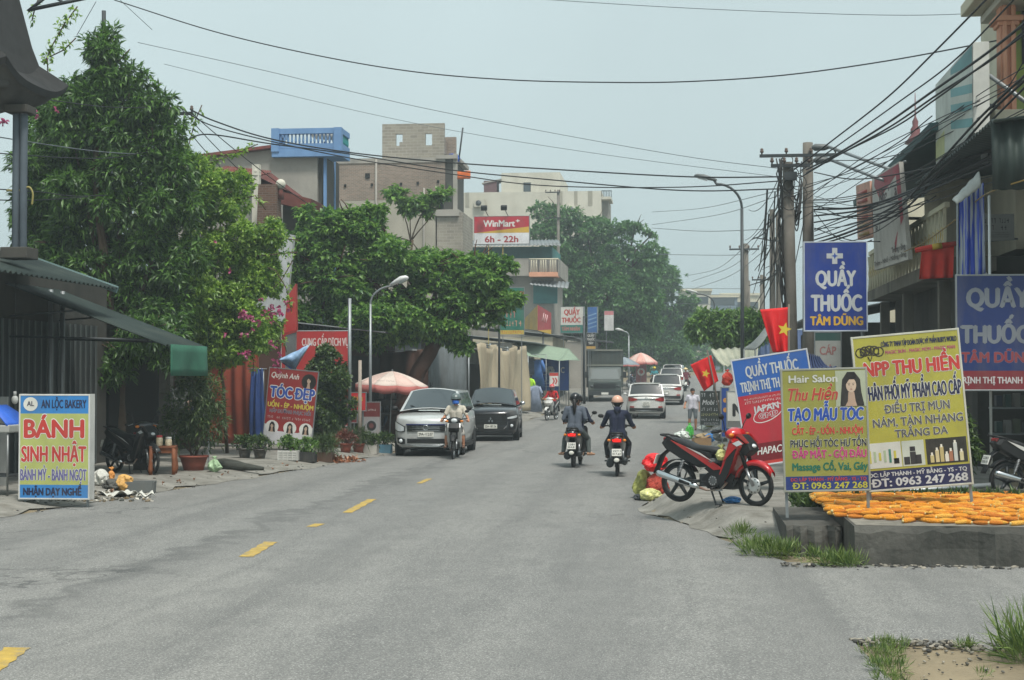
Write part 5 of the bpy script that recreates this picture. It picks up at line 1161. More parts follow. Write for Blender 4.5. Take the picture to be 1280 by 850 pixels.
        b = MB(); b.tube([V((-.02, -hl + .22, zb + .12)), V((.38, -hl + .27, zb + .2))], .012, PLASTIC, 5); b.build('wiper', T)
        b = MB(); b.loft([[V((-wt * .9, yt_r + .1, zt + .03)), V((wt * .9, yt_r + .1, zt + .03)), V((wt * .8, yt_r - .12, zt + .01)), V((-wt * .8, yt_r - .12, zt + .01))], [V((-wt * .9, yt_r + .1, zt + .06)), V((wt * .9, yt_r + .1, zt + .06)), V((wt * .8, yt_r - .12, zt + .04)), V((-wt * .8, yt_r - .12, zt + .04))]], pm, smooth=False); b.build('spoiler', T)
    for s in (-1, 1):
        b = MB(); b.ell((s * (w + .1), yb_f - .35, zb + .08), (.095, .06, .065), PLASTIC if cls == 'mpv' else pm if cls != 'dark' else CHROME, 10, 6); b.tube([V((s * (w - .1), yb_f - .3, zb)), V((s * (w + .04), yb_f - .34, zb + .04))], .025, PLASTIC, 6); b.build('side_mirror', T)
        b = MB()
        for yy in (.35, -.75): b.box((s * (w + .008), yy, belt - .16), (.03, .18, .03), pm if cls != 'dark' else CHROME)
        b.build('door_handle', T)
    if rails:
        for s in (-1, 1):
            b = MB(); b.tube([V((s * wt * .92, yt_f - .25, zt + .01)), V((s * wt * .92, yt_f - .45, zt + .07)), V((s * wt * .92, yt_r + .5, zt + .07)), V((s * wt * .92, yt_r + .3, zt + .01))], .02, DSTEEL, 6); b.build('roof_rail', T)
    return T
def heading(dx, dy): return math.atan2(-dx, dy)     # local +Y points along (dx, dy)
p = onground(536, 571)
car('silver_car', 'silver people carrier parked facing us under the pink parasol', (p.x - .12, p.y + 2.1, gz(p.x, p.y)), heading(.03, -1), 4.55, 1.80, 1.74, P_SILVER, 'mpv', hood=1.14, belt=1.16, look='front', plate=('29A-112.07', ''), tr=.33)
p = onground(613, 552)
car('black_car', 'glossy black crossover facing us in front of the beige tarpaulin', (p.x - .12, p.y + 2.0, gz(p.x, p.y)), heading(.07, -1), 4.45, 1.76, 1.69, P_BLACK, 'dark', hood=1.11, belt=1.13, look='front', plate=('22A-187.36', ''), rails=False, tr=.34)
for i, (px, py, lab, rot, pl) in enumerate(((806, 529, 'nearest white crossover driving away, its rear toward us beside the navy rider', .03, ('22A', '074.15')), (834, 509, 'second white car driving away just beyond the nearest white crossover', -.02, ('22A', '120.66')),
                                 (841, 487, 'third white car, smaller, in the distant line of traffic', -.05, ('', '')), (843, 476, 'farthest white car at the head of the distant line of traffic', -.08, ('', '')))):
    Y = (71, 86, 108, 124)[i]; x = hx(px, Y)
    car('white_car', lab, (x, Y + 2, elev(Y + 2)), rot, 4.35, 1.80, 1.64 if i != 1 else 1.7, P_WHITE, 'suv', group='white cars driving away', look='rear', plate=pl, rails=True, belt=1.03, tr=.34)
# truck
Y = 91; x = hx(756, Y); T = thing('cargo_truck', 'dark green grey cargo truck with slatted box coming toward us in the left lane', 'truck', (x, Y, elev(Y)), heading(.05, -1))
b = MB(); TW = 1.0
prof = [(-1.6, .55), (0.02, .5), (.06, .7), (.04, 1.25), (-.10, 1.30), (-.42, 2.02), (-.5, 2.08), (-1.6, 2.1)]
b.loft([[V((x_ * (TW if 1 else 1), y_, z_)) for y_, z_ in prof] for x_ in (-.98, -.94, .94, .98)], P_GREEN, smooth=False); b.build('cab', T, bevel=.04)
b = MB(); b.add([V((-.84, -.10, 1.36)), V((.84, -.10, 1.36)), V((.76, -.372, 1.97)), V((-.76, -.372, 1.97))], [(0, 1, 2, 3)], glassmat('truck_glass', (84, 92, 90), .2)); b.build('windscreen', T)
b = MB(); b.box((0, .075, .95), (1.3, .04, .30), PLASTIC); 
for k in range(4): b.box((0, .1, .86 + k * .06), (1.2, .02, .018), DSTEEL)
b.build('grille', T)
b = MB(); b.box((0, .14, .52), (1.96, .18, .24), DSTEEL); b.box((0, .238, .5), (.42, .012, .13), PLATE); b.build('bumper', T, bevel=.02)
for s in (-1, 1):
    b = MB(); b.ell((s * .78, .05, .92), (.11, .05, .08), DSTEEL, 10, 6); b.build('headlight', T)
    b = MB(); b.box((s * 1.18, .0, 1.62), (.2, .05, .36), PLASTIC); b.tube([V((s * .95, -.2, 1.5)), V((s * 1.15, 0, 1.55))], .02, PLASTIC, 5); b.build('side_mirror', T)
    b = MB(); b.add([V((s * .985, -.25, 1.36)), V((s * .985, -1.2, 1.36)), V((s * .985, -1.2, 1.95)), V((s * .985, -.52, 1.95))], [(0, 1, 2, 3)], GLASSD); b.build('side_window', T)
    wheel(T, s * .86, -.75, .42, .24); wheel(T, s * .86, -4.1, .42, .3)
b = MB(); b.box((0, -3.6, .72), (2.0, 4.2, .16), DSTEEL); b.box((0, -3.6, 2.0), (2.16, 3.8, 2.3), M('truck_box', (66, 72, 68), .7, .25, 1.2, dirt=(60, 58, 52), dirt_amt=.6))
for k in range(8): b.box((-1.0 + k * 2 / 7, -1.68, 2.62), (.07, .06, 1.06), P_GREEN)
for z in (2.2, 3.12): b.box((0, -1.66, z), (2.2, .1, .1), M('truck_box_edge', (120, 122, 112), .7))
for s in (-1, 1):
    for k in range(7): b.box((s * 1.1, -1.9 - k * .55, 2.0), (.05, .08, 2.26), P_GREEN)
b.build('cargo_box', T)
# ---- motorbikes
def spoked(T, y, r, tw, rimm, spokes=18, disc_=True, name='wheel', solid=None, side=1):
    o = bpy.data.objects.new(name, None); COL.objects.link(o); o.parent = T; o.location = (0, y, r)
    b = MB(); b.torus((0, 0, 0), r - tw * .55, tw * .55, TYRE, 36, 10, 'x', .95)
    b.build('tyre', o); b = MB(); b.torus((0, 0, 0), r - tw * 1.15, tw * .22, rimm, 36, 8, 'x', 1.5); b.tube([V((-.05, 0, 0)), V((.05, 0, 0))], .045, DSTEEL, 12)
    if solid:
        for k in range(solid):
            a = 2 * PI * k / solid; d = V((0, math.sin(a), math.cos(a))); b.tube([d * .04, d * (r - tw * 1.1)], [.03, .022], rimm, 6, flat=1.0)
    else:
        for k in range(spokes):
            a = 2 * PI * k / spokes; a2 = a + .35 * (1 if k % 2 else -1); b.tube([V(((.03 if k % 2 else -.03), math.sin(a2) * .05, math.cos(a2) * .05)), V((0, math.sin(a) * (r - tw * 1.1), math.cos(a) * (r - tw * 1.1)))], .004, CHROME, 4)
    b.build('rim', o)
    if disc_:
        b = MB(); b.T = Matrix.Translation((side * .06, 0, 0)); b.lathe([(.06, -.003), (.115, -.003), (.115, .003), (.06, .003)], M('brake_steel', (196, 198, 196), .3, metal=.7), 28, Matrix.Rotation(PI / 2, 4, 'Y'))
        for k in range(10): a = 2 * PI * k / 10; b.lathe([(.0, .0036), (.011, .0036)], PLASTIC, 6, Matrix.Rotation(PI / 2 * side, 4, 'Y') @ Matrix.Translation((math.sin(a) * .09, math.cos(a) * .09, 0)))
        b.build('brake_disc', o)
    return o
def rail(pts, w, t, m, mb, nz=None):
    """a plated body panel: side profile polygon (y, z) extruded to +-w with rounded shoulders."""
    c = V((0, sum(p[0] for p in pts) / len(pts), sum(p[1] for p in pts) / len(pts)))
    secs = []
    for x, k in ((-w, .82), (-w * .86, .95), (-w * .5, 1.0), (w * .5, 1.0), (w * .86, .95), (w, .82)):
        secs.append([V((x, c.y + (y - c.y) * k, c.z + (z - c.z) * k)) for y, z in pts])
    mb.loft(secs, m, smooth=False)
def motorbike(name, label, loc, rotz, pm, group=None, spoke=False, steer=0.0, stand=True, lean=0.0, seatm=None, trim=True, plate=None, shield=None, lit=False, s=1.0, cat='motorbike', basket=False):
    T = thing(name, label, cat, loc, group=group, rot=(0, lean, rotz)); T.scale = (s, s, s)
    r = .285; wb = 1.24; yr, yf = -.62, .62; pk = PLASTIC; seatm = seatm or M('black_vinyl', (30, 31, 33), .5, .2, 6); sh = shield or pm
    spoked(T, yr, r, .062, DSTEEL if not spoke else CHROME, solid=None if spoke else 5, disc_=False)
    fr = bpy.data.objects.new('front_fork', None); COL.objects.link(fr); fr.parent = T; fr.location = (0, yf - .28, .78); fr.rotation_euler = (0, 0, steer)
    # fork group (local origin at steering head)
    def Fp(x, y, z): return V((x, y - (yf - .28), z - .78))
    b = MB()
    for sx in (-.075, .075):
        b.tube([Fp(sx, yf, r), Fp(sx, yf - .11, .52)], .022, RIM, 10); b.tube([Fp(sx, yf - .11, .52), Fp(sx, yf - .25, .88)], .028, pk, 10)
    b.box(Fp(0, yf - .25, .82), (.2, .07, .1), pk); b.build('fork_leg', fr)
    w_ = spoked(fr, 0, r, .054, DSTEEL if not spoke else CHROME, solid=None if spoke else 5, disc_=not spoke); w_.location = Fp(0, yf, r)
    b = MB(); sec = []
    for i in range(11):
        a = R(-38 + 150 * i / 10); rad = r + .045; y0 = yf + math.sin(a) * rad * -1; 
        cy, cz = yf + rad * math.cos(PI / 2 + (a - R(20))), r + rad * math.sin(PI / 2 + (a - R(20)))
        ww = .062 * (.75 + .35 * math.sin(PI * i / 10)); sec.append([Fp(-ww, cy, cz - .05), Fp(-ww, cy, cz), Fp(-ww * .5, cy, cz + .022), Fp(ww * .5, cy, cz + .022), Fp(ww, cy, cz), Fp(ww, cy, cz - .05)])
    b.loft(sec, pm, caps=False, closed=False); b.build('front_fender', fr, solid=.006)
    # handlebar cowl + headlight cowl
    b = MB(); b.loft([[Fp(x, yf - .34 + dy * k, .985 + dz * k) for dy, dz in ((.13, -.04), (.1, .06), (-.02, .085), (-.1, .03), (-.08, -.07), (.04, -.10))] for x, k in ((-.2, .35), (-.13, .8), (-.05, 1.05), (.05, 1.05), (.13, .8), (.2, .35))], pm if not spoke else pm, smooth=True); b.build('handlebar_cowl', fr)
    b = MB()
    if spoke: b.ell(Fp(0, yf - .22, .985), (.085, .045, .06), LENS, 14, 8); b.build('headlight', fr)
    b = MB(); b.tube([Fp(-.12, yf - .36, 1.0), Fp(.12, yf - .36, 1.0)], .016, DSTEEL, 8)
    for sx in (-1, 1):
        b.tube([Fp(sx * .1, yf - .36, 1.0), Fp(sx * .24, yf - .40, 1.03), Fp(sx * .35, yf - .47, 1.01)], .016, DSTEEL, 8); b.tube([Fp(sx * .25, yf - .405, 1.03), Fp(sx * .36, yf - .48, 1.008)], .022, pk, 8)
        b.tube([Fp(sx * .23, yf - .38, 1.02), Fp(sx * .34, yf - .37, .99)], .008, RIM, 5)
    b.build('handlebar', fr)
    for sx in (-1, 1):
        b = MB(); b.tube([Fp(sx * .2, yf - .38, 1.03), Fp(sx * .24, yf - .36, 1.14), Fp(sx * .28, yf - .35, 1.19)], .007, pk, 6); b.ell(Fp(sx * .32, yf - .345, 1.225), (.06, .022, .042), pk, 12, 6, rot=(0, -.2 * sx, 0)); b.build('mirror', fr)
        b = MB(); b.ell(Fp(sx * .19, yf - .27, .97), (.05, .03, .03), M('amber_lens', (206, 120, 30), .3), 8, 5); b.build('indicator', fr)
    # leg shield, front cover
    b = MB(); rail([(yf - .16, .82), (yf - .22, .93), (yf - .33, .94), (yf - .44, .62), (yf - .52, .38), (yf - .46, .30), (yf - .36, .42), (yf - .26, .62)], .19, 0, sh, b); b.build('leg_shield', T, bevel=.008)
    b = MB(); rail([(yf - .02, .76), (yf - .06, .86), (yf - .18, .98), (yf - .28, .98), (yf - .24, .74), (yf - .12, .68)] if not spoke else [(yf - .07, .80), (yf - .17, .93), (yf - .26, .94), (yf - .24, .74), (yf - .17, .68)], .13, 0, pk if not spoke else pm, b); b.build('front_cover', T, bevel=.012)
    if not spoke:
        b = MB(); b.ell((0, yf - .06, .82), (.06, .045, .035), LENS, 12, 6)
        for sx in (-1, 1): b.prism([(yf - .05, .87), (yf - .17, .99), (yf - .29, .99), (yf - .2, .94), (yf - .1, .86)], sx * .134, sx * .142, pm, 'x')
        b.build('headlight', T)
        b = MB()
        for sx in (-1, 1): b.prism([(yf - .30, .90), (yf - .36, .66), (yf - .46, .44), (yf - .53, .38), (yf - .50, .30), (yf - .42, .30), (yf - .34, .44), (yf - .27, .62), (yf - .22, .78)], sx * .193, sx * .200, pk, 'x')
        b.prism([(.30, .22), (.36, .34), (.2, .46), (-.1, .44), (-.2, .34), (-.1, .22)], -.1, .1, pk, 'x'); b.build('engine_guard', T)
    b = MB(); b.loft([[V((x, yr + (r + .035) * math.cos(a), r + (r + .035) * math.sin(a))) for x in (-.06, 0, .06)] for a in np.linspace(.5, 2.5, 10)], pk, caps=False, closed=False); b.build('inner_fender', T, solid=.01)
    b = MB()
    for sx in (-1, 1): b.prism([(yf - .10, .86), (yf - .2, .92), (yf - .3, .86), (yf - .42, .60), (yf - .32, .70), (yf - .24, .78)], sx * .192, sx * .207, pm, 'x'); b.prism([(yf - .11, .855), (yf - .17, .90), (yf - .27, .86), (yf - .2, .82)], sx * .209, sx * .214, LENS, 'x')
    b.build('shield_trim', T)
    # spine, side cover, tail
    b = MB(); rail([(yf - .44, .52), (yf - .58, .50), (-.06, .64), (-.14, .72), (-.10, .40), (yf - .60, .34), (yf - .46, .36)], .075, 0, pk, b); b.build('spine', T, bevel=.006)
    b = MB(); rail([(-.02, .54), (-.02, .72), (-.36, .80), (-.78, .93), (-.86, .84), (-.80, .76), (-.54, .62), (-.24, .50)], .125, 0, pk, b); b.build('tail_body', T, bevel=.008)
    b = MB()
    for sx in (-1, 1): b.prism([(.16, .50), (.08, .55), (-.18, .70), (-.46, .80), (-.68, .88), (-.5, .77), (-.24, .63), (.02, .48)], sx * .118, sx * .14, pm, 'x'); b.prism([(.0, .60), (-.2, .715), (-.42, .79), (-.2, .69)], sx * .142, sx * .147, C(214, 214, 210), 'x')
    b.build('side_panel', T)
    b = MB()
    for sx in (-1, 1): b.prism([(.30, .30), (.34, .40), (.16, .52), (-.02, .56), (-.14, .50), (.02, .38)], sx * .1, sx * .128, pk, 'x')
    b.build('lower_cover', T)
    b = MB(); b.loft([[V((x * k2, y, z + dz)) for x, dz in ((-.1, -.05), (-.13, 0), (-.09, .035), (0, .045), (.09, .035), (.13, 0), (.1, -.05))] for y, z, k2 in ((.12, .70, .55), (.06, .745, .85), (-.12, .765, 1.0), (-.32, .775, 1.05), (-.46, .83, 1.0), (-.66, .87, .85), (-.74, .87, .5))], seatm); b.build('seat', T)
    b = MB()
    for sx in (-1, 1): b.tube([V((sx * .11, -.56, .84)), V((sx * .12, -.7, .92)), V((sx * .1, -.86, .95)), V((0, -.9, .95))], .014, pk, 7)
    b.build('grab_rail', T)
    b = MB(); b.box((0, -.80, .87), (.17, .06, .09), BRAKE if lit else REDLENS); b.build('tail_light', T, bevel=.015)
    b = MB(); b.loft([[V((x, y, z)) for x in (-.07, 0, .07)] for y, z in ((-.72, .78), (-.88, .66), (-.97, .46), (-1.0, .40))], pk, caps=False, closed=False, smooth=True); b.build('rear_fender', T, solid=.012)
    b = MB(); b.box((0, -.955, .60), (.19, .012, .14), PLATE, rot=(-.35, 0, 0)); o = b.build('number_plate', T)
    # engine, exhaust, swing arm, shocks, stand, pegs
    b = MB(); b.lathe([(.0, -.13), (.07, -.13), (.085, -.1), (.085, .1), (.07, .13), (0, .13)], M('engine_alloy', (104, 106, 106), .5, metal=.6), 18, Matrix.Translation((0, .0, .33)) @ Matrix.Rotation(PI / 2, 4, 'Y')); b.box((0, -.12, .33), (.17, .24, .17), DSTEEL); b.tube([V((0, .05, .34)), V((0, .24, .36))], [.075, .065], DSTEEL, 10)
    for k in range(5): b.box((0, .1 + k * .03, .352), (.17, .01, .16), DSTEEL)
    for k in range(10): a = 2 * PI * k / 10; b.ell((.135, math.sin(a) * .055, .33 + math.cos(a) * .055), .012, RIM, 6, 4)
    b.build('engine', T, bevel=.006)
    b = MB(); b.tube([V((.10, .22, .33)), V((.125, .12, .21)), V((.13, -.1, .2)), V((.14, -.22, .235))], .017, RUST, 8); b.build('exhaust_pipe', T)
    b = MB(); b.tube([V((.145, -.20, .235)), V((.15, -.30, .26)), V((.155, -.62, .345)), V((.155, -.86, .41)), V((.155, -.89, .418))], [.024, .042, .05, .048, .03], CHROME, 14); b.tube([V((.196, -.34, .275)), V((.2, -.5, .318))], [.012, .016], pk, 8, flat=1.6); b.build('muffler', T)
    b = MB()
    for sx in (-.085, .085): b.tube([V((sx, -.12, .32)), V((sx, yr, r))], .018, DSTEEL, 6)
    b.build('swing_arm', T)
    for sx in (-.11, .11):
        b = MB(); b.tube([V((sx, yr + .02, r + .03)), V((sx * .95, -.46, .66))], .012, RIM, 6)
        for k in range(8): b.torus(V((sx, yr + .02, r + .03)).lerp(V((sx * .95, -.46, .66)), .35 + k * .065), .026, .007, RIM, 10, 5, 'z')
        b.build('shock_absorber', T)
    b = MB()
    for sx in (-1, 1): b.tube([V((0, .06, .24)), V((sx * .26, .06, .235))], .012, DSTEEL, 6); b.tube([V((sx * .17, .06, .235)), V((sx * .28, .06, .235))], .02, pk, 8); b.tube([V((sx * .09, -.2, .33)), V((sx * .2, -.3, .33))], .012, DSTEEL, 6); b.tube([V((sx * .17, -.3, .33)), V((sx * .25, -.3, .33))], .018, pk, 7)
    b.box((.21, .14, .21), (.03, .1, .012), RIM); b.tube([V((.13, .14, .21)), V((.21, .14, .21))], .008, RIM, 5); b.build('footrest', T)
    b = MB(); b.tube([V((.12, .26, .95)), V((.15, .40, .80)), V((.1, .52, .55)), V((.07, .60, .33))], .006, PLASTIC, 5); b.build('brake_hose', T)
    b = MB()
    if stand: b.tube([V((.1, -.06, .25)), V((.16, .06, .03)), V((.2, .13, .015))], .014, DSTEEL, 6); b.tube([V((-.1, -.06, .25)), V((-.2, -.02, .012))], .013, DSTEEL, 6); b.box((.2, .13, .012), (.05, .09, .02), DSTEEL); b.build('stand', T)
    if basket:
        b = MB()
        for z in (.75, .85, .95): b.box((0, yf - .0, z), (.34, .26, .012), DSTEEL)
        b.build('basket', T)
    if plate and plate[0]:
        l = MB(); write(l, plate[0], -.075, .075, .01, .045, INK, y=0); write(l, plate[1], -.082, .082, -.05, -.012, INK, y=0)
        rm = Euler((-.35, 0, 0)).to_matrix()
        l.v = [tuple(V((0, -.955, .60)) + rm @ V((-(-q[0]), -.0085 + q[1] * .3, q[2]))) for q in l.v]; l.build('lettering', o)
    return T
def G2(px, py, z=None): p = onground(px, py); return p
# parked red motorbike on the right shoulder
pr = V((hx(850, 22.3), 22.35, 0)); pf = V((hx(944, 21.75), 21.72, 0)); mid = (pr + pf) / 2; mid.z = .275
hd = heading(pf.x - pr.x, pf.y - pr.y)
motorbike('red_motorbike', 'red and black motorbike parked side on at the road edge before the red board', mid, hd, P_RED, steer=-.12, s=1.03)
q = V((hx(1262, 23), 23.0, .285)); motorbike('white_motorbike', 'white motorbike cut off by the right edge, standing under the blue pharmacy board', (q.x + .55, q.y + .25, q.z), heading(.94, .30), P_WHITE, plate=('22B1', '038.41'), spoke=False)
q = onground(168, 592); motorbike('dark_motorbike', 'dark motorbike in deep shade beside the small wooden table', (q.x, q.y, q.z), heading(.85, -.5), paint('dark_grey_paint', (48, 50, 52)), spoke=False, steer=-.2)
# ---- scooters seen from behind
def scooter(name, label, loc, rotz, pm, plate, lean=0.0, lit=True, grabm=None):
    T = thing(name, label, 'scooter', loc, rot=(0, lean, rotz)); pk = PLASTIC; r = .25
    spoked(T, -.62, r, .062, DSTEEL, solid=5, disc_=False); 
    fr = bpy.data.objects.new('front_fork', None); COL.objects.link(fr); fr.parent = T; fr.location = (0, .4, .8)
    w_ = spoked(fr, 0, r, .055, DSTEEL, solid=5, disc_=True); w_.location = (0, .22, r - .8)
    b = MB()
    for sx in (-.07, .07): b.tube([V((sx, .22, r - .8)), V((sx, .04, -.1))], .022, DSTEEL, 8)
    b.build('fork_leg', fr)
    b = MB(); b.loft([[V((x, .22 + (r + .04) * math.cos(a), r - .8 + (r + .04) * math.sin(a))) for x in (-.065, 0, .065)] for a in np.linspace(.3, 2.6, 9)], pm, caps=False, closed=False); b.build('front_fender', fr, solid=.008)
    b = MB(); b.loft([[V((x, -.02 + dy * k, .24 + dz * k)) for dy, dz in ((.15, -.05), (.1, .05), (0, .075), (-.09, .02), (-.06, -.07))] for x, k in ((-.2, .4), (-.12, .9), (0, 1.1), (.12, .9), (.2, .4))], pm); b.build('handlebar_cowl', fr)
    b = MB(); b.ell((0, .13, .22), (.1, .05, .06), LENS, 12, 6); b.build('headlight', fr)
    b = MB(); b.tube([V((-.12, -.03, .25)), V((.12, -.03, .25))], .018, pk, 8)
    for sx in (-1, 1): b.tube([V((sx * .1, -.03, .25)), V((sx * .35, -.12, .24))], .018, pk, 8)
    b.build('handlebar', fr)
    for sx in (-1, 1):
        b = MB(); b.tube([V((sx * .22, -.05, .27)), V((sx * .33, .0, .42))], .008, pk, 5); b.ell((sx * .37, .0, .455), (.065, .02, .045), pk, 12, 6); b.build('mirror', fr)
    b = MB(); rail([(.56, .66), (.52, .92), (.42, .96), (.33, .5), (.3, .3), (.42, .32), (.52, .45)], .2, 0, pm, b); b.build('leg_shield', T, bevel=.01)
    b = MB(); rail([(.36, .30), (.36, .36), (-.1, .36), (-.16, .30), (-.1, .24), (.3, .24)], .17, 0, pk, b); b.build('floorboard', T, bevel=.008)
    b = MB()
    secs = []
    for y, z0, z1, w in ((-.08, .34, .70, .13), (-.25, .36, .76, .18), (-.5, .46, .80, .2), (-.75, .60, .84, .16), (-.9, .72, .86, .11), (-.96, .77, .85, .07)):
        secs.append([V((w * math.cos(t) * (1 if math.sin(t) > 0 else .86), y, (z0 + z1) / 2 + (z1 - z0) / 2 * max(-1, min(1, 1.15 * math.sin(t))))) for t in np.linspace(0, 2 * PI, 17)[:-1]])
    b.loft(secs, pm); b.build('rear_body', T)
    b = MB(); b.loft([[V((x * k, y, z + dz)) for x, dz in ((-.12, -.04), (-.15, .01), (-.1, .05), (.1, .05), (.15, .01), (.12, -.04))] for y, z, k in ((.0, .74, .6), (-.1, .78, .95), (-.4, .79, 1.05), (-.62, .85, .95), (-.82, .86, .6))], M('black_vinyl', (30, 31, 33), .5, .2, 6)); b.build('seat', T)
    b = MB(); b.tube([V((-.13, -.7, .86)), V((-.12, -.92, .93)), V((.12, -.92, .93)), V((.13, -.7, .86))], .018, grabm or pk, 8); b.build('grab_rail', T)
    b = MB(); b.loft([[V((x_ * k, -.945 - (.02 if abs(x_) < .08 else 0), z)) for x_ in (-.09, -.04, .04, .09)] for z, k in ((.745, .7), (.765, 1.0), (.795, 1.0), (.815, .75))], BRAKE if lit else REDLENS, caps=False, closed=False); b.box((0, -.9, .775), (.2, .05, .1), REDLENS); b.build('tail_light', T)
    for sx in (-1, 1):
        b = MB(); b.ell((sx * .16, -.86, .775), (.04, .05, .03), M('amber_lens', (206, 120, 30)), 8, 5); b.build('indicator', T)
    b = MB(); b.loft([[V((x, y, z)) for x in (-.08, 0, .08)] for y, z in ((-.8, .66), (-.93, .52), (-.99, .36), (-1.0, .30))], pk, caps=False, closed=False); b.build('rear_fender', T, solid=.012)
    b = MB(); b.box((0, -.985, .53), (.2, .012, .15), PLATE, rot=(-.2, 0, 0)); o = b.build('number_plate', T)
    l = MB(); write(l, plate[0], -.078, .078, .01, .05, INK, y=0); write(l, plate[1], -.085, .085, -.055, -.012, INK, y=0); rm = Euler((-.2, 0, 0)).to_matrix()
    l.v = [tuple(V((0, -.985, .53)) + rm @ V((q[0], -.0085 + q[1] * .3, q[2]))) for q in l.v]; l.build('lettering', o)
    b = MB(); b.ell((0, -1.0, .37), (.06, .012, .045), M('white_reflector', (220, 220, 210), .3), 10, 5); b.build('mud_reflector', T)
    b = MB(); b.tube([V((-.14, -.3, .3)), V((-.15, -.62, .27))], [.09, .08], DSTEEL, 12); b.box((-.13, -.45, .3), (.12, .5, .16), DSTEEL); b.build('engine', T, bevel=.02)
    b = MB(); b.tube([V((.1, -.2, .26)), V((.15, -.4, .26)), V((.16, -.5, .29)), V((.17, -.9, .37)), V((.17, -.95, .38))], [.02, .025, .055, .06, .04], DSTEEL, 12); b.box((.225, -.65, .33), (.012, .3, .07), CHROME, rot=(.18, 0, 0)); b.build('muffler', T)
    for sx in (-1, 1):
        b = MB(); b.tube([V((sx * .13, -.6, .3)), V((sx * .12, -.55, .6))], .025, RIM, 8); b.build('shock_absorber', T)
        b = MB(); b.box((sx * .22, -.28, .32), (.1, .06, .03), pk); b.build('footrest', T)
    return T
q = onground(718, 586); SC1 = scooter('black_scooter', 'black scooter with lit brake lamp carrying two riders, seen from behind', (q.x, q.y + .85, q.z), -.06, paint('black_scooter_paint', (30, 31, 34)), ('22B1', '354.81'))
q = onground(770, 597); SC2 = scooter('dark_scooter', 'dark grey scooter with lit brake lamp under the navy clad rider', (q.x, q.y + .85, q.z), .02, paint('graphite_paint', (40, 43, 46)), ('22Y1', '017.62'))
q = onground(564, 575); q.x += .02; ON1 = motorbike('white_motorbike', 'white and black step through motorbike ridden toward us past the silver car', (q.x, q.y + .62, q.z), PI + .05, PLASTIC, spoke=True, shield=P_WHITE, stand=False)
q = onground(688, 526); ON2 = motorbike('white_motorbike', 'white motorbike with a red clad rider approaching beside the clothes shop', (q.x, q.y + .6, q.z), PI - .25, P_WHITE, spoke=True, shield=P_WHITE, stand=False)
for px, Y, lab, rz, pm in ((791, 118, 'dark blue motorbike parked beneath the pale round parasol far down the street', 2.6, paint('navy_paint', (30, 40, 70))), (818, 116, 'far motorbike with a teal clad rider approaching', PI, P_BLACK), (857, 110, 'far motorbike with a rider in a conical hat, beside the distant cars', 0, P_RED)):
    FM = motorbike('distant_motorbike', lab, (hx(px, Y), Y, elev(Y)), rz, pm, spoke=True, stand=False)
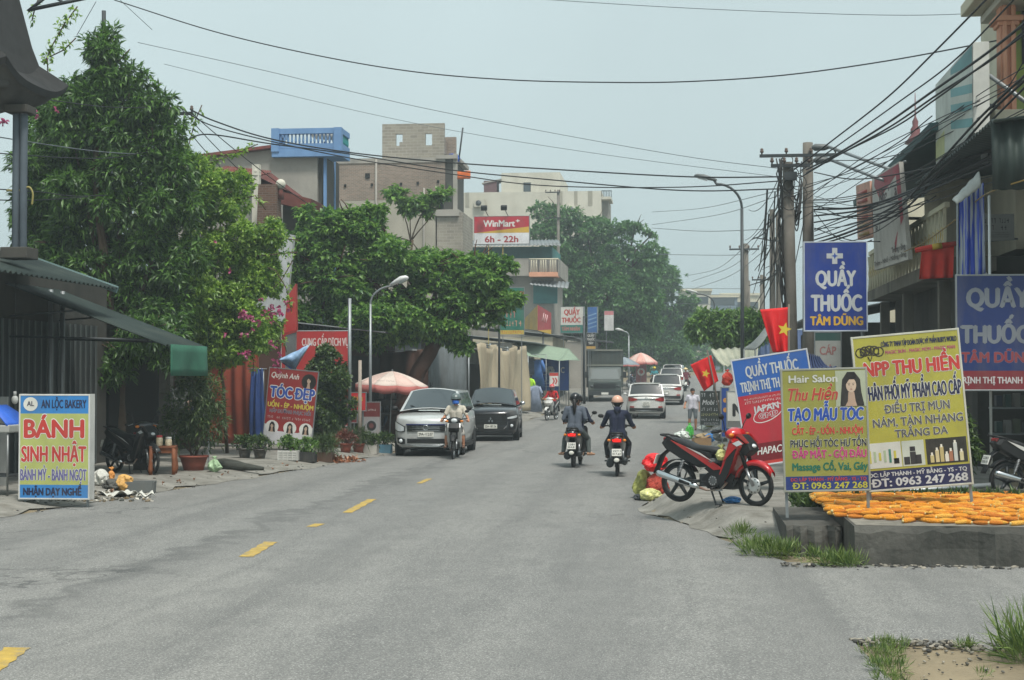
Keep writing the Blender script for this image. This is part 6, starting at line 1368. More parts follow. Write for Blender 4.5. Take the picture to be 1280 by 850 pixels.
# ------------------------------------------------------------------ people: one continuous skin each, grown from tapered limbs
SKIN = M('skin', (176, 124, 96), .6, .08, 6); EYE = M('eye', (26, 20, 18), .3); LIP = M('lips', (142, 82, 74), .5)
def cap_geo(b, p0, r0, p1, r1, m, n=10):
    p0, p1 = V(p0), V(p1); d = p1 - p0
    if d.length < 1e-5: b.ell(p0, r0, m, n, 8); return
    u = d.normalized(); pts = []; rad = []
    for k in (-.98, -.8, -.5, 0): pts.append(p0 + u * r0 * k); rad.append(r0 * math.sqrt(max(0, 1 - k * k)) + 1e-4)
    for k in (.25, .5, .75): pts.append(p0.lerp(p1, k)); rad.append(r0 + (r1 - r0) * k)
    for k in (0, .5, .8, .98): pts.append(p1 + u * r1 * k); rad.append(r1 * math.sqrt(max(0, 1 - k * k)) + 1e-4)
    b.tube(pts, rad, m, n)
def person(label, loc, rotz, J, O, extras=None, group=None, voxel=.0105, seed=0, s=1.0, hands=True):
    """J: joints in metres (x right, y forward, z up). O: materials for torso, arms, forearms, thighs, shins, feet, head."""
    caps = []
    def c(a, ra, b_, rb, m): caps.append((V(a), ra, V(b_), rb, m))
    hip, chest, neck, head = V(J['hip']), V(J['chest']), V(J['neck']), V(J['head'])
    fwd = V(J.get('face', (0, 1, 0))).normalized(); rt = fwd.cross(V((0, 0, 1))).normalized(); upv = rt.cross(fwd)
    w = J.get('build', 1.0)
    for sx in (-1, 1):
        c(hip + V((sx * .085 * w, 0, 0)), .095 * w, hip.lerp(chest, .5) + V((sx * .065 * w, 0, 0)), .095 * w, O['torso'])
        c(hip.lerp(chest, .5) + V((sx * .065 * w, 0, 0)), .095 * w, chest + V((sx * .075 * w, 0, 0)), .105 * w, O['torso'])
        c(hip + V((sx * .09 * w, 0, -.02)), .1 * w, hip + V((sx * .07, 0, .06)), .1 * w, O.get('waist', O['torso']))
        S_ = V(J['sho_' + ('l' if sx < 0 else 'r')]); c(chest + V((sx * .05, 0, .04)), .09, S_, .062, O['torso']); c(S_, .06, neck + V((sx * .035, 0, -.02)), .042, O['torso'])
    c(chest, .09, neck, .05, O['torso']); c(neck - (head - neck) * .05, .048, head - upv * .04, .05, O['skin'])
    c(head + upv * .03, .083, head + upv * .045 - fwd * .02, .085, O['skin']); c(head - upv * .06 + fwd * .025, .052, head + upv * .02 + fwd * .02, .07, O['skin'])
    c(head - upv * .085 + fwd * .05, .024, head - upv * .07 + fwd * .045, .03, O['skin'])
    c(head + upv * .0 + fwd * .088, .011, head - upv * .028 + fwd * .104, .014, O['skin'])
    for sx in (-1, 1):
        c(head + rt * sx * .083 + upv * .012, .014, head + rt * sx * .08 - upv * .022, .012, O['skin'])
        c(head + rt * sx * .033 + fwd * .082 + upv * .012, .011, head + rt * sx * .036 + fwd * .081 + upv * .012, .011, EYE)
    c(head - rt * .02 + fwd * .081 - upv * .055, .009, head + rt * .02 + fwd * .081 - upv * .055, .009, LIP)
    for sx, k in ((-1, 'l'), (1, 'r')):
        S_, E_, W__ = V(J['sho_' + k]), V(J['elb_' + k]), V(J['wri_' + k])
        if O.get('short'):
            m_ = S_.lerp(E_, .62); c(S_, .066, m_, .060, O['torso']); c(m_, .042, E_, .040, O['skin']); c(E_, .04, W__, .027, O['skin'])
        else: c(S_, .064, E_, .050, O.get('sleeve', O['torso'])); c(E_, .05, W__, .036, O.get('sleeve', O['torso']))
        hd = V(J.get('hand_' + k, (W__ - E_))).normalized(); hs = hd.cross(V((0, 0, 1))); 
        if hs.length < .2: hs = V((0, 1, 0)).cross(hd)
        hs.normalize(); hn = hs.cross(hd); hm = O.get('glove', O['skin'])
        c(W__, .026, W__ + hd * .03, .028, hm)
        for q in (-1, 0, 1): c(W__ + hd * .02 + hs * q * .016, .016, W__ + hd * .085 + hs * q * .026, .0135, hm)
        for f, (off, ln) in enumerate(((-.036, .062), (-.012, .074), (.012, .07), (.036, .055))):
            k0 = W__ + hd * .088 + hs * off; k1 = k0 + hd * ln * .5 - hn * ln * .22; k2 = k1 + hd * ln * .12 - hn * ln * .5
            c(k0, .0105, k1, .0098, hm); c(k1, .0098, k2, .009, hm)
        t0 = W__ + hd * .03 + hs * .03 * (-sx); t1 = t0 + hd * .035 + hs * .03 * (-sx) - hn * .012; c(t0, .0125, t1, .0115, hm); c(t1, .0115, t1 + hd * .03 - hn * .014, .0095, hm)
        H_, K_, A_ = hip + V((sx * .09, 0, 0)), V(J['kne_' + k]), V(J['ank_' + k]); T_ = V(J['toe_' + k])
        c(H_, .092 * w, K_, .062, O['thigh'])
        if O.get('shorts'):
            m_ = H_.lerp(K_, .9); c(H_, .1 * w, m_, .075, O['thigh']); c(K_, .055, K_.lerp(A_, .35), .056, O['skin']); c(K_.lerp(A_, .35), .056, A_, .036, O['skin'])
        else: c(K_, .064, K_.lerp(A_, .35), .062, O['shin']); c(K_.lerp(A_, .35), .062, A_ + (K_ - A_) * .08, .050, O['shin'])
        dn = V((0, 0, -1)); heel = A_ + V((0, 0, -.045)) - (T_ - A_).normalized() * .04
        c(A_, .036, heel, .032, O['feet']); c(heel, .032, T_, .028, O['feet']); c(A_ + V((0, 0, -.02)), .036, (A_ + T_) / 2, .034, O['feet'])
        for q in (-1, 1): c((A_ + T_) / 2 + V((q * .018, 0, -.015)), .024, T_ + V((q * .02, 0, 0)), .02, O['feet'])
    b = MB()
    for a, ra, e, rb, m in caps: cap_geo(b, a, ra, e, rb, m)
    tmp = b.build('tmp'); rm = tmp.modifiers.new('r', 'REMESH'); rm.mode = 'VOXEL'; rm.voxel_size = voxel; rm.use_smooth_shade = True
    sm_ = tmp.modifiers.new('s', 'SMOOTH'); sm_.factor = .5; sm_.iterations = 2
    dg = bpy.context.evaluated_depsgraph_get(); me = bpy.data.meshes.new_from_object(tmp.evaluated_get(dg)); bpy.data.objects.remove(tmp)
    nv = len(me.vertices); co = np.empty(nv * 3, np.float32); me.vertices.foreach_get('co', co); co = co.reshape(-1, 3)
    nf = len(me.polygons); ce = np.empty(nf * 3, np.float32); me.polygons.foreach_get('center', ce); ce = ce.reshape(-1, 3)
    mats = []; best = np.full(nf, 1e9); idx = np.zeros(nf, np.int32)
    for a, ra, e, rb, m in caps:
        if m not in mats: mats.append(m)
        A = np.array(a); Bv = np.array(e) - A; L2_ = max(1e-9, Bv @ Bv); t = np.clip(((ce - A) @ Bv) / L2_, 0, 1)
        dd = np.linalg.norm(ce - A - t[:, None] * Bv, axis=1) - (ra + (rb - ra) * t); k = dd < best - 1e-5; best[k] = dd[k]; idx[k] = mats.index(m)
    me.materials.clear()
    for m in mats: me.materials.append(m)
    me.polygons.foreach_set('material_index', idx); me.polygons.foreach_set('use_smooth', np.ones(nf, bool)); me.update()
    me.name = 'person'; o = bpy.data.objects.new('person', me); COL.objects.link(o); o.location = loc; o.rotation_euler = (0, 0, rotz); o.scale = (s, s, s)
    tag(o, label, 'person', group)
    if extras: extras(o, head, fwd, rt, upv)
    return o
def basis(rt, fwd, upv, o): return Matrix((( rt.x, fwd.x, upv.x, o.x), (rt.y, fwd.y, upv.y, o.y), (rt.z, fwd.z, upv.z, o.z), (0, 0, 0, 1)))
def helmet(par, head, fwd, rt, upv, m, visor=True, full=False, stripe=None):
    b = MB(); b.T = basis(rt, fwd, upv, head + upv * .03)
    b.ell((0, -.01, .02), (.125, .14, .13), m, 20, 10, zmin=-.25 if not full else -.75); b.torus((0, -.01, -.012), .126, .012, PLASTIC, 20, 6, 'z')
    if visor: b.loft([[V((.115 * math.sin(t), .115 * math.cos(t) + k, .025 - k * .3)) for t in np.linspace(-1.1, 1.1, 9)] for k in (0, .05)], m, caps=False, closed=False)
    if stripe: b.torus((0, -.01, .04), .1285, .012, stripe, 20, 6, 'z')
    o = b.build('helmet', par); s = MB(); s.T = b.T
    for sx in (-1, 1): s.tube([V((sx * .105, .0, -.02)), V((sx * .09, .03, -.09)), V((sx * .03, .06, -.14))], .008, BLACK, 5)
    s.build('strap', o)
def hair(par, head, fwd, rt, upv, m=None, tail=0.0):
    m = m or M('black_hair', (24, 20, 20), .55, .2, 20); b = MB(); b.T = basis(rt, fwd, upv, head + upv * .03)
    b.ell((0, -.018, .018), (.094, .104, .098), m, 18, 9, zmin=-.15); b.ell((0, -.045, -.02), (.085, .07, .09), m, 14, 8)
    if tail: b.tube([V((0, -.09, .0)), V((0, -.15, -.06)), V((.01, -.165, -.2)), V((0, -.15, -tail))], [.04, .05, .045, .012], m, 10)
    b.build('hair', par)
def mask(par, head, fwd, rt, upv, m):
    b = MB(); b.T = basis(rt, fwd, upv, head)
    b.grid(lambda u, v: V((.086 * math.sin((u - .5) * 2.7), .02 + .098 * math.cos((u - .5) * 2.7) + .016 * math.sin(PI * v), -.098 + .098 * v)), 12, 5, m); b.build('face_mask', par, solid=.004)
SB = lambda m: m
def riding(lean=.06, arms=.34, knee=.28, hy=-.22, hz_=.86, foot=.30, reach=.30, bar=1.03, tl=.0, toe_y=.2):
    h = V((0, hy, hz_)); ch = h + V((0, lean, .36)); nk = h + V((0, lean + .02, .52)); hd = h + V((0, lean + .05, .66))
    J = dict(hip=h, chest=ch, neck=nk, head=hd)
    for sx, k in ((-1, 'l'), (1, 'r')):
        J['sho_' + k] = ch + V((sx * .185, 0, .10)); J['wri_' + k] = V((sx * arms, reach - .06, bar + .03)); mid = (J['sho_' + k] + J['wri_' + k]) / 2; J['elb_' + k] = mid + V((sx * .045, -.07, -.12)); J['hand_' + k] = (sx * .05, .9, -.25)
        J['kne_' + k] = V((sx * knee, hy + .42, hz_ - .20)); J['ank_' + k] = V((sx * .22, hy + .36, foot + .08)); J['toe_' + k] = V((sx * .24, hy + .36 + toe_y, foot + .04))
    return J
def cloth(n, c, v=.25): return M(n, c, .85, v, 5, bump=.25, bscale=30)
SHOE = cloth('shoe_leather', (60, 48, 40)); NAVY = cloth('navy_cloth', (29, 36, 58)); GREYC = cloth('grey_cloth', (84, 92, 104)); OLIVE = cloth('grey_green_trousers', (78, 86, 84)); BEIGE = cloth('beige_shirt_cloth', (196, 190, 176)); DARKC = cloth('black_cloth', (34, 36, 42))
# rider toward us on the white step-through
def ext1(o, *a): helmet(o, *a, M('grey_helmet', (92, 104, 104), .35, .1, coat=.3)); mask(o, *a, M('blue_mask', (54, 110, 200), .8))
person('person in grey helmet, blue mask and beige shirt riding toward us', ON1.location, ON1.rotation_euler[2], riding(lean=.03, arms=.33, reach=.18, bar=1.0, hy=-.16, hz_=.84, foot=.27, knee=.2), dict(torso=BEIGE, skin=SKIN, thigh=cloth('light_shorts', (150, 148, 142)), shin=SKIN, feet=cloth('sandal_brown', (92, 66, 50)), short=True, shorts=True), ext1)
# two riders on the black scooter
L1 = SC1.location; rz = SC1.rotation_euler[2]
def ext2(o, *a): helmet(o, *a, M('black_helmet', (26, 27, 30), .3, .1, coat=.4), False)
person('person in dark navy jacket and black helmet driving the black scooter', L1, rz, riding(lean=.05, arms=.33, reach=.32, hy=-.04, hz_=.87, foot=.32, knee=.2), dict(torso=NAVY, skin=SKIN, thigh=DARKC, shin=DARKC, feet=SHOE), ext2)
Jp = riding(lean=.06, hy=-.42, hz_=.90, foot=.30, knee=.27)
for sx, k in ((-1, 'l'), (1, 'r')): Jp['elb_' + k] = V((sx * .26, -.40, 1.13)); Jp['wri_' + k] = V((sx * .15, -.18, 1.04)); Jp['hand_' + k] = (-sx * .3, .9, -.1); Jp['kne_' + k] = V((sx * .27, -.06, .66)); Jp['ank_' + k] = V((sx * .30, -.16, .34)); Jp['toe_' + k] = V((sx * .40, -.04, .30))
def ext3(o, *a): helmet(o, *a, M('black_helmet', (26, 27, 30)), False); hair(o, *a, tail=.36)
person('person with long dark ponytail in a grey top riding pillion on the black scooter', L1, rz, Jp, dict(torso=GREYC, skin=SKIN, thigh=OLIVE, shin=OLIVE, feet=cloth('tan_sandal', (168, 130, 104))), ext3)
# navy rider
def ext4(o, *a):
    helmet(o, *a, M('pink_beige_helmet', (206, 160, 138), .4, .1, coat=.3), True); hair(o, *a)
    b = MB(); b.T = basis(a[2], a[1], a[3], a[0]); b.tube([V((0, -.07, -.08)), V((0, -.1, -.2))], [.08, .06], NAVY, 10); b.build('hood', o)
person('person in navy jacket and beige pink helmet on the dark grey scooter', SC2.location, SC2.rotation_euler[2], riding(lean=.03, arms=.34, reach=.30, hy=-.24, hz_=.87, foot=.33, knee=.24), dict(torso=NAVY, skin=SKIN, thigh=DARKC, shin=DARKC, feet=SHOE), ext4)
def ext5(o, *a): helmet(o, *a, M('pink_helmet', (196, 60, 66), .4), False, stripe=WHITE); mask(o, *a, M('dark_mask', (50, 46, 50), .8))
person('person in bright red top and red helmet riding the approaching white motorbike', ON2.location, ON2.rotation_euler[2], riding(lean=.04, arms=.33, reach=.18, bar=1.0, hy=-.16, hz_=.84, foot=.27, knee=.2), dict(torso=M('red_top', (182, 30, 36), .85, .2, 5), skin=SKIN, thigh=DARKC, shin=DARKC, feet=SHOE), ext5)
# standing man
q = onground(866, 538)
Js = dict(hip=(0, 0, .90), chest=(0, .0, 1.24), neck=(0, .0, 1.42), head=(0, .02, 1.55), face=(-.25, 1, -.05), build=1.08, sho_l=(-.19, 0, 1.36), sho_r=(.19, 0, 1.36), elb_l=(-.27, -.02, 1.10), wri_l=(-.28, .06, .88), elb_r=(.29, -.03, 1.11), wri_r=(.31, .12, .98), hand_l=(0, .2, -1), hand_r=(0, .8, -.6), kne_l=(-.12, .04, .50), kne_r=(.12, .02, .50), ank_l=(-.11, -.02, .08), ank_r=(.15, -.04, .08), toe_l=(-.13, .14, .03), toe_r=(.19, .11, .03))
person('person in a pale collared shirt and grey shorts standing beside the dark price board', q, PI - .1, Js, dict(torso=cloth('pale_lilac_shirt', (206, 204, 214), .12), skin=SKIN, thigh=cloth('grey_shorts', (104, 112, 116)), shin=SKIN, feet=cloth('sandal_brown', (92, 66, 50)), short=True, shorts=True), lambda o, *a: hair(o, *a), s=.98)
# far riders
for px, Y, lab, rz, c1, kind in ((818, 116, 'person in a teal top on a far motorbike coming toward us', PI, (60, 140, 150), 'h'), (857, 110, 'person wearing a conical straw hat riding away past the distant cars', 0, (110, 44, 60), 'c')):
    def ex(o, head, fwd, rt, upv, kind=kind):
        if kind == 'h': helmet(o, head, fwd, rt, upv, M('yellow_helmet', (206, 186, 60), .5), False)
        else:
            b = MB(); b.T = basis(rt, fwd, upv, head + upv * .06); b.lathe([(.23, 0), (.12, .08), (.01, .16), (0, .165)], M('straw', (212, 190, 140), .8), 18); b.build('conical_hat', o)
    person(lab, (hx(px, Y), Y, elev(Y)), rz, riding(lean=.04, arms=.33, reach=.18, bar=1.0, hy=-.16, hz_=.84, foot=.27), dict(torso=cloth('top_%s' % kind, c1), skin=SKIN, thigh=DARKC, shin=DARKC, feet=SHOE), ex, voxel=.016)
# ------------------------------------------------------------------ signs
def rect(x0, y0, x1, y1, Y, zg=None):
    """pixel frame at distance Y -> loc on the ground below, width, height, height of its lower edge above loc"""
    P0, P1, P2 = at((x0 + x1) / 2, max(y0, y1), Y), at(x0, y0, Y), at(x1, y1, Y); cx, zb = P0.x, P0.z; g_ = gz(cx, Y) if zg is None else zg
    return V((cx, Y, g_)), abs(P2.x - P1.x), abs(P2.z - P1.z), zb - g_
def scribble(mb, x0, x1, z0, z1, m, y, seed=0, k=None):
    rr = random.Random(seed); x = x0; h = z1 - z0
    while x < x1 - h * .3:
        w = h * rr.uniform(.45, .8)
        if rr.random() < .16: x += h * .4; continue
        mb.box((x + w * .4, y, z0 + h * rr.uniform(.42, .52)), (w * .16, .001, h * rr.uniform(.8, 1.0)), m); mb.box((x + w * .3, y - .0004, z0 + h * rr.choice((.1, .5, .9))), (w * .55, .001, h * .17), m)
        x += w
SKY = C(40, 128, 206); LIME = C(178, 186, 96); SRED = C(206, 52, 44); NAV = C(28, 34, 74); VIO = C(96, 92, 150); OLV = C(150, 148, 58); YG = C(178, 172, 56); MAG = C(196, 44, 120); TGR = C(20, 110, 84); SILV = C(196, 200, 202); DRED = C(124, 20, 30); ROYAL = C(22, 70, 176); LBLUE = C(30, 92, 184)
o_ = dict(outline=WHITE, ow=.05, bold=.05)
l, w, h, z0 = rect(29, 494, 112, 622, 23.6)
def ex(T, w, h, z0, y):
    b = MB(); disc(b, -.35 * w, z0 + .917 * h, .105 * w, .068 * h, C(226, 226, 216), y - .004); write(b, 'AL', -.40 * w, -.30 * w, z0 + .9 * h, z0 + .945 * h, NAV, y=y - .007); b.build('emblem', T)
    b = MB(); b.box((w / 2 + .014, .0, z0 + h * .5), (.004, .18, h * .96), M('side_banner', (70, 120, 180), .6, .5, 2)); b.build('side_banner', T)
board('bakery_sign', 'boxy blue and lime sign with red lettering BÁNH SINH NHẬT at left', 'sign', l, 0.03, w, h, [(0, .13, SKY), (.13, .825, LIME), (.825, 1, SKY)],
      [('AN LỘC BAKERY', .31, .965, .88, .958, NAV), ('BÁNH', .066, .927, .592, .762, SRED, dict(outline=WHITE, ow=.035, bold=.06)), ('SINH NHẬT', .025, .963, .358, .503, SRED, dict(outline=WHITE, ow=.03, bold=.04)), ('BÁNH MỲ - BÁNH NGỌT', .01, .975, .175, .28, VIO, dict(outline=WHITE, ow=.03)), ('NHẬN DẠY NGHỀ', .055, .90, .03, .097, NAV, dict(bold=.06))],
      t=.22, z0=z0, legs=(-.46, .46), extra=ex, back_legs=False, frame=C(206, 206, 200))
def portrait(b, cx, cz, s, y, bgm=None, seed=0):
    if bgm: b.box((cx, y + .003, cz), (s * 1.7, .002, s * 2.0), bgm)
    HB = C(24, 20, 22); SKI = C(206, 176, 150)
    rr = random.Random(seed)
    poly(b, [(cx - .62 * s, cz - .98 * s), (cx - .55 * s, cz - .2 * s), (cx - .48 * s, cz + .5 * s), (cx - .2 * s, cz + .92 * s), (cx + .2 * s, cz + .92 * s), (cx + .5 * s, cz + .5 * s), (cx + .55 * s, cz - .2 * s), (cx + .7 * s, cz - .98 * s)], HB, y)
    poly(b, [(cx - .16 * s, cz - .2 * s), (cx + .16 * s, cz - .2 * s), (cx + .22 * s, cz - .7 * s), (cx + .3 * s, cz - .98 * s), (cx - .35 * s, cz - .98 * s), (cx - .2 * s, cz - .7 * s)], C(186, 152, 128), y - .0012)
    disc(b, cx, cz + .18 * s, .28 * s, .4 * s, SKI, y - .002)
    poly(b, [(cx - .3 * s, cz + .2 * s), (cx - .26 * s, cz + .64 * s), (cx + .1 * s, cz + .7 * s), (cx + .3 * s, cz + .2 * s), (cx + .18 * s, cz + .5 * s), (cx - .1 * s, cz + .5 * s)], HB, y - .0028)
    for k in (-1, 1): disc(b, cx + k * .115 * s, cz + .2 * s, .05 * s, .022 * s, HB, y - .003, 10); poly(b, [(cx + k * .05 * s, cz + .27 * s), (cx + k * .19 * s, cz + .28 * s), (cx + k * .19 * s, cz + .30 * s), (cx + k * .05 * s, cz + .295 * s)], HB, y - .003)
    disc(b, cx, cz - .04 * s, .07 * s, .025 * s, C(150, 60, 66), y - .003, 10); poly(b, [(cx - .02 * s, cz + .06 * s), (cx + .03 * s, cz + .06 * s), (cx, cz + .14 * s)], C(180, 146, 124), y - .003)
l, w, h, z0 = rect(328, 462, 388, 556, 40)
def ex(T, w, h, z0, y):
    b = MB(); disc(b, .33 * w, z0 + .86 * h, .15 * w, .105 * h, C(24, 22, 22), y - .002); portrait(b, .33 * w, z0 + .86 * h, .09 * h, y - .004); 
    for k, x in enumerate((-.34, .03, .36)): disc(b, x * w, z0 + .225 * h, .135 * w, .085 * h, WHITE, y - .003); portrait(b, x * w, z0 + .225 * h, .07 * h, y - .006, seed=k)
    poly(b, [(-.5 * w, z0 + .26 * h), (-.2 * w, z0 + .17 * h), (.2 * w, z0 + .17 * h), (.5 * w, z0 + .26 * h), (.5 * w, z0 + .12 * h), (-.5 * w, z0 + .12 * h)], C(206, 206, 210), y - .001)
    scribble(b, -.45 * w, .45 * w, z0 + .335 * h, z0 + .37 * h, C(190, 190, 186), y - .004, 3); b.build('picture', T)
board('beauty_sign', 'tilted red beauty salon sign reading TÓC ĐẸP behind the planters', 'sign', l, 0.0, w, h, [(0, .12, C(206, 206, 210)), (.12, 1, C(156, 36, 38))],
      [('Quỳnh Anh', .05, .62, .88, .95, WHITE, dict(shear=.25, bold=.02)), ('TÓC ĐẸP', .06, .97, .62, .76, ROYAL, dict(outline=WHITE, ow=.06, bold=.06)), ('UỐN - ÉP - NHUỘM', .03, .97, .49, .55, C(214, 200, 60), dict(bold=.05)), ('HẤP DƯỠNG PHỤC HỒI', .08, .93, .415, .458, C(60, 62, 96), dict(outline=C(200, 200, 200), ow=.04))], z0=z0, legs=(-.45, .45), tilt=R(5.5), extra=ex)
l, w, h, z0 = rect(352, 414, 437, 532, 45.5)
board('shop_board', 'large red shop board lettered CUNG CẤP DỊCH VỤ behind the round bush', 'sign', l, 0, w, h, [(0, 1, C(196, 44, 46))], [('CUNG CẤP DỊCH VỤ', .30, .98, .845, .925, C(226, 206, 202))], z0=z0, legs=(-.46, .46), frame=C(190, 196, 194))
T = thing('lightbox', 'blank white lightbox with a red edge leaning behind the bougainvillea', 'sign', spot(hx(350, 44), 44))
gz_ = T.location.z; f = lambda px, py: ((px - 350) * 44 / FPX, hz(py, 44) - gz_)
b = MB(); b.prism([f(318, 281), f(369, 290), f(357, 400), f(318, 392)], -.1, .1, C(186, 190, 192)); b.build('panel', T)
b = MB(); b.prism([f(358.5, 372), f(371, 352), f(372, 412), f(354.5, 416)], -.08, .12, C(190, 46, 46)); b.prism([f(357.5, 418), f(371, 414), f(371, 536), f(356, 545)], -.03, .07, STEEL); b.build('side', T)
# shop under the pink parasol
l, w, h, z0 = rect(424, 491, 457, 513, 43); board('poster', 'small bright red poster between the steel pole and the rusty white post', 'sign', l, 0, w, h, [(0, 1, C(214, 26, 34))], [], z0=z0, legs=(-.4, .4), extra=lambda T, w, h, z0, y: (lambda b: (scribble(b, -.4 * w, .4 * w, z0 + .2 * h, z0 + .4 * h, WHITE, y - .004, 5), scribble(b, -.3 * w, .4 * w, z0 + .55 * h, z0 + .8 * h, YEL, y - .004, 6), b.build('lettering', T)))(MB()))
l, w, h, z0 = rect(411, 508, 446, 528, 44); board('poster', 'dark red board with faint lettering low behind the steel pole', 'sign', l, 0, w, h, [(0, 1, C(120, 30, 34))], [], z0=z0, legs=(-.4, .4), extra=lambda T, w, h, z0, y: (lambda b: (scribble(b, -.4 * w, .4 * w, z0 + .25 * h, z0 + .45 * h, C(200, 190, 186), y - .004, 7), scribble(b, -.3 * w, .3 * w, z0 + .55 * h, z0 + .8 * h, C(200, 190, 186), y - .004, 8), b.build('lettering', T)))(MB()))
l, w, h, z0 = rect(454, 503, 475, 550, 44)
def ex(T, w, h, z0, y):
    b = MB(); disc(b, 0, z0 + .38 * h, .38 * w, .18 * h, C(150, 152, 154), y - .003); disc(b, 0, z0 + .38 * h, .28 * w, .135 * h, C(40, 40, 44), y - .005); disc(b, 0, z0 + .38 * h, .14 * w, .07 * h, C(110, 60, 60), y - .007); scribble(b, -.3 * w, .3 * w, z0 + .78 * h, z0 + .83 * h, WHITE, y - .004, 4); b.build('picture', T)
board('appliance_poster', 'red and grey poster showing a round washing machine door under the parasol', 'sign', l, 0, w, h, [(0, .62, C(150, 146, 146)), (.62, 1, C(112, 34, 36))], [], z0=z0, legs=(-.4, .4), extra=ex)
T = thing('parasol', 'large faded pink and white parasol with scalloped rim beside the silver car', 'parasol', spot(hx(487, 46.2), 46.2)); T.rotation_euler = (0, .04, 0)
def parasol(T, rad, ztop, zrim, val, ma, mb_, ribs=10, polem=STEEL, logo=False):
    b = MB(); b.tube([(0, 0, -.05), (0, 0, ztop - .02)], .022, polem, 8); b.build('pole', T)
    b = MB()
    for k in range(ribs):
        a0, a1 = 2 * PI * k / ribs, 2 * PI * (k + 1) / ribs
        def fn(u, v, a0=a0, a1=a1):
            a = a0 + (a1 - a0) * u; sagr = 1 - .045 * math.sin(PI * u) * v
            return V((math.cos(a) * rad * v * sagr, math.sin(a) * rad * v * sagr, ztop - (ztop - zrim) * (v ** 1.5) - .03 * math.sin(PI * u) * v))
        b.grid(fn, 5, 7, (ma, mb_)[k % 2] if ribs < 12 else ma)
        def fv(u, v, a0=a0, a1=a1):
            a = a0 + (a1 - a0) * u; sagr = 1 - .045 * math.sin(PI * u)
            return V((math.cos(a) * rad * sagr, math.sin(a) * rad * sagr, zrim - .03 * math.sin(PI * u) - v * val * (1 + .25 * math.sin(PI * u))))
        b.grid(fv, 6, 2, M('faded_red_valance', (176, 104, 98), .8, .2, 3))
    b.build('canopy', T, solid=.006)
    r_ = MB()
    for k in range(ribs):
        a = 2 * PI * k / ribs; r_.tube([V((0, 0, ztop - .5)), V((math.cos(a) * rad * .55, math.sin(a) * rad * .55, ztop - (ztop - zrim) * .42))], .007, STEEL, 4)
    r_.ell((0, 0, ztop + .03), .03, polem, 8, 6); r_.build('rib', T)
g0 = T.location.z
parasol(T, 1.14, hz(464, 46.2) - g0, hz(481, 46.2) - g0, .2, M('faded_pink_canvas', (206, 178, 168), .8, .12, 2), M('faded_white_canvas', (208, 192, 182), .8, .1, 2))
b = MB(); scribble(b, -.28, .28, hz(477, 46.2) - g0, hz(475.2, 46.2) - g0, C(150, 130, 130), -1.0, 9); b.build('lettering', T)
T = thing('parasol', 'pale pink round parasol far down the street beneath the dark trees', 'parasol', spot(hx(801, 113), 113)); g0 = T.location.z
parasol(T, 1.25, hz(441, 113) - g0, hz(453, 113) - g0, .15, M('faded_pink_canvas', (214, 160, 148)), M('faded_pink_b', (206, 156, 144), .8))
T = thing('parasol', 'grey domed parasol half hidden behind the truck', 'parasol', spot(hx(778, 105), 105)); g0 = T.location.z
parasol(T, 1.2, hz(446, 105) - g0, hz(456, 105) - g0, .1, M('grey_canvas', (130, 140, 146), .8), M('grey_canvas_b', (120, 130, 138), .8))
# goods under the parasol
rr = random.Random(21)
T = thing('display_rack', 'metal rack crowded with small household goods in the shade of the pink parasol', 'rack', spot(hx(505, 49), 49)); b = MB()
for x in (-.9, 0, .9):
    for y in (-.2, .2): b.box((x, y, .9), (.04, .04, 1.8), DSTEEL)
for z in (.35, .8, 1.25, 1.7): b.box((0, 0, z), (1.9, .45, .03), DSTEEL)
b.build('frame', T)
for z in (.37, .82, 1.27):
    x = -.85
    while x < .8:
        w_ = rr.uniform(.09, .24); h_ = rr.uniform(.12, .34); bb = MB(); col = rr.choice([C(150, 150, 146), C(60, 70, 76), C(110, 60, 50), C(52, 80, 110), C(170, 160, 120), C(40, 42, 44)])
        bb.lathe([(w_ * .4, 0), (w_ * .45, h_ * .6), (w_ * .3, h_ * .8), (w_ * .3, h_), (0, h_)], col, 8, Matrix.Translation((x + w_ / 2, rr.uniform(-.1, .05), z))); tag(bb.build('goods', T)); x += w_ + .03
T = thing('neon_sign', 'lit sign with red, green and orange glowing lettering beside the leaning trunk', 'sign', V((hx(535, 54), 54, hz(474, 54))))
b = MB(); b.box((0, .06, .36), (.68, .06, .76), BLACK); b.build('panel', T)
b = MB(); b.box((-.0, .3, -.25), (.05, .05, 1.9), DSTEEL); b.box((0, .18, .2), (.05, .22, .05), DSTEEL); b.build('bracket', T)
b = MB(); RL, GLW, OL = glow('red_neon', (255, 40, 60), 1.3), glow('green_neon', (60, 240, 90), 1.0), glow('orange_neon', (255, 130, 40), 1.1)
poly(b, [(-.08, .50), (.30, .46), (.30, .72), (.04, .70)], RL, .022)
scribble(b, -.3, .3, .22, .40, GLW, .02, 3); scribble(b, -.32, .3, .16, .24, GLW, .018, 6); scribble(b, -.34, .3, .03, .11, OL, .02, 5); b.build('lettering', T)
l, w, h, z0 = rect(552, 482, 571, 497, 55); board('wooden_board', 'small framed brown board hung against the grey sheet fence', 'sign', l, 0, w, h, [(0, 1, C(120, 84, 60))], [], z0=z0, frame=C(170, 150, 120), legs=(-.4, .4))
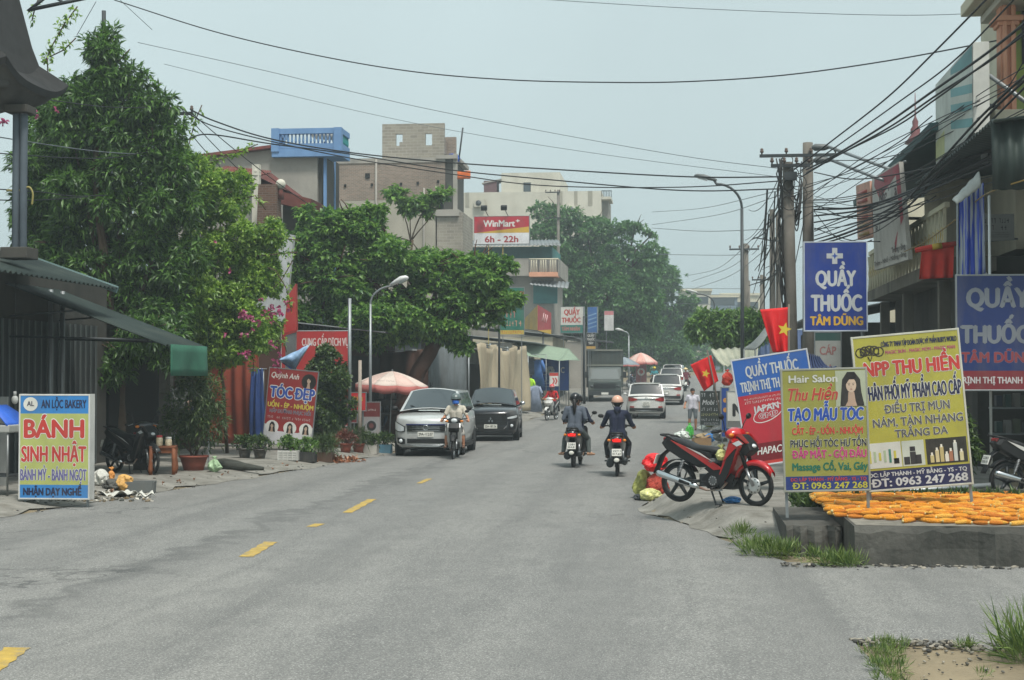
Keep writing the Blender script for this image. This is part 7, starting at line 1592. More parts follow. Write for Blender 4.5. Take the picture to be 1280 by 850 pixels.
# beige tarpaulin along the left
CANV = M('beige_tarpaulin', (168, 156, 132), .88, .18, .7, dirt=(116, 104, 86), dirt_amt=.6, dscale=.5)
T = thing('tarpaulin', 'huge beige tarpaulin hung like a wall behind the black car', 'tarpaulin', (-7.7, 66, 0))
b = MB(); rr = random.Random(31); ph = [rr.uniform(0, 6) for _ in range(6)]
def fn(u, v):
    y = 57 - 66 + 19 * u; top = 3.35 + .1 * math.sin(u * 21) - .08 * abs(math.sin(u * PI * 3)) ** 2
    return V((.13 * math.sin(u * 34 + ph[0]) * (.4 + v * .6) + .08 * math.sin(u * 71 + ph[1] + v * 2) + .12 * math.sin(u * 12 + 3 * v), y, .25 + (top - .25) * (1 - v) + elev(y + 66)))
b.grid(fn, 150, 14, CANV); b.build('sheet', T, solid=.01)
for y in (-9, -2.5, 4, 9.8):
    b = MB(); b.tube([(-.25, y, 0), (-.25, y, 3.5)], .04, STEEL, 8); b.build('post', T)
b = MB(); b.tube([(-.25, -9, 3.42), (-.25, 9.8, 3.42)], .03, STEEL, 6); b.build('rail', T)
# left brown and blue tarps
RB = M('red_brown_tarp', (142, 66, 46), .85, .3, .8, dirt=(88, 46, 36), dirt_amt=.6, dscale=.8)
def curtain(name, label, cat, x0, x1, Y, ztop, zbot, m, waves=9, amp=.12, bil=0.0, seed=0, parts=True):
    T = thing(name, label, cat, (x0, Y, 0)); b = MB(); rr = random.Random(seed); p = [rr.uniform(0, 6) for _ in range(3)]
    b.grid(lambda u, v: V(((x1 - x0) * u + bil * v * (u - .3), amp * math.sin(u * waves * 2 + p[0]) * (.3 + .7 * v) + amp * .5 * math.sin(u * waves * 5 + p[1] + v) - bil * .6 * math.sin(PI * v), ztop + (zbot - ztop) * v + .05 * math.sin(u * 7 + p[2]))), 60, 14, m); b.build('sheet', T, solid=.008)
    r_ = MB(); r_.tube([V((-.1, 0, ztop + .02)), V((x1 - x0 + .1, 0, ztop + .02))], .02, STEEL, 6)
    for xx in (0, x1 - x0): r_.tube([V((xx, .03, 0)), V((xx, .03, ztop))], .022, STEEL, 6)
    r_.build('rail', T); return T
curtain('tarp_curtain', 'red brown tarpaulin curtain hanging below the bougainvillea', 'tarpaulin', hx(236, 41.8), hx(322, 41.8), 41.8, 3.2, .25, RB, 7, .14, .3, 2)
curtain('tarp_curtain', 'narrow deep blue tarpaulin strip beside the red brown curtain', 'tarpaulin', hx(314, 41.2), hx(329, 41.2), 41.2, 2.3, .3, M('dark_blue_tarp', (38, 64, 118), .7, .35, 2), 3, .08, .15, 3)
curtain('tarp_curtain', 'dark brown cloth hung across the shop front behind the parasol', 'tarpaulin', hx(465, 52), hx(545, 52), 52, 3.0, 1.5, DBROWN, 6, .1, .2, 4)
T = thing('blue_sheet', 'small pale blue plastic sheet stretched on a stick above the tilted beauty sign', 'tarpaulin', V((hx(368, 41), 41, hz(463, 41))))
tb = T.location; q = lambda px, py, dy=0: at(px, py, 41 + dy) - tb
b = MB(); A_, B_, C_, D_ = q(351, 448), q(388, 430), q(368, 463), q(352, 452)
b.grid(lambda u, v: A_.lerp(B_, u).lerp(D_.lerp(C_, u), v) + V((0, .1 * math.sin(u * 14) * (1 - v) * u - .2 * math.sin(PI * v), 0)), 20, 8, M('pale_blue_plastic', (140, 172, 206), .45, .35, 6)); b.build('sheet', T, solid=.006)
b = MB(); b.tube([q(388, 429), q(367, 464)], .018, STEEL, 6); b.tube([q(352, 452), q(368, 464)], .02, M('blue_tarp', (48, 92, 190)), 6); b.tube([q(368, 463), V((0, .2, -tb.z + .1))], .02, STEEL, 6); b.build('stick', T)
# signs of the middle distance
l, w, h, z0 = rect(593, 271.5, 661.5, 305, 75)
def ex(T, w, h, z0, y):
    b = MB(); poly(b, [(-.5 * w, z0 + .40 * h), (.5 * w, z0 + .62 * h), (.5 * w, z0 + .40 * h)], C(214, 168, 46), y - .003); b.build('stripe', T)
    for k in (-.24, .12):
        b = MB(); b.tube([V((k * w, 0, z0 + h)), V((k * w - .15, -.5, z0 + h + .35))], .02, DSTEEL, 5); b.box((k * w - .16, -.55, z0 + h + .38), (.3, .16, .22), BLACK, rot=(.5, 0, 0)); b.build('floodlight', T)
board('store_sign', 'red, yellow and white store sign on tall poles with opening hours 6h - 22h', 'sign', l, 0, w, h, [(0, .40, C(222, 222, 224)), (.40, 1, C(196, 36, 54))], [('WinMart', .17, .74, .63, .86, WHITE, dict(bold=.05)), ('+', .76, .83, .76, .90, WHITE, dict(bold=.05)), ('6h - 22h', .2, .8, .06, .28, C(176, 36, 40), dict(bold=.05))], z0=z0, t=.2, legs=(-.24, .02), legm=C(196, 170, 70), extra=ex, back_legs=False)
l, w, h, z0 = rect(625.5, 360, 655, 418, 71)
def ex(T, w, h, z0, y):
    b = MB(); 
    for z, m, hh, s_ in ((.84, WHITE, .05, 1), (.76, YEL, .07, 2), (.36, C(214, 120, 110), .14, 3), (.18, C(206, 150, 120), .12, 4), (.02, SRED, .06, 5)): scribble(b, -.44 * w, .44 * w, z0 + z * h, z0 + (z + hh) * h, m, y - .004, s_)
    b.build('lettering', T)
board('food_sign', 'green and red shop sign with faded lettering hung at the end of the almond tree', 'sign', l, 0, w, h, [(0, .09, C(206, 178, 60)), (.09, .52, C(30, 116, 96)), (.52, .74, C(26, 84, 74)), (.74, .92, C(190, 52, 44)), (.92, 1, C(30, 116, 96))], [], z0=z0, legs=(-.4, .4), extra=ex)
T = thing('corner_lightbox', 'wedge shaped lightbox with one yellow and one red face on a shop corner', 'sign', V((hx(672, 83), 83, hz(419, 83)))); tb = T.location
F = lambda px, py, Y: at(px, py, Y) - tb
def face(b, A, Bq, m): b.add([A[0], Bq[0], Bq[1], A[1]], [(0, 1, 2, 3)], m)
E1 = (F(672, 413, 83), F(672, 381, 83)); E0 = (F(656, 411, 86), F(656, 398, 86)); E2 = (F(689, 418, 85), F(689, 391, 85))
b = MB(); face(b, E0, E1, C(214, 168, 40)); b.add([E0[0], E1[0], E2[0]], [(0, 1, 2)], DSTEEL); b.add([E0[1], E1[1], E2[1]], [(0, 1, 2)], DSTEEL); face(b, E2, E0, DSTEEL); b.build('yellow_face', T)
b = MB(); face(b, E1, E2, C(176, 48, 56)); b.build('red_face', T)
b = MB(); b.add([E1[0].lerp(E2[0], .0) + V((0, -.02, 0)), E1[0].lerp(E2[0], 1) + V((0, -.02, 0)), E2[0].lerp(E2[1], .22) + V((0, -.02, 0))], [(0, 1, 2)], C(214, 168, 40))
for k in range(3):
    u = .36 + k * .13; a_ = E1[0].lerp(E2[0], u).lerp(E1[1].lerp(E2[1], u), .45); c_ = E1[0].lerp(E2[0], u + .1).lerp(E1[1].lerp(E2[1], u + .1), .8); b.tube([a_ + V((0, -.03, 0)), c_ + V((0, -.03, 0))], .03, C(220, 180, 180), 5)
b.build('emblem', T); b = MB(); b.tube([V((.2, 1.2, -tb.z + .2)), V((.2, 1.2, .3))], .05, DSTEEL, 6); b.build('post', T)
l, w, h, z0 = rect(701.5, 384, 730, 416, 89)
board('pharmacy_board', 'white pharmacy board with red words QUẦY THUỐC and a green lower band', 'sign', l, -.12, w, h, [(0, .30, C(38, 128, 116)), (.30, 1, C(216, 214, 206))], [('QUẦY', .16, .84, .70, .90, SRED, dict(bold=.06)), ('THUỐC', .05, .88, .40, .58, SRED, dict(bold=.06)), ('TÂM NHÂN', .05, .85, .08, .22, C(206, 120, 110), dict(bold=.05))], z0=z0, t=.4, legs=(-.4, .4), back_legs=False)
l, w, h, z0 = rect(735, 384, 747, 416, 92)
board('blue_board', 'narrow glossy blue board right of the white pharmacy board', 'sign', l, -.2, w, h, [(0, 1, C(50, 104, 176))], [], z0=z0, t=.2, legs=(-.3,), back_legs=False, extra=lambda T, w, h, z0, y: (lambda b: ([poly(b, [(-.45 * w, z0 + (.15 + .16 * k) * h), (.45 * w, z0 + (.25 + .16 * k) * h), (.45 * w, z0 + (.3 + .16 * k) * h), (-.45 * w, z0 + (.2 + .16 * k) * h)], C(130, 170, 210), y - .003) for k in range(4)], b.build('stripe', T)))(MB()))
l, w, h, z0 = rect(733, 416, 744.5, 436, 91)
board('black_board', 'small black hanging board lettered QUẦY THUỐC TÂY under the blue one', 'sign', l, 0, w, h, [(0, .16, C(196, 150, 60)), (.16, 1, C(30, 28, 30))], [('QUẦY', .12, .88, .76, .9, WHITE), ('THUỐC', .08, .92, .52, .66, WHITE), ('TÂY', .22, .78, .28, .42, WHITE)], z0=z0, legs=(-.3,))
l, w, h, z0 = rect(755.5, 389, 767, 413, 111); board('white_sign', 'plain white hanging sign with a red top among the far dark trees', 'sign', l, 0, w, h, [(0, .8, C(206, 206, 204)), (.8, 1, C(206, 120, 124))], [], z0=z0, legs=(-.3,))
l, w, h, z0 = rect(687, 466, 698, 482.5, 76)
def ex(T, w, h, z0, y):
    b = MB()
    for k in (-.22, .08):
        poly(b, [(k * w, z0 + .62 * h), ((k + .16) * w, z0 + .62 * h), ((k + .34) * w, z0 + .38 * h), ((k + .18) * w, z0 + .38 * h)], SRED, y - .003); poly(b, [((k + .18) * w, z0 + .38 * h), ((k + .34) * w, z0 + .38 * h), ((k + .16) * w, z0 + .14 * h), (k * w, z0 + .14 * h)], SRED, y - .003)
    b.build('chevron', T)
board('chevron_sign', 'white road sign with red double chevrons standing before the clothes shop', 'sign', l, 0, w, h, [(0, .76, C(220, 218, 214)), (.76, 1, SRED)], [], z0=z0, legs=(0,), extra=ex)
l, w, h, z0 = rect(795, 456, 808, 478, 113.5); board('round_mark_board', 'pink board with a pale round mark beneath the far pink parasol', 'sign', l, 0, w, h, [(0, 1, C(170, 96, 100))], [], z0=z0, legs=(-.4, .4), extra=lambda T, w, h, z0, y: (lambda b: (disc(b, 0, z0 + .6 * h, .36 * w, .22 * h, WHITE, y - .003), disc(b, 0, z0 + .6 * h, .18 * w, .11 * h, SRED, y - .006), b.build('round_mark', T)))(MB()))
# clothes shop
T = thing('awning', 'pale green cloth awning stretched above the clothes shop', 'awning', (-7.6, 82, 0)); tb = T.location; F = lambda px, py, Y: at(px, py, Y) - tb
b = MB(); A_, B_, C_, D_ = F(642, 426, 80), F(711, 436, 86), F(699, 451, 79), F(660, 445, 76)
b.grid(lambda u, v: A_.lerp(B_, u).lerp(D_.lerp(C_, u), v) - V((0, 0, .22 * math.sin(PI * u) * math.sin(PI * v))), 16, 8, M('pale_green_cloth', (128, 146, 126), .85, .12, 1)); b.build('sheet', T, solid=.008)
b = MB(); b.grid(lambda u, v: B_.lerp(C_, u).lerp((F(725, 451, 84)).lerp(F(712, 450, 80), u), v), 8, 4, M('pale_green_cloth', (150, 172, 148))); b.build('flap', T, solid=.008)
for p_ in (A_, B_, C_, D_):
    b = MB(); b.tube([p_, V((p_.x, p_.y, elev(82)))], .03, STEEL, 6); b.build('post', T)
l, w, h, z0 = rect(676, 448, 711, 488, 84)
board('shop_banner', 'bright blue shop banner with white emblem under the green cloth awning', 'sign', l, 0, w, h, [(0, 1, C(30, 84, 190))], [('C', .72, .84, .55, .72, WHITE)], z0=z0, legs=(-.4, .4), extra=lambda T, w, h, z0, y: (lambda b: ([disc(b, -.16 * w + .09 * w * math.cos(a), z0 + .62 * h + .09 * h * math.sin(a), .07 * w, .06 * h, C(210, 216, 226), y - .003 - .0004 * i, 12) for i, a in enumerate(np.linspace(0, 5.2, 6))], [b.box((-.2 * w, y - .003, z0 + (.12 + .1 * k) * h), (.5 * w, .002, .025 * h), C(120, 160, 210)) for k in range(3)], b.build('emblem', T)))(MB()))
def garment(label, x, y, z, s, m, kind='shirt'):
    T = thing('hanging_garment', label, 'clothing', (x, y, z), group='garments hanging at the clothes shop'); T.rotation_euler = (0, 0, rr.uniform(-.5, .5)); b = MB()
    ln = {'shirt': .75, 'dress': 1.15, 'trousers': 1.0}[kind] * s; prof = [(.05, 0, .05), (.2 * s, -.05, .06), (.21 * s, -.2 * s, .07), (.19 * s, -.4 * s, .06), ((.2 if kind != 'dress' else .32) * s, -ln, .07)]
    b.loft([[V((w_ * math.cos(t) * (1 + .08 * math.sin(5 * t)), d_ * math.sin(t), z_)) for t in np.linspace(0, 2 * PI, 17)[:-1]] for w_, z_, d_ in prof], m); b.build('body', T)
    if kind != 'trousers':
        for k in (-1, 1): b = MB(); b.tube([V((k * .16 * s, 0, -.07)), V((k * .27 * s, 0, -.3 * s)), V((k * .29 * s, 0, -.5 * s))], [.07 * s, .065 * s, .055 * s], m, 8); b.build('sleeve', T)
    b = MB(); b.tube([V((-.17 * s, 0, -.03)), V((0, 0, .05)), V((0, 0, .14)), V((.04, 0, .18)), V((.02, 0, .21))], .008, STEEL, 5); b.tube([V((.17 * s, 0, -.03)), V((0, 0, .05))], .008, STEEL, 5); b.build('hanger', T)
Yg_ = 77.5
garment('long blue shirt on a hanger at the top of the clothes shop', hx(672, Yg_), Yg_, hz(449, Yg_), 1.25, cloth('blue_shirt_cloth', (70, 110, 170)), 'dress')
garment('dark striped shirt hanging beside the long blue shirt', hx(664, Yg_), Yg_, hz(448, Yg_), 1.1, cloth('dark_stripe_cloth', (84, 92, 108)), 'shirt')
garment('hi-vis yellow green vest hanging at the clothes shop', hx(664, Yg_) , Yg_ - .5, hz(473, Yg_), .9, cloth('hivis_cloth', (176, 230, 50)), 'shirt')
garment('pale teal shirt hanging lowest beside the beige tarpaulin', hx(660.5, Yg_), Yg_ - .8, hz(483, Yg_), 1.1, cloth('teal_shirt_cloth', (110, 170, 186)), 'shirt')
garment('pale grey blue dress hanging right of the teal shirt', hx(671, Yg_), Yg_ - .8, hz(482, Yg_), 1.15, cloth('grey_dress_cloth', (140, 152, 174)), 'dress')
garment('dark grey trousers hanging under the teal shirt', hx(661, Yg_), Yg_ - .4, hz(495, Yg_), .95, cloth('dark_trouser_cloth', (84, 100, 104)), 'trousers')
b = MB(); x = hx(668, Yg_)
T = thing('clothes_rail', 'grey two tier steel clothes rail the garments hang from', 'rail', (x, Yg_, elev(Yg_)))
for zz in (hz(443, Yg_), hz(468, Yg_), hz(477, Yg_)): b.tube([V((-.6, 0, zz - T.location.z)), V((.6, 0, zz - T.location.z))], .014, STEEL, 6)
for k in (-.6, .6): b.tube([V((k, 0, 0)), V((k, 0, hz(443, Yg_) - T.location.z))], .018, STEEL, 6)
b.build('frame', T)
# ------------------------------------------------------------------ right side signs
l, w, h, z0 = rect(1005.5, 304, 1083, 413, 30)
def ex(T, w, h, z0, y):
    b = MB(); cx, cz, a_ = -.011 * w, z0 + .847 * h, .115 * w
    b.box((cx, y - .004, cz), (a_ * 2.3, .004, a_ * .72), SILV); b.box((cx, y - .0045, cz + a_ * .755), (a_ * .72, .003, a_ * .79), SILV); b.box((cx, y - .0045, cz - a_ * .755), (a_ * .72, .003, a_ * .79), SILV)
    poly(b, [(cx, cz + a_ * .5), (cx + a_ * .14, cz + a_ * .12), (cx + a_ * .5, cz), (cx + a_ * .14, cz - a_ * .12), (cx, cz - a_ * .5), (cx - a_ * .14, cz - a_ * .12), (cx - a_ * .5, cz), (cx - a_ * .14, cz + a_ * .12)], ROYAL, y - .008); b.build('cross', T)
    b = MB(); b.tube([V((.46 * w, .12, 0)), V((.46 * w, .12, z0 + h * .9))], .045, STEEL, 8); b.box((.46 * w, .13, z0 + h * .5), (.1, .1, .06), STEEL); b.build('post', T)
BPH = C(14, 50, 150)
board('pharmacy_lightbox', 'blue lightbox on a post with white cross and yellow lettering TÂM DŨNG', 'sign', l, 0, w, h, [(0, 1, BPH)], [('QUẦY', .185, .825, .506, .675, SILV, dict(bold=.055)), ('THUỐC', .11, .915, .22, .40, SILV, dict(bold=.055)), ('TÂM DŨNG', .09, .937, .06, .156, C(230, 176, 40), dict(bold=.06))], z0=z0, t=.14, extra=ex, frame=C(190, 200, 214))
l, w, h, z0 = V((hx(988, 24.6), 24.6, .28)), 93 * 24.2 / FPX, 134 * 24.1 / FPX, hz(574, 24.6) - .28
def ex(T, w, h, z0, y):
    b = MB(); scribble(b, -.42 * w, .4 * w, z0 + .615 * h, z0 + .632 * h, WHITE, y - .004, 1); scribble(b, -.42 * w, .4 * w, z0 + .58 * h, z0 + .603 * h, WHITE, y - .004, 2)
    n = 40
    for i in range(n):
        a0, a1 = 2 * PI * i / n, 2 * PI * (i + 1) / n; rm = Matrix.Rotation(.22, 2)
        P_ = [rm @ V((rx * math.cos(a), rz_ * math.sin(a))) for a, rx, rz_ in ((a0, .215, .072), (a1, .215, .072), (a1, .205, .064), (a0, .205, .064))]
        poly(b, [(-.13 * w + p[0] * w, z0 + .47 * h + p[1] * h) for p in P_], WHITE, y - .002)
    poly(b, [(.02 * w, z0 + .2 * h), (.12 * w, z0 + .34 * h), (.2 * w, z0 + .4 * h), (.3 * w, z0 + .34 * h), (.34 * w, z0 + .2 * h)], C(150, 156, 166), y - .003)
    for k in range(4): poly(b, [(.04 * w, z0 + (.22 + .035 * k) * h), (.32 * w, z0 + (.22 + .035 * k) * h), (.3 * w, z0 + (.235 + .035 * k) * h), (.06 * w, z0 + (.235 + .035 * k) * h)], C(206, 210, 216), y - .005)
    scribble(b, .02 * w, .3 * w, z0 + .055 * h, z0 + .08 * h, WHITE, y - .004, 3); b.build('picture', T)
board('drug_advert_board', 'tilted blue and red pharmacy advert board lettered QUẦY THUỐC and JAPAN GMP', 'sign', l, 0, w, h, [(0, .03, SRED), (.03, .2, DRED), (.2, .66, C(196, 34, 50)), (.66, 1, LBLUE)],
      [('QUẦY THUỐC', .16, .86, .83, .93, SILV), ('TRỊNH THỊ THANH TÂM', .06, .93, .695, .785, SILV), ('JAPAN', .18, .52, .485, .545, SILV, dict(bold=.05, slope=.07)), ('GMP', .24, .49, .425, .47, C(196, 34, 50), dict(outline=SILV, ow=.12, slope=.07)), ('HAPACOL', .14, .60, .095, .16, WHITE, dict(shear=.25, bold=.03))], z0=z0, tilt=R(-9), legs=(-.47, .47), feet=.1, extra=ex, frame=C(196, 200, 206))
l, w, h, z0 = V((hx(1034, 19), 19, .44)), 102 * 18.7 / FPX, 150 * 18.6 / FPX, at(1034, 612, 19).z - .44
board('salon_sign', 'olive yellow hair salon sign with a portrait of a long haired woman, phone number below', 'sign', l, .0, w, h, [(0, .115, C(30, 52, 128)), (.115, 1, OLV)],
      [('Hair Salon', .08, .66, .90, .958, C(206, 206, 196), dict(bold=.05, outline=C(120, 120, 80), ow=.02)), ('Thu Hiền', .07, .66, .75, .85, C(190, 54, 44), dict(shear=.3, bold=.035, outline=C(206, 196, 120), ow=.02)), ('TẠO MẪU TÓC', .06, .96, .58, .68, ROYAL, dict(outline=WHITE, ow=.03, bold=.06, shear=.1)), ('CẮT - ÉP - UỐN - NHUỘM', .10, .945, .465, .52, SRED, dict(bold=.045, outline=C(206, 196, 120), ow=.02)),
       ('PHỤC HỒI TÓC HƯ TỔN', .075, .985, .36, .418, C(30, 30, 34), dict(outline=C(216, 216, 206), ow=.035)), ('ĐẮP MẶT - GỘI ĐẦU', .09, .98, .268, .33, MAG, dict(bold=.05, outline=C(210, 190, 150), ow=.02)), ('Massage Cổ, Vai, Gáy', .09, .99, .165, .225, TGR, dict(bold=.05)), ('ĐC: LẬP THÀNH - MỸ BẰNG - YS - TQ', .06, .97, .075, .102, SRED), ('ĐT: 0963 247 268', .08, .98, .012, .062, C(190, 184, 50), dict(bold=.05))],
      z0=z0, tilt=R(-1.6), legs=(-.49, .49), extra=lambda T, w, h, z0, y: (lambda b: (portrait(b, .325 * w, z0 + .84 * h, .15 * h, y - .006, C(172, 180, 150)), b.build('portrait', T)))(MB()), frame=C(150, 152, 140), feet=.06)
l, w, h, z0 = V((hx(1150, 19.7), 19.7, .44)), 128 * 19.3 / FPX, 191 * 19.2 / FPX, at(1150, 608, 19.7).z - .44
def ex(T, w, h, z0, y):
    b = MB()
    for x0, x1, m in ((-.495, -.14, C(206, 208, 200)), (-.13, .08, C(196, 204, 190)), (.10, .485, C(44, 42, 36))): b.box(((x0 + x1) / 2 * w, y - .002, z0 + .222 * h), ((x1 - x0) * w, .003, .165 * h), m)
    r2 = random.Random(6)
    for x in np.linspace(-.44, -.2, 6): b.box((x * w, y - .005, z0 + .215 * h), (.022 * w, .003, r2.uniform(.05, .09) * h), r2.choice([C(206, 196, 60), C(170, 190, 150), C(60, 130, 110)]))
    b.box((-.19 * w, y - .005, z0 + .18 * h), (.05 * w, .003, .035 * h), BLACK)
    for x, hh in ((-.09, .05), (-.03, .08), (.02, .06)): b.box((x * w, y - .005, z0 + (.15 + hh / 2) * h), (.055 * w, .003, hh * h), C(50, 48, 50))
    b.box((-.03 * w, y - .006, z0 + .25 * h), (.05 * w, .003, .03 * h), C(44, 42, 46))
    for x, hh, c_ in ((.15, .05, C(200, 184, 120)), (.2, .08, C(206, 190, 140)), (.245, .1, C(190, 170, 110)), (.29, .05, C(220, 214, 200)), (.33, .07, C(170, 110, 80)), (.375, .12, C(190, 196, 190)), (.43, .06, C(206, 196, 150))): b.box((x * w, y - .005, z0 + (.15 + hh / 2) * h), (.035 * w, .003, hh * h), c_); b.box((x * w, y - .006, z0 + (.155 + hh) * h), (.018 * w, .003, .02 * h), C(230, 226, 210))
    b.build('product_picture', T)
    b = MB(); cx, cz = -.35 * w, z0 + .905 * h; INKC = C(54, 48, 34)
    for i in range(5):
        a = (i - 2) * .45; b.torus((cx + .055 * w * (i - 2) * .8, y - .004, cz + .01 * h * math.cos(a * 2)), .03 * h, .0035 * h, INKC, 18, 4, 'y', .2)
    write(b, 'SMC', cx - .09 * w, cx + .09 * w, cz - .022 * h, cz + .026 * h, INKC, y=y - .006, bold=.06); b.tube([V((cx - .02 * w, y - .004, cz - .03 * h)), V((cx, y - .004, cz - .06 * h)), V((cx + .02 * w, y - .004, cz - .03 * h))], .004 * h, INKC, 4); b.build('emblem', T)
wo = dict(outline=WHITE, ow=.035)
board('cosmetics_sign', 'tall bright yellow cosmetics sign lettered NPP THU HIỀN standing behind the drying corn', 'sign', l, .0, w, h, [(0, .125, C(32, 36, 84)), (.125, 1, YG)],
      [("CÔNG TY TNHH TẬP ĐOÀN DƯỢC MỸ PHẨM RUBY'S WORLD", .265, .985, .93, .962, NAV, dict(bold=.04)), ('MAGIC SKIN - MAGIC MOM - MAGIC MAN', .3, .965, .882, .904, MAG, dict(bold=.02)), ('NPP THU HIỀN', .085, .985, .745, .833, SRED, dict(outline=WHITE, ow=.03, bold=.06)), ('PHÂN PHỐI MỸ PHẨM CAO CẤP', .075, .985, .585, .675, NAV, dict(outline=WHITE, ow=.035, bold=.03)),
       ('ĐIỀU TRỊ MỤN', .24, .86, .495, .548, C(84, 84, 88), wo), ('NÁM, TÀN NHANG', .12, .975, .408, .46, C(84, 84, 88), wo), ('TRẮNG DA', .32, .82, .332, .38, C(84, 84, 88), wo), ('ĐC: LẬP THÀNH - MỸ BẰNG - YS - TQ', .03, .965, .083, .108, SILV, dict(bold=.05)), ('ĐT: 0963 247 268', .05, .965, .018, .068, SILV, dict(bold=.06))],
      z0=z0, tilt=R(-5), legs=(-.47, .49), extra=ex, frame=C(196, 196, 180), feet=.12)
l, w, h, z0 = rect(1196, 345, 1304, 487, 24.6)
board('pharmacy_banner', 'wide shaded blue and red pharmacy banner at the right edge lettered QUẦY THUỐC', 'sign', l, 0, w, h, [(0, .165, C(132, 30, 42)), (.165, 1, C(16, 42, 108))], [('QUẦY', .12, .84, .725, .887, C(116, 124, 134), dict(bold=.07)), ('THUỐC', .05, .84, .41, .56, C(116, 124, 134), dict(bold=.07)), ('TÂM DŨNG', .05, .9, .24, .325, C(150, 48, 56), dict(bold=.06, outline=C(90, 98, 134), ow=.03)), ('TRỊNH THỊ THANH TÂM', .01, .95, .055, .11, C(206, 200, 200), dict(bold=.04))], z0=z0, legs=(-.49, .49), back_legs=True)  # awning shade put into the darkened blue and letter colours
# big lightbox projecting high on the right
T = thing('projecting_lightbox', 'tall white and teal lightbox projecting high over the right shopfronts', 'sign', (5.22, 29, 6.35))
b = MB(); b.box((0, 0, .78), (.28, 3.9, 1.6), C(196, 196, 188)); b.build('case', T, bevel=.01)
b = MB()
def lb(pts, m, x=-.145): b.add([V((x, y, z)) for y, z in pts], [tuple(range(len(pts)))], m)
lb([(1.9, .02), (-1.92, .02), (-1.92, 1.54), (1.9, 1.54)], C(196, 204, 192)); lb([(-1.9, 1.53), (-1.9, 1.2), (.2, 1.42), (.2, 1.53)], C(60, 140, 144), -.148)
for k in range(3): lb([(-1.9, .1 + k * .3), (.2, .4 + k * .3), (.2, .56 + k * .3), (-1.9, .26 + k * .3)], C(86, 164, 168), -.148)
lb([(1.9, .03), (.9, .03), (.9, .5), (1.9, .4)], C(190, 196, 120), -.148); b.build('face', T)
b = MB()
for zz in (.5, 1.1):
    b.tube([V((.14, 1.0, zz)), V((1.6, .6, zz - .4))], .04, DSTEEL, 6)
b.tube([V((.14, -1.9, 1.0)), V((1.7, -1.6, -.1))], .04, STEEL, 6); b.tube([V((.1, -1.5, .0)), V((.14, -1.5, -.5))], .06, STEEL, 6); b.tube([V((.14, -1.9, .1)), V((1.2, -1.6, -.5))], .035, STEEL, 6); b.build('bracket', T)
# dentist signboard along the right balcony
T = thing('dentist_signboard', 'white signboard with a torn red top fixed along the right balcony', 'sign', (5.0, 33.2, 4.45)); tb = T.location; F = lambda px, py, Y: at(px, py, Y) - tb
A_, B_, C_, D_ = F(1093, 338, 38.6), F(1135, 324, 33.2), F(1123.5, 202, 33.2), F(1090, 223, 38.6)
P_ = lambda u, v, d=0: A_.lerp(B_, u).lerp(D_.lerp(C_, u), v) + V((-d, -d * .3, 0))
def pp(b, uv, m, d): b.add([P_(u, v, d) for u, v in uv], [tuple(range(len(uv)))], m)
b = MB(); b.add([P_(0, 0), P_(1, 0), P_(1, 1), P_(0, 1), P_(0, 0, -.1), P_(1, 0, -.1), P_(1, 1, -.1), P_(0, 1, -.1)], [(0, 1, 2, 3), (4, 5, 6, 7), (0, 1, 5, 4), (1, 2, 6, 5), (2, 3, 7, 6), (3, 0, 4, 7)], C(206, 204, 196)); b.build('panel', T)
b = MB(); PR = C(186, 40, 66); pp(b, [(.12, .98), (1, .98), (1, .62), (.55, .60), (.45, .55), (.3, .72), (.1, .9)], PR, .01); pp(b, [(.9, .62), (.99, .62), (.99, .42), (.9, .36)], PR, .01); pp(b, [(.62, .6), (.72, .6), (.8, .3), (.7, .1), (.68, .3)], PR, .01); pp(b, [(.36, .62), (.5, .58), (.48, .42), (.4, .4)], PR, .01); b.build('red_paint', T)
def wp(b, s, u0, u1, v0, v1, m, d, **kw):
    l_ = MB(); write(l_, s, u0, u1, v0, v1, m, y=0, **kw); ok = b.mi(m); o = len(b.v); b.v.extend([tuple(P_(q[0], q[2], d - q[1] * 3)) for q in l_.v])
    for f_ in l_.f: b.f.append(tuple(i + o for i in f_)); b.m.append(ok); b.sm.append(False)
b = MB(); wp(b, 'Nha Kha', .3, .88, .68, .8, C(70, 20, 34), .02, bold=.06); wp(b, 'RĂNG', .12, .6, .40, .46, C(50, 48, 50), .02); wp(b, 'Trồng răng', .6, .98, .115, .17, C(40, 36, 38), .02); wp(b, 'Trám - Nhổ - Niềng răng', .03, .98, .04, .085, C(60, 50, 46), .02); b.build('lettering', T)
b = MB(); b.tube([P_(0, 1, -.15), P_(1, 1.0, -.15)], .04, STEEL, 6); b.tube([P_(.5, .5, -.1), P_(.5, .5, -.8)], .04, STEEL, 6); b.build('bracket', T)
T = thing('narrow_signboard', 'narrow faded red and white signboard left of the dentist signboard', 'sign', (4.9, 40, 5)); tb = T.location
b = MB(); A_, B_, C_, D_ = F(1072, 300, 41.5), F(1091, 296, 39.5), F(1087, 226, 39.5), F(1070, 232, 41.5)
E_ = V((.12, .04, 0)); b.add([A_, B_, C_, D_, A_ + E_, B_ + E_, C_ + E_, D_ + E_], [(0, 1, 2, 3), (4, 5, 6, 7), (0, 1, 5, 4), (1, 2, 6, 5), (2, 3, 7, 6), (3, 0, 4, 7)], M('faded_red_white', (206, 160, 140), .7, .3, 2)); b.build('panel', T)
b = MB()
for k in range(6):
    z = .08 + k * .15; q = A_.lerp(B_, .2).lerp(D_.lerp(C_, .2), z) - E_ * .1; e_ = A_.lerp(B_, .8).lerp(D_.lerp(C_, .8), z) - E_ * .1; b.tube([q, e_], .05, C(186, 72, 58) if k > 1 else C(176, 140, 60), 5)
b.build('lettering', T)
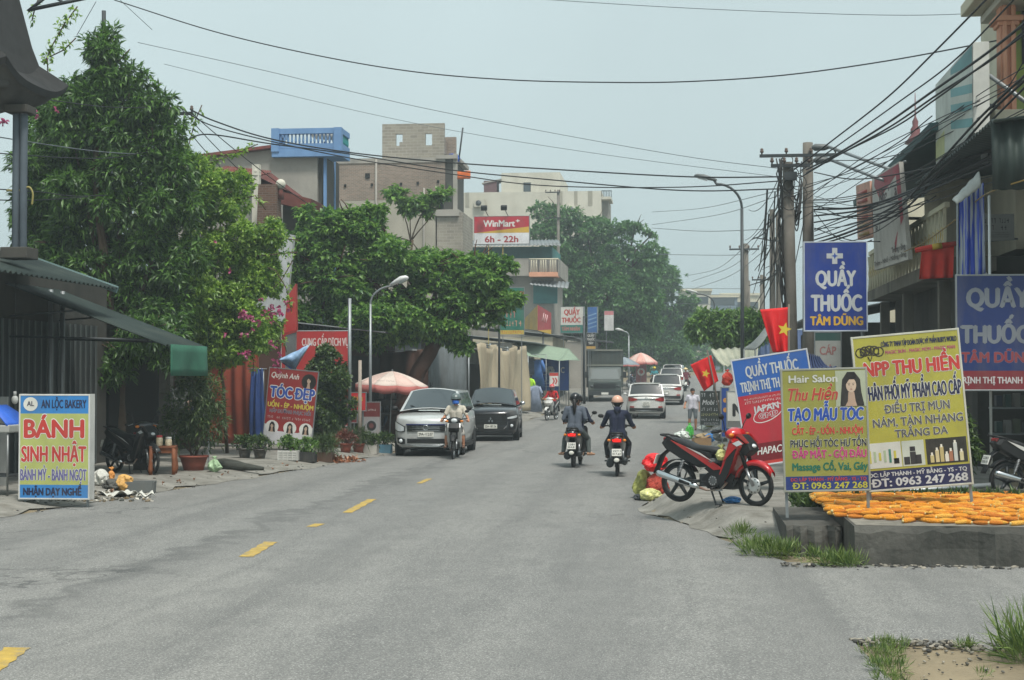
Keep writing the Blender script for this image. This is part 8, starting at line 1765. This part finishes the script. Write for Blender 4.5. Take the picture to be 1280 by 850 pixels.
b = MB(); b.tube([(A_ + D_) / 2 + E_, (A_ + D_) / 2 + V((1.0, .4, -.2))], .04, STEEL, 6); b.build('bracket', T)
l, w, h, z0 = rect(1019, 416, 1051, 478, 33.5); board('faded_board', 'faded white board with pale red letters behind the blue pharmacy lightbox', 'sign', l, 0, w, h, [(0, .84, C(170, 172, 166)), (.84, 1, C(50, 90, 84))], [('CÁP', .18, .82, .56, .72, C(170, 110, 106)), ('GA', .25, .7, .2, .36, C(170, 110, 106))], z0=z0, legs=(-.4, .4))
l, w, h, z0 = rect(875.5, 489, 900, 531, 55)
def ex(T, w, h, z0, y):
    b = MB()
    for k, (z, hh) in enumerate(((.83, .11), (.42, .09), (.27, .08), (.12, .07), (.02, .06))): scribble(b, -.45 * w, .45 * w, z0 + z * h, z0 + (z + hh) * h, SILV if k != 2 else C(190, 190, 120), y - .004, k + 11)
    b.build('chalk_lines', T)
board('price_board', 'black price board with white handwritten lines beside the standing man', 'sign', l, 0, w, h, [(0, 1, C(44, 52, 50))], [('Mobi 9', .1, .95, .6, .74, SILV, dict(shear=.25))], z0=z0, legs=(-.45, .45), extra=ex)
l, w, h, z0 = rect(909, 490, 934, 534, 34); board('letter_board', 'white board with a black letter N behind the parked red motorbike', 'sign', l, .1, w, h, [(0, .18, C(110, 112, 110)), (.18, 1, C(206, 206, 198))], [('N', .3, .75, .32, .66, C(40, 42, 44), dict(bold=.08))], z0=z0, legs=(-.45, .45))
l, w, h, z0 = rect(902, 485, 911, 546, 34.6); board('upright_banner', 'narrow upright blue panel left of the white letter board', 'sign', l, 0, w, h, [(0, 1, C(32, 70, 150))], [], z0=z0, legs=(-.4,), extra=lambda T, w, h, z0, y: (lambda b: ([disc(b, 0, z0 + q_ * h, .3 * w, .05 * h, C(206, 140, 60), y - .003, 10) for q_ in (.75, .55)], b.build('spot', T)))(MB()))
# flags
FLAG = M('flag_red', (206, 28, 32), .75, .12, 2)
def flag(label, tl, tr, br, bl, star, sr, Y, polep):
    tb = at(*polep[1], Y); T = thing('flag', label, 'flag', tb); F = lambda p: at(p[0], p[1], Y) - tb
    b = MB(); A_, B_, C_, D_ = F(tl), F(tr), F(br), F(bl)
    fn = lambda u, v: A_.lerp(B_, u).lerp(D_.lerp(C_, u), v) + V((0, .07 * math.sin(u * 8 + v * 3) * v + .04 * math.sin(u * 15) * v, 0))
    b.grid(fn, 24, 16, FLAG); b.build('cloth', T, solid=.004)
    c_ = F(star); s = MB(); k = sr * Y / FPX; P_ = [c_ + V((k * q_ * math.sin(PI * i / 5 + .25), -.13, k * q_ * math.cos(PI * i / 5 + .25))) for i in range(10) for q_ in ((1 if i % 2 == 0 else .42),)]
    s.add([c_ + V((0, -.13, 0))] + P_, [(0, i + 1, (i + 1) % 10 + 1) for i in range(10)], C(226, 196, 40)); s.build('star', T)
    s = MB(); s.tube([F(polep[0]), V((0, 0, 0))], .018, M('flag_pole', (110, 100, 90), .7), 6); s.build('pole', T)
flag('small red flag with yellow star hanging from a slanting pole beside the price board', (863, 456), (889, 444), (898, 476), (880, 489), (882, 467), 5.5, 38, ((884, 438), (904, 535)))
flag('large red flag with yellow star standing just above the tilted pharmacy advert board', (950, 387), (985, 384), (984, 442), (966, 440), (980, 412), 9, 27, ((986, 380), (986, 560)))
T = thing('cloth_banner', 'plain red cloth draped over a rod in front of the dark balcony shophouse', 'cloth', V((hx(1147, 30.4), 30.4, hz(350, 30.4)))); tb = T.location; F = lambda px, py, Y=30.4: at(px, py, Y) - tb
b = MB(); A_, B_, C_, D_ = F(1152, 312), F(1193, 306), F(1191, 347), F(1149, 349); REDC = M('red_cloth', (196, 52, 40), .8, .15, 3)
b.grid(lambda u, v: A_.lerp(B_, u).lerp(D_.lerp(C_, u), v) + V((0, .06 * math.sin(u * 16) * v, 0)), 30, 8, REDC); b.build('cloth', T, solid=.005)
b = MB(); b.tube([F(1144, 313), F(1170, 308), F(1197, 304)], [.05, .06, .045], REDC, 8); b.tube([F(1165, 309) + V((0, -.02, 0)), F(1177, 307) + V((0, -.02, 0))], .062, C(206, 170, 40), 8); b.tube([F(1197, 304), F(1197, 304) + V((1.2, .3, .1))], .02, STEEL, 5); b.build('rod', T)
m, t, bs = nodes_mat('striped_blue_tarp'); tc = N(t, 'ShaderNodeTexCoord'); mp = N(t, 'ShaderNodeMapping'); mp.inputs['Scale'].default_value = (17, 3, .6); t.links.new(tc.outputs['Object'], mp.inputs[0])
nz = N(t, 'ShaderNodeTexNoise'); nz.inputs['Scale'].default_value = 1.6; nz.inputs['Detail'].default_value = 4; t.links.new(mp.outputs[0], nz.inputs['Vector']); cr = N(t, 'ShaderNodeValToRGB'); e = cr.color_ramp.elements; e[0].position = .46; e[0].color = (*lin((28, 66, 180)), 1); e[1].position = .58; e[1].color = (*lin((160, 168, 176)), 1)
t.links.new(nz.outputs['Fac'], cr.inputs[0]); t.links.new(cr.outputs[0], bs.inputs['Base Color']); bs.inputs['Roughness'].default_value = .5
T = thing('roll_blind', 'crumpled blue and silver roll down blind hanging from the pharmacy awning', 'blind', V((hx(1197, 26), 26, hz(357, 26)))); tb = T.location; F = lambda px, py, Y=26: at(px, py, Y) - tb
A_, B_, C_, D_ = F(1196, 252), F(1229, 228), F(1232, 343), F(1197, 357)
b = MB(); b.grid(lambda u, v: A_.lerp(B_, u).lerp(D_.lerp(C_, u), v) + V((0, .012 * math.sin(u * 30) + .02 * math.sin(u * 11 + v * 2), 0)), 40, 10, m); b.build('sheet', T, solid=.006)
b = MB(); b.tube([F(1195, 358), F(1234, 342)], .022, C(196, 200, 200), 7); b.tube([F(1197, 245), F(1197, 470)], .02, STEEL, 6); b.build('rod', T)
b = MB(); A_, B_, C_, D_ = F(1190, 250, 25.8), F(1224, 214, 25.8), F(1226, 234, 25.6), F(1196, 256, 25.6); b.grid(lambda u, v: A_.lerp(B_, u).lerp(D_.lerp(C_, u), v) + V((0, -.06 * math.sin(PI * v), .008 * math.sin(u * 22))), 20, 5, M('torn_sheet', (170, 174, 170), .7, .3, 4)); b.build('rolled_top', T, solid=.008)
T = thing('paper_notice', 'pale notice board in the dim pharmacy interior', 'notice', V((hx(1254, 29), 29.4, hz(303, 29)))); b = MB(); b.box((0, 0, .25), (.6, .02, .5), C(120, 122, 118)); b.build('panel', T)
b = MB(); scribble(b, -.25, .25, .33, .42, BLACK, -.013, 2); scribble(b, -.26, .26, .2, .29, BLACK, -.013, 3); [scribble(b, -.2, .2, .06 + .04 * k, .08 + .04 * k, BLACK, -.013, 5 + k) for k in range(3)]; b.build('lettering', T); b = MB(); b.box((0, .35, .25), (.06, .7, .06), DSTEEL); b.build('bracket', T)
# awnings on the right, middle distance
for lab, pts, Ys, m in (('beige cloth awning with long folds over the far right stalls', ((888, 437), (948, 433), (946, 452), (905, 458)), (62, 62, 56, 56), M('beige_cloth', (176, 176, 156), .85, .15, 1)),
                     ('grey cloth awning sloping steeply below the blue sheet shed', ((957, 409), (962, 414), (944, 437), (930, 436)), (56, 56, 52, 52), M('grey_cloth_awning', (150, 156, 154), .85, .15, 1)),
                     ('small navy parasol edge showing behind the tilted pharmacy advert board', ((1010, 443), (1024, 447), (1046, 460), (1008, 462)), (30, 30, 28, 28), M('navy_canvas', (44, 58, 96), .8))):
    tb = at(*pts[0], Ys[0]); tb.z = gz(tb.x, tb.y); T = thing('awning', lab, 'awning', tb); P_ = [at(*p, y) - tb for p, y in zip(pts, Ys)]
    b = MB(); b.grid(lambda u, v: P_[0].lerp(P_[1], u).lerp(P_[3].lerp(P_[2], u), v) + V((0, 0, .035 * math.sin(u * 40) - .1 * math.sin(PI * v))), 40, 6, m); b.build('sheet', T, solid=.01)
    b = MB()
    for p_ in P_[2:]: b.tube([p_, V((p_.x, p_.y, 0))], .025, STEEL, 6)
    b.build('post', T)
# ------------------------------------------------------------------ small things
rr = random.Random(77)
from mathutils import noise
def bag(name, label, px, py, size, m, seed, knot=True, cat='bag', squash=.8, z=None, group=None, Y=None, mottle=None):
    p = onground(px, py) if Y is None else spot(hx(px, Y), Y)
    T = thing(name, label, cat, p, group=group); r = random.Random(seed); b = MB(); sx, sy, sz = size
    ph = [r.uniform(0, 6) for _ in range(6)]; nu, nv = 40, 22; vs = []
    for i in range(nv + 1):
        t = -PI / 2 + PI * i / nv
        for j in range(nu):
            a = 2 * PI * j / nu; k = 1 + .14 * math.sin(3 * a + ph[0] + 2 * t) + .1 * math.sin(7 * a + ph[1] + 4 * t) * math.cos(t) + .08 * math.sin(5 * t + ph[2] + a) + .2 * (noise.fractal(V((math.cos(t) * math.cos(a) * 1.9, math.cos(t) * math.sin(a) * 1.9, math.sin(t) * 1.9)) + V((seed, 0, 0)), .6, 2.2, 5))
            q = V((math.cos(t) * math.cos(a) * k * sx, math.cos(t) * math.sin(a) * k * sy, (math.sin(t) * (.85 if math.sin(t) < 0 else 1.0)) * sz + sz * .8)); q.z = max(.0, q.z)
            vs.append(q)
    b.add(vs, [(i * nu + j, i * nu + (j + 1) % nu, (i + 1) * nu + (j + 1) % nu, (i + 1) * nu + j) for i in range(nv) for j in range(nu)], m, False); b.build('sack', T)
    if knot:
        b = MB(); top = sz * 1.75; b.tube([V((0, 0, top - .04)), V((.01, 0, top + .03)), V((.03, .01, top + .07))], [.05 * sx / .2, .02, .03], m, 8)
        for k in (-1, 1): b.tube([V((.01, 0, top + .02)), V((k * .025, .02, top + .05)), V((k * .05, 0, top + .055))], [.014, .02, .01], m, 6)
        b.build('knot', T)
    return T
def plas(n, c, r=.5): return M('plastic_' + n, c, r, .35, 12, coat=.1, bump=.9, bscale=18)
# pile by the rear wheel of the red motorbike
bb_ = bag('plastic_bag', 'bright red plastic bag on top of the pile behind the parked red motorbike', 817, 590, (.2, .17, .18), plas('red', (220, 28, 34)), 1, Y=26.2, knot=False); bb_.location.z = hz(589, 26.2); bb_.location.x = hx(818, 26.2)
bag('net_sack', 'yellow green sack on the left of the pile behind the parked red motorbike', 803, 621, (.15, .15, .28), M('yellow_green_net', (150, 152, 84), .8, .35, 12), 2, Y=26.4, knot=False).location.x = hx(804, 26.4)
bag('net_sack', 'orange red net sack under the bright red bag', 818, 618, (.19, .16, .25), M('orange_net', (168, 66, 52), .8, .35, 14, bump=.6, bscale=60), 3, Y=26.2, knot=False).location.x = hx(820, 26.2)
bag('plastic_bag', 'pale yellow plastic bag low beside the motorbike rear wheel', 812, 622, (.17, .12, .12), plas('pale_yellow', (196, 196, 130)), 4, Y=25.9, knot=False).location.x = hx(812, 25.9)
bag('plastic_bag', 'small dark plastic bag at the left foot of the pile', 797, 621, (.07, .07, .06), plas('dark', (52, 56, 60)), 5, Y=26, knot=False).location.x = hx(797, 26)
bag('plastic_bag', 'white and pale green plastic bag standing on the road edge seen over the motorbike seat', 853, 550, (.24, .2, .17), plas('white', (206, 214, 206)), 6)
bag('plastic_bag', 'vivid green plastic bag beside the white one over the motorbike seat', 862, 549, (.12, .12, .27), plas('green', (70, 176, 70)), 7)
bag('plastic_bag', 'bright blue plastic bag among the goods at the right kerb', 890, 553, (.2, .18, .16), plas('blue', (60, 130, 196)), 8)
bag('plastic_bag', 'grey bulging sack among the goods at the right kerb', 903, 552, (.26, .2, .24), plas('grey', (112, 116, 116)), 9)
bag('plastic_bag', 'pale brown sack left of the blue bag at the right kerb', 880, 550, (.24, .2, .13), M('sack_cloth', (168, 148, 116), .9, .2, 6), 10, knot=False)
bag('plastic_bag', 'white plastic bag at the man right foot below the price board', 879, 538, (.2, .2, .11), plas('white', (206, 214, 206)), 11)
bag('plastic_bag', 'yellowish green bundle under the price board', 890, 534, (.36, .25, .16), M('yellow_green_net', (150, 160, 80)), 12, knot=False)
b_ = bag('plastic_bag', 'clear bag of yellow greens hanging on the parked red motorbike', 905, 580, (.075, .06, .09), plas('pale_yellow', (196, 196, 130)), 13, Y=22.0); b_.location = V((hx(901, 21.95), 21.85, hz(574, 21.9)))
b_ = bag('plastic_bag', 'grey plastic wrap lying on the motorbike footwell', 895, 580, (.12, .08, .05), plas('grey', (150, 152, 146)), 14, Y=22.0, knot=False); b_.location = V((hx(893, 22), 22.0, hz(579, 22)))
bag('plastic_bag', 'small blue bag lying under the parked red motorbike engine', 915, 616, (.11, .1, .06), plas('blue', (60, 130, 196)), 15, Y=22.1, knot=False).location.x = hx(915, 22.1)
bag('plastic_bag', 'small white and green bag at the foot of the potted bamboo', 268, 590, (.13, .12, .15), plas('whitegreen', (150, 178, 140)), 16)
b_ = bag('crushed_packet', 'crushed red packet lying under the edge of the concrete platform', 1100, 702, (.05, .03, .05), plas('red', (220, 28, 34)), 17, knot=False, cat='litter')
b_ = bag('plastic_bag', 'orange red bundle hanging behind the small flag pole', 907, 470, (.14, .12, .2), plas('orange', (206, 60, 40)), 18, Y=40); b_.location.z = hz(482, 40); b_.location.x = hx(909, 40)
# drying corn
KC = [M('corn_kernel_%s' % k, c, .5, .3, 60, bump=.9, bscale=95) for k, c in (('deep', (212, 126, 34)), ('mid', (228, 148, 34)), ('gold', (232, 172, 66)))]
HUSK = M('corn_butt', (206, 186, 130), .85)
protos = []
def cob_mesh(k):
    b = MB(); n = 12; prof = [(.006, -.102), (.017, -.1), (.024, -.085), (.0275, -.05), (.028, 0), (.026, .04), (.021, .08), (.012, .103), (.0, .108)]
    vs = []; P = []
    b.lathe(prof[1:], KC[k], n, Matrix.Rotation(PI / 2, 4, 'Y')); b.T = None
    b.lathe([(0, -.108), (.014, -.106), (.018, -.099)], HUSK, 8, Matrix.Rotation(PI / 2, 4, 'Y'))
    return b
first = [None, None, None]
def cob(x, y, z, a, roll, k, s):
    if first[k] is None: o = cob_mesh(k).build('corn_cob'); first[k] = o
    else: o = first[k].copy(); COL.objects.link(o)
    o.location = (x, y, z); o.rotation_euler = (roll, rr.uniform(-.08, .08), a); o.scale = (s, s, s)
    return tag(o, 'orange corn cob lying among many drying on the concrete platform', 'corn cob', 'corn cobs drying on the concrete platform')
def front_of(x): return 17.55 + max(0, (2.6 - x)) * .95 + .12 * math.sin(x * 3.1)
cells = []
y = 0.0
yy = 17.5
while yy < 21.5:
    x = 1.5
    while x < 6.2:
        f = front_of(x)
        if yy > f and yy < 21.45 and rr.random() > .1 and x > 1.75: cells.append((x + rr.uniform(-.05, .05), yy + rr.uniform(-.03, .03)))
        x += .185
    yy += .062
rr.shuffle(cells); cells.sort(key=lambda c: c[1])
vis = [c for c in cells if c[0] < hx(1290, c[1])]
n_ind = 0; rest = MB()
tmpb = [cob_mesh(k) for k in range(3)]
for i, (x, y) in enumerate(vis):
    k = rr.choice((0, 1, 1, 2)); a = rr.gauss(0, .45) + (PI if rr.random() < .5 else 0); z = .472 + (rr.choice((0, 0, .035)) if y > front_of(x) + .12 else 0)
    if n_ind < 290: cob(x, y, z, a, rr.uniform(0, 6), k, rr.uniform(.78, 1.16)); n_ind += 1
    else:
        m4 = Matrix.Translation((x, y, z)) @ Euler((rr.uniform(0, 6), rr.uniform(-.1, .1), a)).to_matrix().to_4x4() @ Matrix.Scale(rr.uniform(.88, 1.12), 4); tb_ = tmpb[k]; o0 = len(rest.v)
        rest.v.extend([tuple(m4 @ V(q)) for q in tb_.v])
        for f_, mm in zip(tb_.f, tb_.m): rest.f.append(tuple(j + o0 for j in f_)); rest.m.append(rest.mi(tb_.mats[mm])); rest.sm.append(True)
if rest.f: tag(rest.build('corn_cobs'), kind='stuff')
# ---- left foreground
p = onground(204, 593); T = thing('wooden_table', 'small square brown wooden table holding two jars in front of the dark shophouse', 'table', p, .25)
b = MB(); b.box((0, 0, .56), (.52, .52, .04), WOODB); b.build('tabletop', T, bevel=.008); b = MB()
for s in (-1, 1): b.box((0, s * .21, .49), (.4, .025, .1), WOODB); b.box((s * .21, 0, .49), (.025, .4, .1), WOODB)
b.build('apron', T)
for sx in (-1, 1):
    for sy in (-1, 1): b = MB(); b.tube([V((sx * .22, sy * .22, .54)), V((sx * .225, sy * .225, .3)), V((sx * .235, sy * .235, .12)), V((sx * .22, sy * .22, 0))], [.045, .04, .05, .035], WOODB, 8); b.build('leg', T)
for dx, lidm, lab, h_ in ((-.04, C(200, 40, 40), 'glass jar with a bright red lid on the small wooden table', .2), (.15, C(214, 212, 204), 'pale glass jar with a white lid on the small wooden table', .17)):
    J_ = thing('jar', lab, 'jar', p + V((dx, -.12, .58))); b = MB(); b.lathe([(.06, 0), (.068, .02), (.068, h_ - .05), (.05, h_ - .02), (0, h_ - .02)], M('jar_food', (206, 190, 160), .25, .3, 20, coat=.5), 14); b.build('body', J_)
    b = MB(); b.lathe([(.058, h_ - .025), (.06, h_ - .02), (.06, h_ + .015), (0, h_ + .02)], lidm, 14); b.build('lid', J_)
l, w, h, z0 = rect(217, 487, 262, 521, 33.8)
board('portrait_poster', 'dim poster with a woman portrait and blue lettering behind the potted bamboo', 'sign', l, .1, w, h, [(0, 1, C(108, 112, 108))], [('Thu', .5, .72, .08, .3, C(40, 60, 130))], z0=z0, legs=(-.45, .45), extra=lambda T, w, h, z0, y: (lambda b: (portrait(b, .34 * w, z0 + .55 * h, .36 * h, y - .004), portrait(b, -.05 * w, z0 + .5 * h, .3 * h, y - .004), b.build('portrait', T)))(MB()))
T = thing('covered_cart', 'white street cart under a folded bright blue cover at the left frame edge', 'cart', V((hx(3, 24.5), 24.5, .1)))
b = MB(); b.box((0, 0, hz(538, 24.5) - .1), (.62, .8, .13), C(176, 178, 174)); b.build('tray', T, bevel=.02)
for sx in (-1, 1):
    for sy in (-1, 1): b = MB(); b.tube([V((sx * .27, sy * .36, 0)), V((sx * .27, sy * .36, hz(543, 24.5) - .1))], .018, STEEL, 7); b.build('leg', T)
b = MB(); z1 = hz(535, 24.5) - .1; b.loft([[V((x_, -.4, z_)), V((x_, .4, z_))] for x_, z_ in ((-.34, z1 + .1), (-.3, z1 + .3), (-.1, z1 + .34), (.1, z1 + .22), (.24, z1 + .06), (.28, z1 + .01))], M('blue_cover', (40, 92, 190), .5, .2, 4), caps=False, closed=False); b.build('cover', T, solid=.02)
b = MB(); b.box((.0, 0, .35), (.55, .7, .02), DSTEEL); b.build('shelf', T)
T = thing('light_bulb', 'white energy saving bulb hanging beside the lime bakery sign', 'lamp', V((hx(19, 26), 26, hz(506, 26)))); b = MB(); b.ell((0, 0, .07), (.06, .06, .08), C(206, 206, 200), 12, 8); b.build('bulb', T); b = MB(); b.tube([(0, 0, .14), (0, 0, .22)], .03, C(190, 190, 186), 8); b.tube([(0, 0, .2), (0, 0, 2.4)], .006, BLACK, 4); b.build('socket', T)
T = thing('leaning_board', 'pale upright board leaning behind the blue covered cart', 'board', V((hx(2, 26.5), 26.5, .1))); b = MB(); b.box((0, 0, (hz(497, 26.5) - .1) / 2), (.24, .05, hz(497, 26.5) - .1), C(150, 152, 148), rot=(-.03, 0, 0)); b.build('panel', T, bevel=.006)
# rubbish by the bakery sign
PAP = M('crumpled_paper', (196, 196, 188), .8, .2, 6, bump=.6, bscale=12)
p = onground(186, 620); p = onground(176, 616); T = thing('plastic_tray', 'grey empty plastic tray lying by the rubbish near the bakery sign', 'tray', p, .2)
GT_ = C(96, 102, 102); b = MB()
for sx in (-1, 1): b.box((sx * .24, 0, .11), (.02, .36, .2), GT_, rot=(0, sx * .08, 0)); b.box((0, sx * .17, .11), (.46, .02, .2), GT_)
b.box((0, 0, .015), (.46, .34, .02), GT_); b.build('shell', T, bevel=.006)
bag('rubbish_bag', 'orange yellow crumpled bag in the rubbish beside the bakery sign', 155, 614, (.15, .13, .17), M('orange_yellow_bag', (206, 160, 90), .6, .35, 8, bump=.5, bscale=14), 21, knot=False, cat='litter')
bag('rubbish_bag', 'small orange topped bag at the back of the rubbish', 139, 601, (.06, .06, .11), M('orange_bag', (206, 140, 70), .6), 22, cat='litter')
bag('rubbish_bag', 'grey dark bundle in the middle of the rubbish', 140, 612, (.16, .13, .11), M('grey_bundle', (84, 84, 80), .8, .3, 6), 23, knot=False, cat='litter')
bag('rubbish_bag', 'pale crumpled bag against the bakery sign', 126, 607, (.13, .13, .17), PAP, 24, knot=False, cat='litter')
for i, (px, py, w_, h_, lab) in enumerate(((145, 621, .55, .22, 'large white sheet of plastic lying flat in front of the rubbish'), (163, 620, .4, .18, 'crumpled white paper strip beside the large white sheet'), (182, 622, .3, .12, 'thin pale paper scrap at the right end of the rubbish'))):
    q = onground(px, py); T = thing('waste_paper', lab, 'litter', q, i * .4); b = MB(); r2 = random.Random(i + 5); f1 = [r2.uniform(0, 6) for _ in range(4)]
    b.grid(lambda u, v: V(((u - .5) * w_ * 1.0, (v - .5) * h_ * 1.6, .03 + .05 * math.sin(u * 9 + f1[0]) * math.sin(v * 5 + f1[1]) + .04 * abs(math.sin(u * 4 + f1[2])))), 14, 8, PAP); b.build('sheet', T, solid=.004)
b = MB(); cols_ = [C(150, 140, 120), C(90, 84, 70), C(196, 190, 176), C(120, 100, 70), C(70, 72, 64)]
for i in range(260):
    q = onground(rr.uniform(38, 190), rr.uniform(614, 628)); s = rr.uniform(.015, .06); b.box((q.x, q.y, q.z + s * .3), (s * rr.uniform(.6, 2), s, s * rr.uniform(.2, .8)), rr.choice(cols_), rot=(rr.uniform(-.5, .5), rr.uniform(-.5, .5), rr.uniform(0, 3)))
tag(b.build('litter'), kind='stuff')
for px, py, ln, lab in ((297, 588, 1.2, 'long dark rolled tarp lying on the pavement left of the planters'), (288, 584, .8, 'shorter dark rolled tarp lying behind the long one')):
    q = onground(px, py); b = MB(); b.tube([V((-ln / 2, .1, .09)), V((-ln * .2, 0, .1)), V((ln * .2, -.05, .075)), V((ln / 2, -.12, .05))], [.08, .1, .08, .04], M('dark_tarp', (58, 60, 54), .8, .35, 5, bump=.5), 10); o = b.build('rolled_tarp', loc=q); tag(o, lab, 'tarpaulin')
# red baskets and things on and by the dark motorbike
T = thing('red_basket', 'red plastic basket standing on the dark motorbike seat rack', 'basket', V((hx(182, 31.5), 31.4, hz(556, 31.5)))); b = MB(); b.lathe([(.14, 0), (.2, .2), (.215, .205), (.215, .22), (.19, .22), (.13, .02), (0, .02)], C(176, 40, 44), 16); 
for k in range(12): a = 2 * PI * k / 12; b.tube([V((.15 * math.cos(a), .15 * math.sin(a), .02)), V((.205 * math.cos(a), .205 * math.sin(a), .2))], .012, C(190, 60, 60), 5)
b.build('bowl', T)
b = MB(); b.box((0, 0, -(T.location.z - .12) / 2), (.34, .3, T.location.z - .13), DARKW); b.build('stand', T)
# more pavement plants and pots left of the beauty sign are built with the plants above
# goods by the right kerb: low crates and boxes
for px, py, w_, h_, m, lab in ((877, 560, .5, .3, M('cardboard', (160, 130, 96), .9), 'brown cardboard box behind the parked red motorbike seat'), (915, 545, .5, .5, C(140, 146, 146), 'grey plastic crate beside the white letter board')):
    q = onground(px, py); T = thing('crate', lab, 'box', q, .2); b = MB()
    for sx in (-1, 1): b.box((sx * (w_ / 2 - .01), 0, h_ / 2), (.02, .4, h_), m); b.box((0, sx * .19, h_ / 2), (w_ - .044, .02, h_), m)
    b.box((0, 0, .02), (w_ - .05, .36, .02), m); b.build('walls', T); b = MB(); b.box((-w_ * .3, 0, h_ + .03), (w_ * .42, .38, .012), m, rot=(0, .5, 0)); b.box((w_ * .3, 0, h_ + .03), (w_ * .42, .38, .012), m, rot=(0, -.5, 0)); b.build('flap', T)
q = spot(4.55, 24.2); potplant('potted_shrub', 'dark bushy potted shrub under the blue pharmacy banner', q + V((-.35, .6, 0)), .3, .35, C(60, 44, 38), [((0, 0, .9), (.4, .35, .5)), ((.2, 0, .6), (.3, .3, .3)), ((-.2, 0, 1.2), (.25, .25, .3))], L_BUSH, 600, 5, .12, .05, seed=91)
T = thing('low_kerb', 'low dark planted bed edge behind the yellow signs', 'kerb', (3.6, 22.9, .28)); b = MB(); b.box((.6, 0, .08), (5.2, .14, .2), CONCD); b.build('edge', T, bevel=.01)
T = thing('long_pole', 'long grey pipe lying on blocks behind the cosmetics sign', 'pipe', (3.1, 21.75, .33)); b = MB(); b.tube([V((-.9, 0, .1)), V((1.2, .1, .26))], .035, STEEL, 8); b.build('pipe', T); b = MB(); b.box((-.7, 0, .02), (.2, .2, .12), CONCD); b.box((1.1, .1, .08), (.2, .2, .26), CONCD); b.build('block', T)
